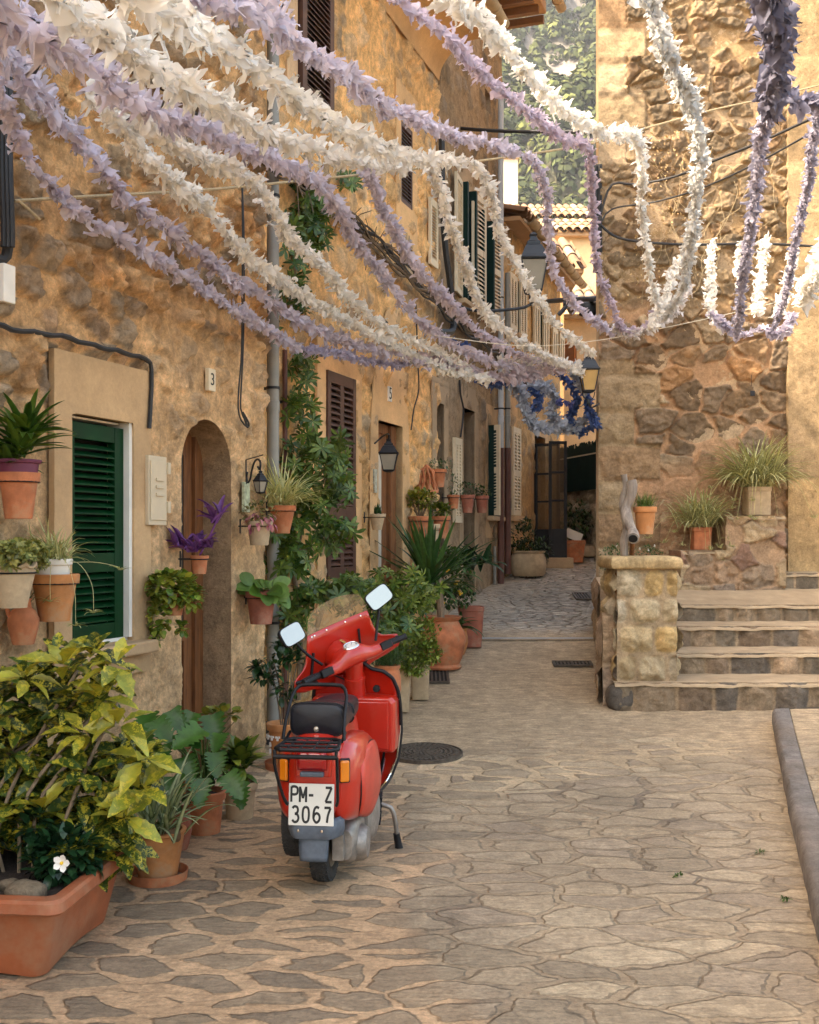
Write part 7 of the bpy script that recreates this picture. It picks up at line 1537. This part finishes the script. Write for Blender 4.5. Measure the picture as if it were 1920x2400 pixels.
G_('cream-white garland above it, passing over the brown shutter at the top', [(230, -50, 2.6), (330, 10, 3.0), (400, 55, 3.4), (480, 100, 3.9), (570, 165, 4.6), (670, 235, 5.4), (760, 290, 6.2), (850, 325, 7.1), (930, 335, 7.8), (1000, 345, 8.3), (1030, 400, 8.8), (1050, 480, 9.3), (1090, 560, 9.9), (1140, 640, 10.6), (1190, 700, 11.2), (1250, 745, 11.8)], WH, .074, 110, 9, hang=1.2, spread=1.1)
G_('white garland hanging between the dark green shutters and the orange wall corner', [(905, 345, 8.0), (930, 410, 8.6), (950, 480, 9.2), (985, 570, 9.9), (1015, 650, 10.5), (1080, 710, 11.2), (1160, 755, 11.9), (1230, 785, 12.4)], WH, .082, 125, 10)
G_('lilac garland crossing the topmost brown shutter and bending down beside the big lantern', [(380, -15, 3.6), (500, 5, 4.0), (590, 50, 4.5), (650, 110, 5.0), (740, 160, 5.7), (800, 215, 6.3), (880, 250, 6.9), (960, 285, 7.6), (1060, 310, 8.3), (1120, 335, 8.8), (1148, 400, 9.3), (1155, 500, 9.9), (1170, 580, 10.5), (1220, 650, 11.1), (1290, 700, 11.7)], LI, .078, 110, 11, hang=1.1)
G_('lilac garland from under the eaves over the forested gap to the tower corner', [(820, -20, 5.0), (880, 30, 5.4), (950, 80, 5.9), (1030, 170, 6.7), (1110, 230, 7.4), (1180, 290, 8.1), (1235, 310, 8.6), (1246, 400, 9.2), (1250, 480, 9.7), (1258, 560, 10.3), (1285, 640, 10.9), (1310, 690, 11.3), (1360, 690, 11.5), (1380, 660, 11.6)], (.60, .52, .62), .07, 120, 12)
G_('white garland over the forested mountain that drops down the tower wall at its corner', [(900, -30, 4.6), (980, 20, 5.0), (1050, 80, 5.6), (1100, 140, 6.2), (1170, 215, 7.0), (1250, 270, 7.8), (1340, 290, 8.6), (1352, 360, 9.2), (1350, 440, 9.7), (1362, 530, 10.3), (1375, 600, 10.8), (1390, 660, 11.3)], WH, .078, 120, 13, hang=1.0)
G_('pale grey-white garland hanging down the middle of the tower wall', [(1340, -60, 4.0), (1375, 20, 4.4), (1400, 100, 5.0), (1435, 180, 5.7), (1465, 250, 6.4), (1475, 320, 7.1), (1468, 380, 7.7), (1460, 460, 8.5), (1448, 540, 9.4), (1435, 610, 10.2), (1400, 670, 11.0)], (.62, .62, .60), .072, 125, 14)
G_('thick dark violet garland falling from the top right corner region', [(1600, -60, 3.4), (1632, 20, 3.8), (1640, 90, 4.2), (1630, 160, 4.7), (1620, 230, 5.2)], DP, .085, 150, 15, w=1.1)
G_('slim grey-violet garland continuing down to the lower rope over the tower wall', [(1618, 235, 5.3), (1600, 300, 5.9), (1592, 400, 6.9), (1578, 500, 8.0), (1565, 580, 9.0), (1558, 650, 10.0), (1550, 705, 10.8)], (.36, .34, .42), .06, 140, 16, hang=.5)
G_('short dark violet garland along the rope at the right edge', [(1625, 170, 5.0), (1660, 205, 5.2), (1700, 215, 5.3), (1760, 205, 5.4)], (.24, .23, .31), .07, 150, 17)
G_('thin dark violet garland near the right edge, hanging to the lower rope', [(1722, 225, 5.4), (1708, 330, 6.4), (1695, 420, 7.4), (1672, 520, 8.6), (1655, 620, 9.9), (1622, 705, 11.0)], (.33, .31, .39), .05, 140, 18, hang=.5)
G_('lilac and white garland looping along the lower rope between the slim violet ones', [(1490, 655, 10.9), (1520, 680, 10.9), (1560, 705, 10.9), (1600, 690, 10.9), (1640, 705, 10.9), (1670, 665, 10.9)], (.62, .58, .68), .085, 150, 19, w=1.2)
for i, (pts, lab) in enumerate([([(1500, 508, 12.0), (1496, 580, 11.8), (1494, 650, 11.5), (1520, 690, 11.3)], 'bright white garland strip, leftmost of those hung from the tower cable'),
    ([(1562, 510, 12.0), (1556, 560, 11.9), (1560, 610, 11.7)], 'short bright white garland strip half hidden behind the grey-violet one'),
    ([(1612, 505, 12.0), (1604, 560, 11.8), (1595, 630, 11.6), (1590, 660, 11.4)], 'wide bright white garland strip between the two slim violet garlands'),
    ([(1672, 520, 12.0), (1660, 590, 11.8), (1640, 660, 11.5)], 'bright white garland strip behind the thin violet one near the right edge'),
    ([(1450, 515, 12.0), (1420, 570, 11.8), (1395, 640, 11.5), (1370, 690, 11.3)], 'bright white garland strip slanting left beside the pale grey-white one'),
    ([(1740, 500, 9.5), (1715, 570, 9.8), (1690, 640, 10.2)], 'pale white garland sweeping in from the right edge')]): G_(lab, pts, BW, .085 if i < 5 else .11, 135, 30+i, w=1.2, hang=.4)
G_('white garland loop hanging low between the tower corner and the lilac ones', [(1290, 690, 11.3), (1330, 700, 11.4), (1370, 690, 11.5), (1420, 660, 11.5), (1450, 600, 11.5)], (.75, .72, .72), .08, 150, 40, w=1.2)
G_('white garland running level into the street lantern at the tower corner', [(1040, 770, 11.4), (1110, 755, 11.8), (1180, 765, 12.2), (1240, 775, 12.6)], WH, .08, 130, 41)
G_('pale lilac garland running level below the white ones in the centre', [(880, 745, 10.4), (960, 770, 10.9), (1030, 790, 11.4), (1100, 790, 11.8), (1180, 775, 12.3)], (.66, .58, .64), .09, 150, 42)
G_('short cobalt blue garland hanging under the lilac bunch', [(1005, 795, 11.6), (1035, 805, 11.7), (1070, 800, 11.8)], BL, .08, 260, 43)
G_('small blue tuft of garland above the lilac bunch by the vine', [(938, 718, 11.2), (960, 722, 11.2), (985, 728, 11.2)], BL, .078, 260, 44)
G_('large grey-blue garland loop hanging above the glass doors, left one', [(1075, 800, 12.8), (1100, 830, 12.8), (1108, 870, 12.8), (1125, 895, 12.8), (1160, 905, 12.8), (1185, 890, 12.8)], GB, .10, 240, 45)
G_('large grey-blue garland loop beside it, right one', [(1110, 805, 12.9), (1165, 825, 12.9), (1160, 870, 12.9), (1180, 900, 12.9), (1215, 895, 12.9), (1245, 870, 12.9)], GB, .10, 240, 46)
G_('cobalt blue garland strip crossing inside the grey-blue loops', [(1115, 815, 12.85), (1135, 840, 12.85), (1130, 860, 12.85), (1105, 862, 12.85)], BL, .07, 280, 47)
G_('cobalt blue garland loop beside the street lantern, inner strand', [(1170, 780, 12.9), (1200, 810, 12.9), (1215, 850, 12.9), (1200, 880, 12.9), (1220, 910, 12.9), (1250, 895, 12.9)], BL, .078, 260, 48)
G_('cobalt blue garland curling down to the tower corner, outer strand', [(1225, 780, 12.9), (1235, 830, 12.85), (1240, 860, 12.75), (1256, 895, 12.6)], BL, .078, 280, 49)
G_('grey-blue tuft with blue flowers just below the street lantern', [(1205, 770, 12.7), (1215, 800, 12.7), (1232, 825, 12.7)], GB, .085, 300, 50)
G_('small cobalt bow of garland right of the grey-blue loops', [(1170, 850, 12.8), (1190, 845, 12.8), (1205, 855, 12.8)], (.12, .15, .42), .055, 300, 51)
# ================================================================== ROPES, CABLES, VINE
def rope(name, lab, cat, pts, r, mat, step=.08, n=7, k=K, part=None, wob=0):
    P_ = [P(x*k, y*k, d) for x, y, d in pts]; t = thing(name, lab, cat, tuple(P_[0])); mb = MB(); c = catmull(P_, step)
    if wob: c = [p+np.array((0, 0, wob*math.sin(i*1.7)+wob*math.sin(i*.6))) for i, p in enumerate(c)]
    mb.tube([tuple(p) for p in c], r, n); mb.obj(part or 'strand', MAT[mat], t, smooth=True); return t
rope('rope', 'long jute rope rising from the cable bundle at the left edge across the street', 'rope', [(30, 423, 5.45), (200, 413, 6.0), (430, 400, 6.9), (620, 382, 7.6), (850, 358, 8.3), (1000, 340, 8.8), (1130, 322, 9.2), (1240, 303, 9.6), (1360, 270, 10.0), (1500, 232, 10.6), (1610, 208, 11.1), (1725, 180, 11.6)], .009, 'rope')
rope('rope', 'thin white string strung low across in front of the tower wall', 'rope', [(900, 705, 10.2), (1100, 728, 11.1), (1250, 718, 11.4), (1400, 690, 11.6), (1560, 655, 11.8), (1700, 620, 12.0)], .004, 'ropew')
rope('rope', 'loose end of the jute rope dangling by the cable bundle', 'rope', [(40, 423, 5.4), (60, 440, 5.42), (85, 463, 5.45)], .007, 'rope')
t = rope('cable_bundle', 'thick bundle of dark cables running down the wall at the left edge', 'cable', [(10, 100, 5.45), (12, 200, 5.45), (13, 300, 5.45), (14, 430, 5.45), (17, 520, 5.45), (6, 548, 5.42), (-20, 535, 5.38)], .026, 'cable')
for i in range(7):
    mb = MB(); mb.tube([tuple(p) for p in catmull([D_(10+9*math.cos(i*1.3)+dx, y, 5.40+.03*math.sin(i*1.9)) for dx, y in ((0, -20), (1, 100), (3, 220), (2, 340), (6, 470), (6, 520))], .1)], .010+.003*(i % 3), 6); mb.obj('strand', MAT['cable'], t, smooth=True)
def onwall(name, lab, cat, pl, pts, r, mat, v=.03, n=6, wob=0):
    P_ = [pl.pt(x*K, y*K, v) for x, y in pts]; t = thing(name, lab, cat, tuple(P_[0])); mb = MB(); c = catmull(P_, .06)
    if wob: c = [p+np.array((0, wob*math.cos(i*1.3)*.5, wob*math.sin(i*1.9))) for i, p in enumerate(c)]
    mb.tube([tuple(p) for p in c], r, n); mb.obj('strand', MAT[mat], t, smooth=True); return t
onwall('wall_cable', 'black cable clipped along the top of the green window surround', 'cable', L1, [(-10, 682), (25, 693), (70, 700), (130, 708), (200, 728), (260, 742), (305, 756), (317, 765), (320, 800), (318, 840), (315, 900)], .014, 'cable', .04, wob=.006)
for i in range(2): t = onwall('wall_cable', ('thin black cable looping down the wall above the little iron lantern', 'second thin black cable hanging beside it, ending in a plug')[i], 'cable', L1, [(510, 380), (511+i*3, 500), (510+i*4, 640), (509+i*3, 740), (503+5*i, 820), (502+5*i, 860), (508+8*i, 885), (522-i, 900), (524-4*i, 890), (512, 868)], .006, 'cable', .05)
onwall('wall_cable', 'thin dangling cable between the brown door arch and the next house', 'cable', L2, [(876, 640), (880, 760), (882, 820), (872, 860), (868, 890), (866, 905)], .008, 'cable', .04)
onwall('wall_cable', 'dark cable bundle running down the grey-brown house beside the green shutters', 'cable', L2, [(930, 290), (932, 420), (938, 520), (948, 600), (955, 690), (925, 700)], .04, 'cable', .10)
onwall('wall_cable', 'coiled cable hanging over the doorway of the grey-brown house', 'cable', L2, [(968, 800), (970, 830), (976, 860), (974, 890), (970, 920)], .012, 'cable', .04)
# twisted dead vine along the facades
vn_ = thing('dead_vine', 'bundle of dead twisted vine stems and cables running level along the house fronts', 'vine', tuple(L1.pt(300, 60, .06))); rs = np.random.RandomState(5)
VP_ = [(L1, 215, 80), (L1, 330, 165), (L1, 430, 240), (L1, 500, 300), (L1, 545, 330), (L2, 640, 380), (L2, 690, 430), (L2, 760, 485), (L2, 830, 545), (L2, 870, 585), (L2, 930, 640), (L2, 985, 690), (L2, 1040, 735), (L2, 1100, 790), (L2, 1130, 825)]
for i in range(11):
    pts = [pl.pt(x*K, y*K, .08+.05*rs.rand())+Vector((0, 0, rs.normal()*(.05 if x > 600 else .03))) for pl, x, y in VP_]; 
    mb = MB(); c = catmull(pts, .08); c = [p+np.array((.01*math.sin(j*.9+i), 0, .022*math.sin(j*.55+i*2.1))) for j, p in enumerate(c)]; mb.tube([tuple(p) for p in c], .009+.005*rs.rand(), 5); mb.obj('stem', MAT['cable'] if i in (1, 4, 7) else MAT['barkg'], vn_, smooth=True)
mb = MB()
for i in range(70):
    q = rs.uniform(4, len(VP_)-2); a = int(q); pl, x, y = VP_[a]; x2, y2 = VP_[a+1][1:]; fr_ = q-a; x, y = x+(x2-x)*fr_, y+(y2-y)*fr_; p = pl.pt(x*K, y*K, .12); d = Vector(rs.normal(size=3)).normalized()*rs.uniform(.08, .3); mb.tube([tuple(p), tuple(p+d*.5+Vector((0, 0, .02))), tuple(p+d)], .004, 4)
mb.obj('twigs', MAT['barkg'], vn_)
# dry creeper and cables on the tower
cr_ = thing('dry_creeper', 'leafless dry creeper clinging to the upper tower wall', 'creeper', tuple(TW.pt(1480, 700, .05))); mb = MB()
for i in range(16):
    x, y = rs.uniform(1490, 1760), rs.uniform(620, 760); pts = []
    xx_ = rs.uniform(-.8, .8); L_ = int(rs.uniform(5, 12))
    for j in range(L_): pts.append(TW.pt(x, y, .075)); x += xx_*25+rs.normal()*14; y -= rs.uniform(18, 48)
    mb.tube([tuple(p) for p in catmull(pts, .12)], .0025, 4)
mb.obj('stems', MAT['rope'], cr_)
mb = MB(); n = 420; xs_ = np.concatenate([rs.normal(1500, 30, 150), rs.normal(1560, 35, 180), rs.uniform(1470, 1640, 90)]); ys_ = rs.uniform(300, 700, n); c = np.array([tuple(TW.pt(a, b, .08)) for a, b in zip(xs_, ys_)])
leaves(mb, c, rdir(n, rs, -.3)+np.array((0, -.5, 0)), rs.uniform(.025, .05, n), tpl('ell', 2, .6), tint(n, (.32, .2, .09), (.5, .36, .18), rs)); mb.obj('dry_leaves', MAT['leaf'], cr_)
for lab, pts, r in (('upper pair of black cables sweeping up across the tower to the right', [(1262, 470, 12.6), (1268, 440, 12.6), (1290, 388, 12.55), (1340, 388, 12.5), (1420, 372, 12.2), (1500, 340, 11.6), (1610, 295, 10.8), (1740, 235, 10)], .014), ('lower black cable across the tower, below the thicker pair', [(1262, 475, 12.6), (1290, 440, 12.6), (1380, 425, 12.4), (1480, 395, 11.8), (1600, 340, 10.9), (1740, 262, 10)], .010),
    ('black cable running level across the tower above the white strips', [(1262, 470, 12.6), (1290, 495, 12.6), (1340, 508, 12.6), (1450, 515, 12.6), (1600, 513, 12.6), (1740, 520, 12.6)], .015), ('dark cables spanning the gap in front of the forested mountain', [(968, 270, 13.6), (1020, 274, 13.4), (1100, 277, 13.2), (1180, 277, 13.0), (1262, 280, 12.75)], .022)):
    rope('overhead_cable', lab, 'cable', pts, r, 'cable')
t = thing('cable_bundle', 'black vertical cable bundle on the corner of the tower', 'cable', tuple(P(1399, 620, 12.72))); mb = MB()
for i in range(4): mb.tube([tuple(P(1397+4*i, y, 12.74+.02*(i % 2))) for y in (385, 450, 520, 580, 640)], .012, 6)
mb.obj('strands', MAT['cable'], t, smooth=True)
t = thing('hanging_padlock', 'small padlock hanging from a stone of the tower wall', 'padlock', tuple(TW.pt(1765, 905, .1))); mb = MB(); mb.tube([TW.pt(1762, 878, .09), TW.pt(1762, 905, .1)], .004, 5); p = TW.pt(1764, 922, .1); mb.box(tuple(p), (.05, .02, .06)); mb.obj('lock', MAT['iron'], t, bevel=.004)
# ================================================================== DRAINPIPES
def pipe(lab, pl, x, y0, y1, w, v, mat, joints=(), base=None, basemat='pipeb', fix=True):
    u, z1, d = pl.hit(x, y0, v); z0 = pl.hit(x, y1, v)[1]; r = w/2/F*d; t = thing('drainpipe', lab, 'drainpipe', tuple(pl.w(u, z0, v)))
    zb = pl.hit(x, base, v)[1] if base else z0
    mb = MB(); mb.tube([pl.w(u, zb, v), pl.w(u, z1, v)], r, 20); 
    for j in joints: z = pl.hit(x, j, v)[1]; mb.tube([pl.w(u, z-.05, v), pl.w(u, z+.03, v), pl.w(u, z+.035, v)], [r*1.1, r*1.12, r*1.0], 20)
    mb.obj('pipe', MAT[mat], t, smooth=True, sharp=40)
    if base: mb = MB(); mb.tube([pl.w(u, z0, v), pl.w(u, zb, v)], r*1.16, 20); mb.obj('lower_pipe', MAT[basemat], t, smooth=True, sharp=40)
    for j in joints: z = pl.hit(x, j, v)[1]+.12; mb = MB(); mb.tube([pl.w(u, z, v), pl.w(u, z+.02, v)], r*1.13, 20); pl.box(mb, u-.01, u+.01, z, z+.02, .0, v); mb.obj('bracket', MAT['iron'], t)
    return t
pipe('thick grey drainpipe in the corner between the two ochre houses, dark at its foot', L2, 640, -150, 1768, 29, .12, 'pipe', (500, 950, 1220, 1500), 1690)
pipe('thin reddish pipe behind the grey drainpipe', L2, 668, 820, 1700, 12, .06, 'piped', (980,))
pipe('pale blue-grey drainpipe on the grey-brown house, brown in its lower half', L2, 1174, 215, 1370, 13, .10, 'pipew', (600, 720, 980), 1050, 'piped')
pipe('brownish grey drainpipe beside the pale one, brown in its lower half', L2, 1190, 640, 1345, 13, .12, 'pipe', (980,), 1050, 'piped')
pipe('short green standpipe at the foot of the low house', L2, 1219, 1275, 1325, 6, .06, 'dkgreen')
pipe('short grey pipe stub at the wall foot of the grey-brown house', L2, 1160, 1280, 1370, 7, .05, 'pipe')
# ================================================================== LANTERNS
def lantern(parent, c, w, h, glassmat='milk', mat='lampgrey', n=4, top=.42):
    """tapered glass lantern hanging/standing with its middle at c"""
    c = Vector(c); hb = h*.5; rt, rb = w/2, w*.30; a0 = math.pi/n
    def ring(r, z): return [(c.x+r*math.cos(a0+2*math.pi*i/n)*1.2, c.y+r*math.sin(a0+2*math.pi*i/n)*1.2, c.z+z) for i in range(n)]
    mb = MB()
    for i in range(n):
        p, q = Vector(ring(rt, 0)[i]), Vector(ring(rb, -hb)[i]); mb.tube([p, q], w*.030, 4)
        p2, q2 = Vector(ring(rt, 0)[(i+1) % n]), Vector(ring(rb, -hb)[(i+1) % n]); mb.tube([p, p2], w*.035, 4); mb.tube([q, q2], w*.032, 4)
    mb.loft([ring(rb*.95, -hb-.005), ring(rb*.9, -hb-h*.03), ring(rb*.3, -hb-h*.06)])
    f = mb.obj('lantern_frame', MAT[mat], parent)
    mb = MB(); mb.loft([ring(rt*1.12, 0), ring(rt*1.16, h*.02), ring(rt*.98, h*.06), ring(rt*.62, h*.24), ring(rt*.50, h*.26), ring(rt*.50, h*.31), ring(rt*.36, h*.33), ring(rt*.22, h*.40), ring(rt*.30, h*.43), ring(rt*.08, h*.48)]); mb.obj('lantern_roof', MAT[mat], parent, smooth=False)
    mb = MB(); mb.loft([ring(rb*.93, -hb+.004), ring(rt*.96, -.004)]); mb.obj('lantern_glass', MAT[glassmat], parent)
c = P(1250, 612, 13.2); t = thing('wall_lantern', 'large dark grey street lantern on the facade by the green shutters', 'lantern', tuple(c)); lantern(t, c, .36, .72, 'milk')
mb = MB(); w_ = L2.pt(1125, 745, .02); wp_ = Vector((.34*13.2-4.0+.02, 13.2-.0, c.z-.5)); b_ = c+Vector((0, 0, -.43)); mb.tube(catmull([wp_, wp_+Vector((.3, -.05, -.10)), b_+Vector((-.1, 0, -.12)), b_], .04), .018, 8); mb.tube([wp_+Vector((0, 0, -.3)), wp_+Vector((.0, 0, .15))], .022, 8); boulder(mb, tuple(b_+Vector((0, 0, -.02))), (.05, .05, .05), 1); mb.obj('bracket', MAT['lampgrey'], t, smooth=True)
c = P(1380, 868, 12.45); t = thing('wall_lantern', 'amber-glass street lantern hanging at the tower corner above the blue garlands', 'lantern', tuple(c)); lantern(t, c, .235, .46, 'amber')
mb = MB(); 
for s_ in (-1, 1): mb.tube(catmull([c+Vector((s_*.07, 0, -.24)), c+Vector((s_*.05, 0, -.31)), c+Vector((0, 0, -.34))], .02), .006, 5)
boulder(mb, tuple(c+Vector((0, 0, -.35))), (.02, .02, .03), 1); wq = Vector((tx0+.02, 12.78, c.z-.33)); mb.tube(catmull([c+Vector((0, 0, -.35)), c+Vector((.05, .15, -.4)), wq], .03), .010, 6); mb.obj('bracket', MAT['lampgrey'], t, smooth=True)
c = L1.pt(611, 1128, .30); t = thing('wall_lantern', 'small wrought iron lantern on a scrolled bracket above the pale cactus pot', 'lantern', tuple(c)); lantern(t, c, .085, .15, 'milk', 'iron', 6)
a_ = L1.pt(577, 1086, .02); mb = MB(); zt_ = c.z+.17; wl = Vector((a_.x, a_.y, 0)); ex = c-wl; ex.z = 0
mb.tube([wl+Vector((0, 0, zt_)), wl+ex*1.15+Vector((0, 0, zt_))], .004, 5); mb.tube([wl+Vector((0, 0, zt_+.0)), wl+Vector((0, 0, zt_-.17))], .005, 5)
sc_ = [(.10, -.09), (.04, -.12), (.10, -.16), (.28, -.145), (.42, -.08), (.60, -.03), (.84, -.02), (1.0, -.05), (.95, -.09), (.82, -.07)]; mb.tube(catmull([wl+ex*a+Vector((0, 0, zt_+b)) for a, b in sc_], .012), .007, 6); mb.tube([wl+ex+Vector((0, 0, zt_-.03)), c+Vector((0, 0, .07))], .003, 5); mb.obj('bracket', MAT['iron'], t, smooth=True)
c = L2.pt(911, 1064, .35); t = thing('wall_lantern', 'small cream-glass lantern hanging in front of the brown glazed door', 'lantern', tuple(c)); lantern(t, c, .19, .30, 'milk', 'iron', 4)
a_ = L2.pt(878, 1040, .02); mb = MB(); mb.tube(catmull([a_, a_+Vector((.08, -.02, .07)), c+Vector((0, 0, .18)), c+Vector((0, 0, .12))], .02), .009, 6); mb.obj('bracket', MAT['iron'], t, smooth=True)
t = thing('lamp_arm', 'long blue-grey pipe arm with a dark floodlight reaching to the tower corner', 'lamp', tuple(P(1290, 703, 14.5))); mb = MB(); mb.tube([P(1285, 706, 16.2), P(1340, 702, 14.8), P(1400, 700, 13.2)], .035, 10); mb.tube(catmull([P(1320, 712, 15), P(1330, 714, 15), P(1310, 738, 15)], .05), .03, 8); mb.obj('arm', MAT['pipeb'], t, smooth=True)
mb = MB(); boulder(mb, tuple(P(1385, 725, 13.6)), (.14, .10, .09), 3); mb.obj('lamp_head', MAT['lampgrey'], t, smooth=True)
t = thing('junction_box', 'cream plastic box on the wall under the cable bundle at the left edge', 'box', tuple(L1.pt(12, 680, .04))); mb = MB(); L1.box(mb, *L1.rect(-14, 622, 712, 14, 622, 712), .0, .06); mb.obj('case', MAT['whitep'], t, bevel=.006)
t = thing('tile_plaque', 'narrow painted ceramic tile plaque left of the brown glazed door', 'plaque', tuple(L2.pt(876, 1130, .02))); mb = MB(); L2.box(mb, *L2.rect(871, 1100, 1155, 878, 1100, 1155), .0, .03); mb.obj('tile', M_plain('painted_tile', (.35, .36, .30), .3, var=.6, nscale=30), t)
t = thing('tile_plaque', 'small green and cream tile plaque behind the pale cactus pot', 'plaque', tuple(L1.pt(574, 1170, .02))); mb = MB(); L1.box(mb, *L1.rect(567, 1130, 1200, 580, 1130, 1200), .0, .02); mb.obj('tile', M_plain('green_tile', (.40, .44, .30), .3, var=.5, nscale=30), t)

for i, (x, y, lab) in enumerate(((1782, 2000, 'tiny green weed in a paving joint beside the kerb'), (1590, 2055, 'tiny weed alone in the middle of the right-hand paving'), (1842, 2110, 'small weed tuft growing against the foot of the kerb'))):
    b = ground(x, y); t = thing('weed', lab, 'weed', b, 'weeds in the paving joints'); mb = MB(); bush(mb, (0, 0, .006), (.03, .02, .008), 22, .022, 'ell', np.random.RandomState(i), [(.03, .07, .01), (.07, .13, .02)], w=.4, up=.6); mb.obj('leaves', MAT['leaf'], t, world=False)
# ================================================================== HAZE
hm = bpy.data.materials.new('haze_air'); hm.use_nodes = True; ht = hm.node_tree; ht.nodes.clear(); ho = ht.nodes.new('ShaderNodeOutputMaterial'); hv = ht.nodes.new('ShaderNodeVolumePrincipled')
hv.inputs['Color'].default_value = (.80, .86, .95, 1); hv.inputs['Density'].default_value = .00022; ht.links.new(hv.outputs[0], ho.inputs['Volume'])
mb = MB(); mb.box((100, 390, 298), (500, 900, 604)); tag(mb.obj('haze', hm), 'thin pale air haze filling the valley towards the mountain', 'haze', kind='stuff')
# ================================================================== CAMERA, LIGHT
cam = bpy.data.objects.new('camera', bpy.data.cameras.new('camera')); COL.objects.link(cam); sc.camera = cam
cam.location = (0, 0, EYE); cam.rotation_euler = (R(90), 0, 0); cam.data.sensor_fit = 'VERTICAL'; cam.data.sensor_height = 36; cam.data.lens = 36*F/2400
cam.data.shift_y = (YH-1200)/2400; cam.data.clip_end = 3000; cam.data.clip_start = .05
w = bpy.data.worlds.new('World'); sc.world = w; w.use_nodes = True; t = w.node_tree; bg = t.nodes['Background']
sky = t.nodes.new('ShaderNodeTexSky'); sky.sky_type = 'NISHITA'; sky.sun_disc = False; SUN_EL, SUN_AZ = 47, 249
sky.sun_elevation = R(SUN_EL); sky.sun_rotation = R(SUN_AZ); sky.dust_density = 5; sky.ozone_density = .6; sky.air_density = 1.0
mxs = t.nodes.new('ShaderNodeMix'); mxs.data_type = 'RGBA'; mxs.blend_type = 'MULTIPLY'; mxs.inputs[0].default_value = 1; mxs.inputs[7].default_value = (1.0, .915, .765, 1); t.links.new(sky.outputs[0], mxs.inputs[6]); t.links.new(mxs.outputs[2], bg.inputs[0]); bg.inputs[1].default_value = .15
sl = bpy.data.lights.new('sun', 'SUN'); sl.energy = 2.0; sl.angle = R(1.2); sl.color = (1, .86, .68); so = bpy.data.objects.new('sun', sl); COL.objects.link(so)
dv = Vector((math.sin(R(SUN_AZ))*math.cos(R(SUN_EL)), math.cos(R(SUN_AZ))*math.cos(R(SUN_EL)), math.sin(R(SUN_EL)))); so.rotation_euler = dv.to_track_quat('Z', 'Y').to_euler(); so.location = (0, 0, 20)
sc.view_settings.view_transform = 'Standard'; sc.view_settings.look = 'None'; sc.view_settings.exposure = 2.66; sc.view_settings.gamma = 1
sc.cycles.max_bounces = 10; sc.cycles.diffuse_bounces = 5; sc.cycles.transparent_max_bounces = 12; sc.cycles.use_denoising = True; sc.cycles.caustics_reflective = False; sc.cycles.caustics_refractive = False
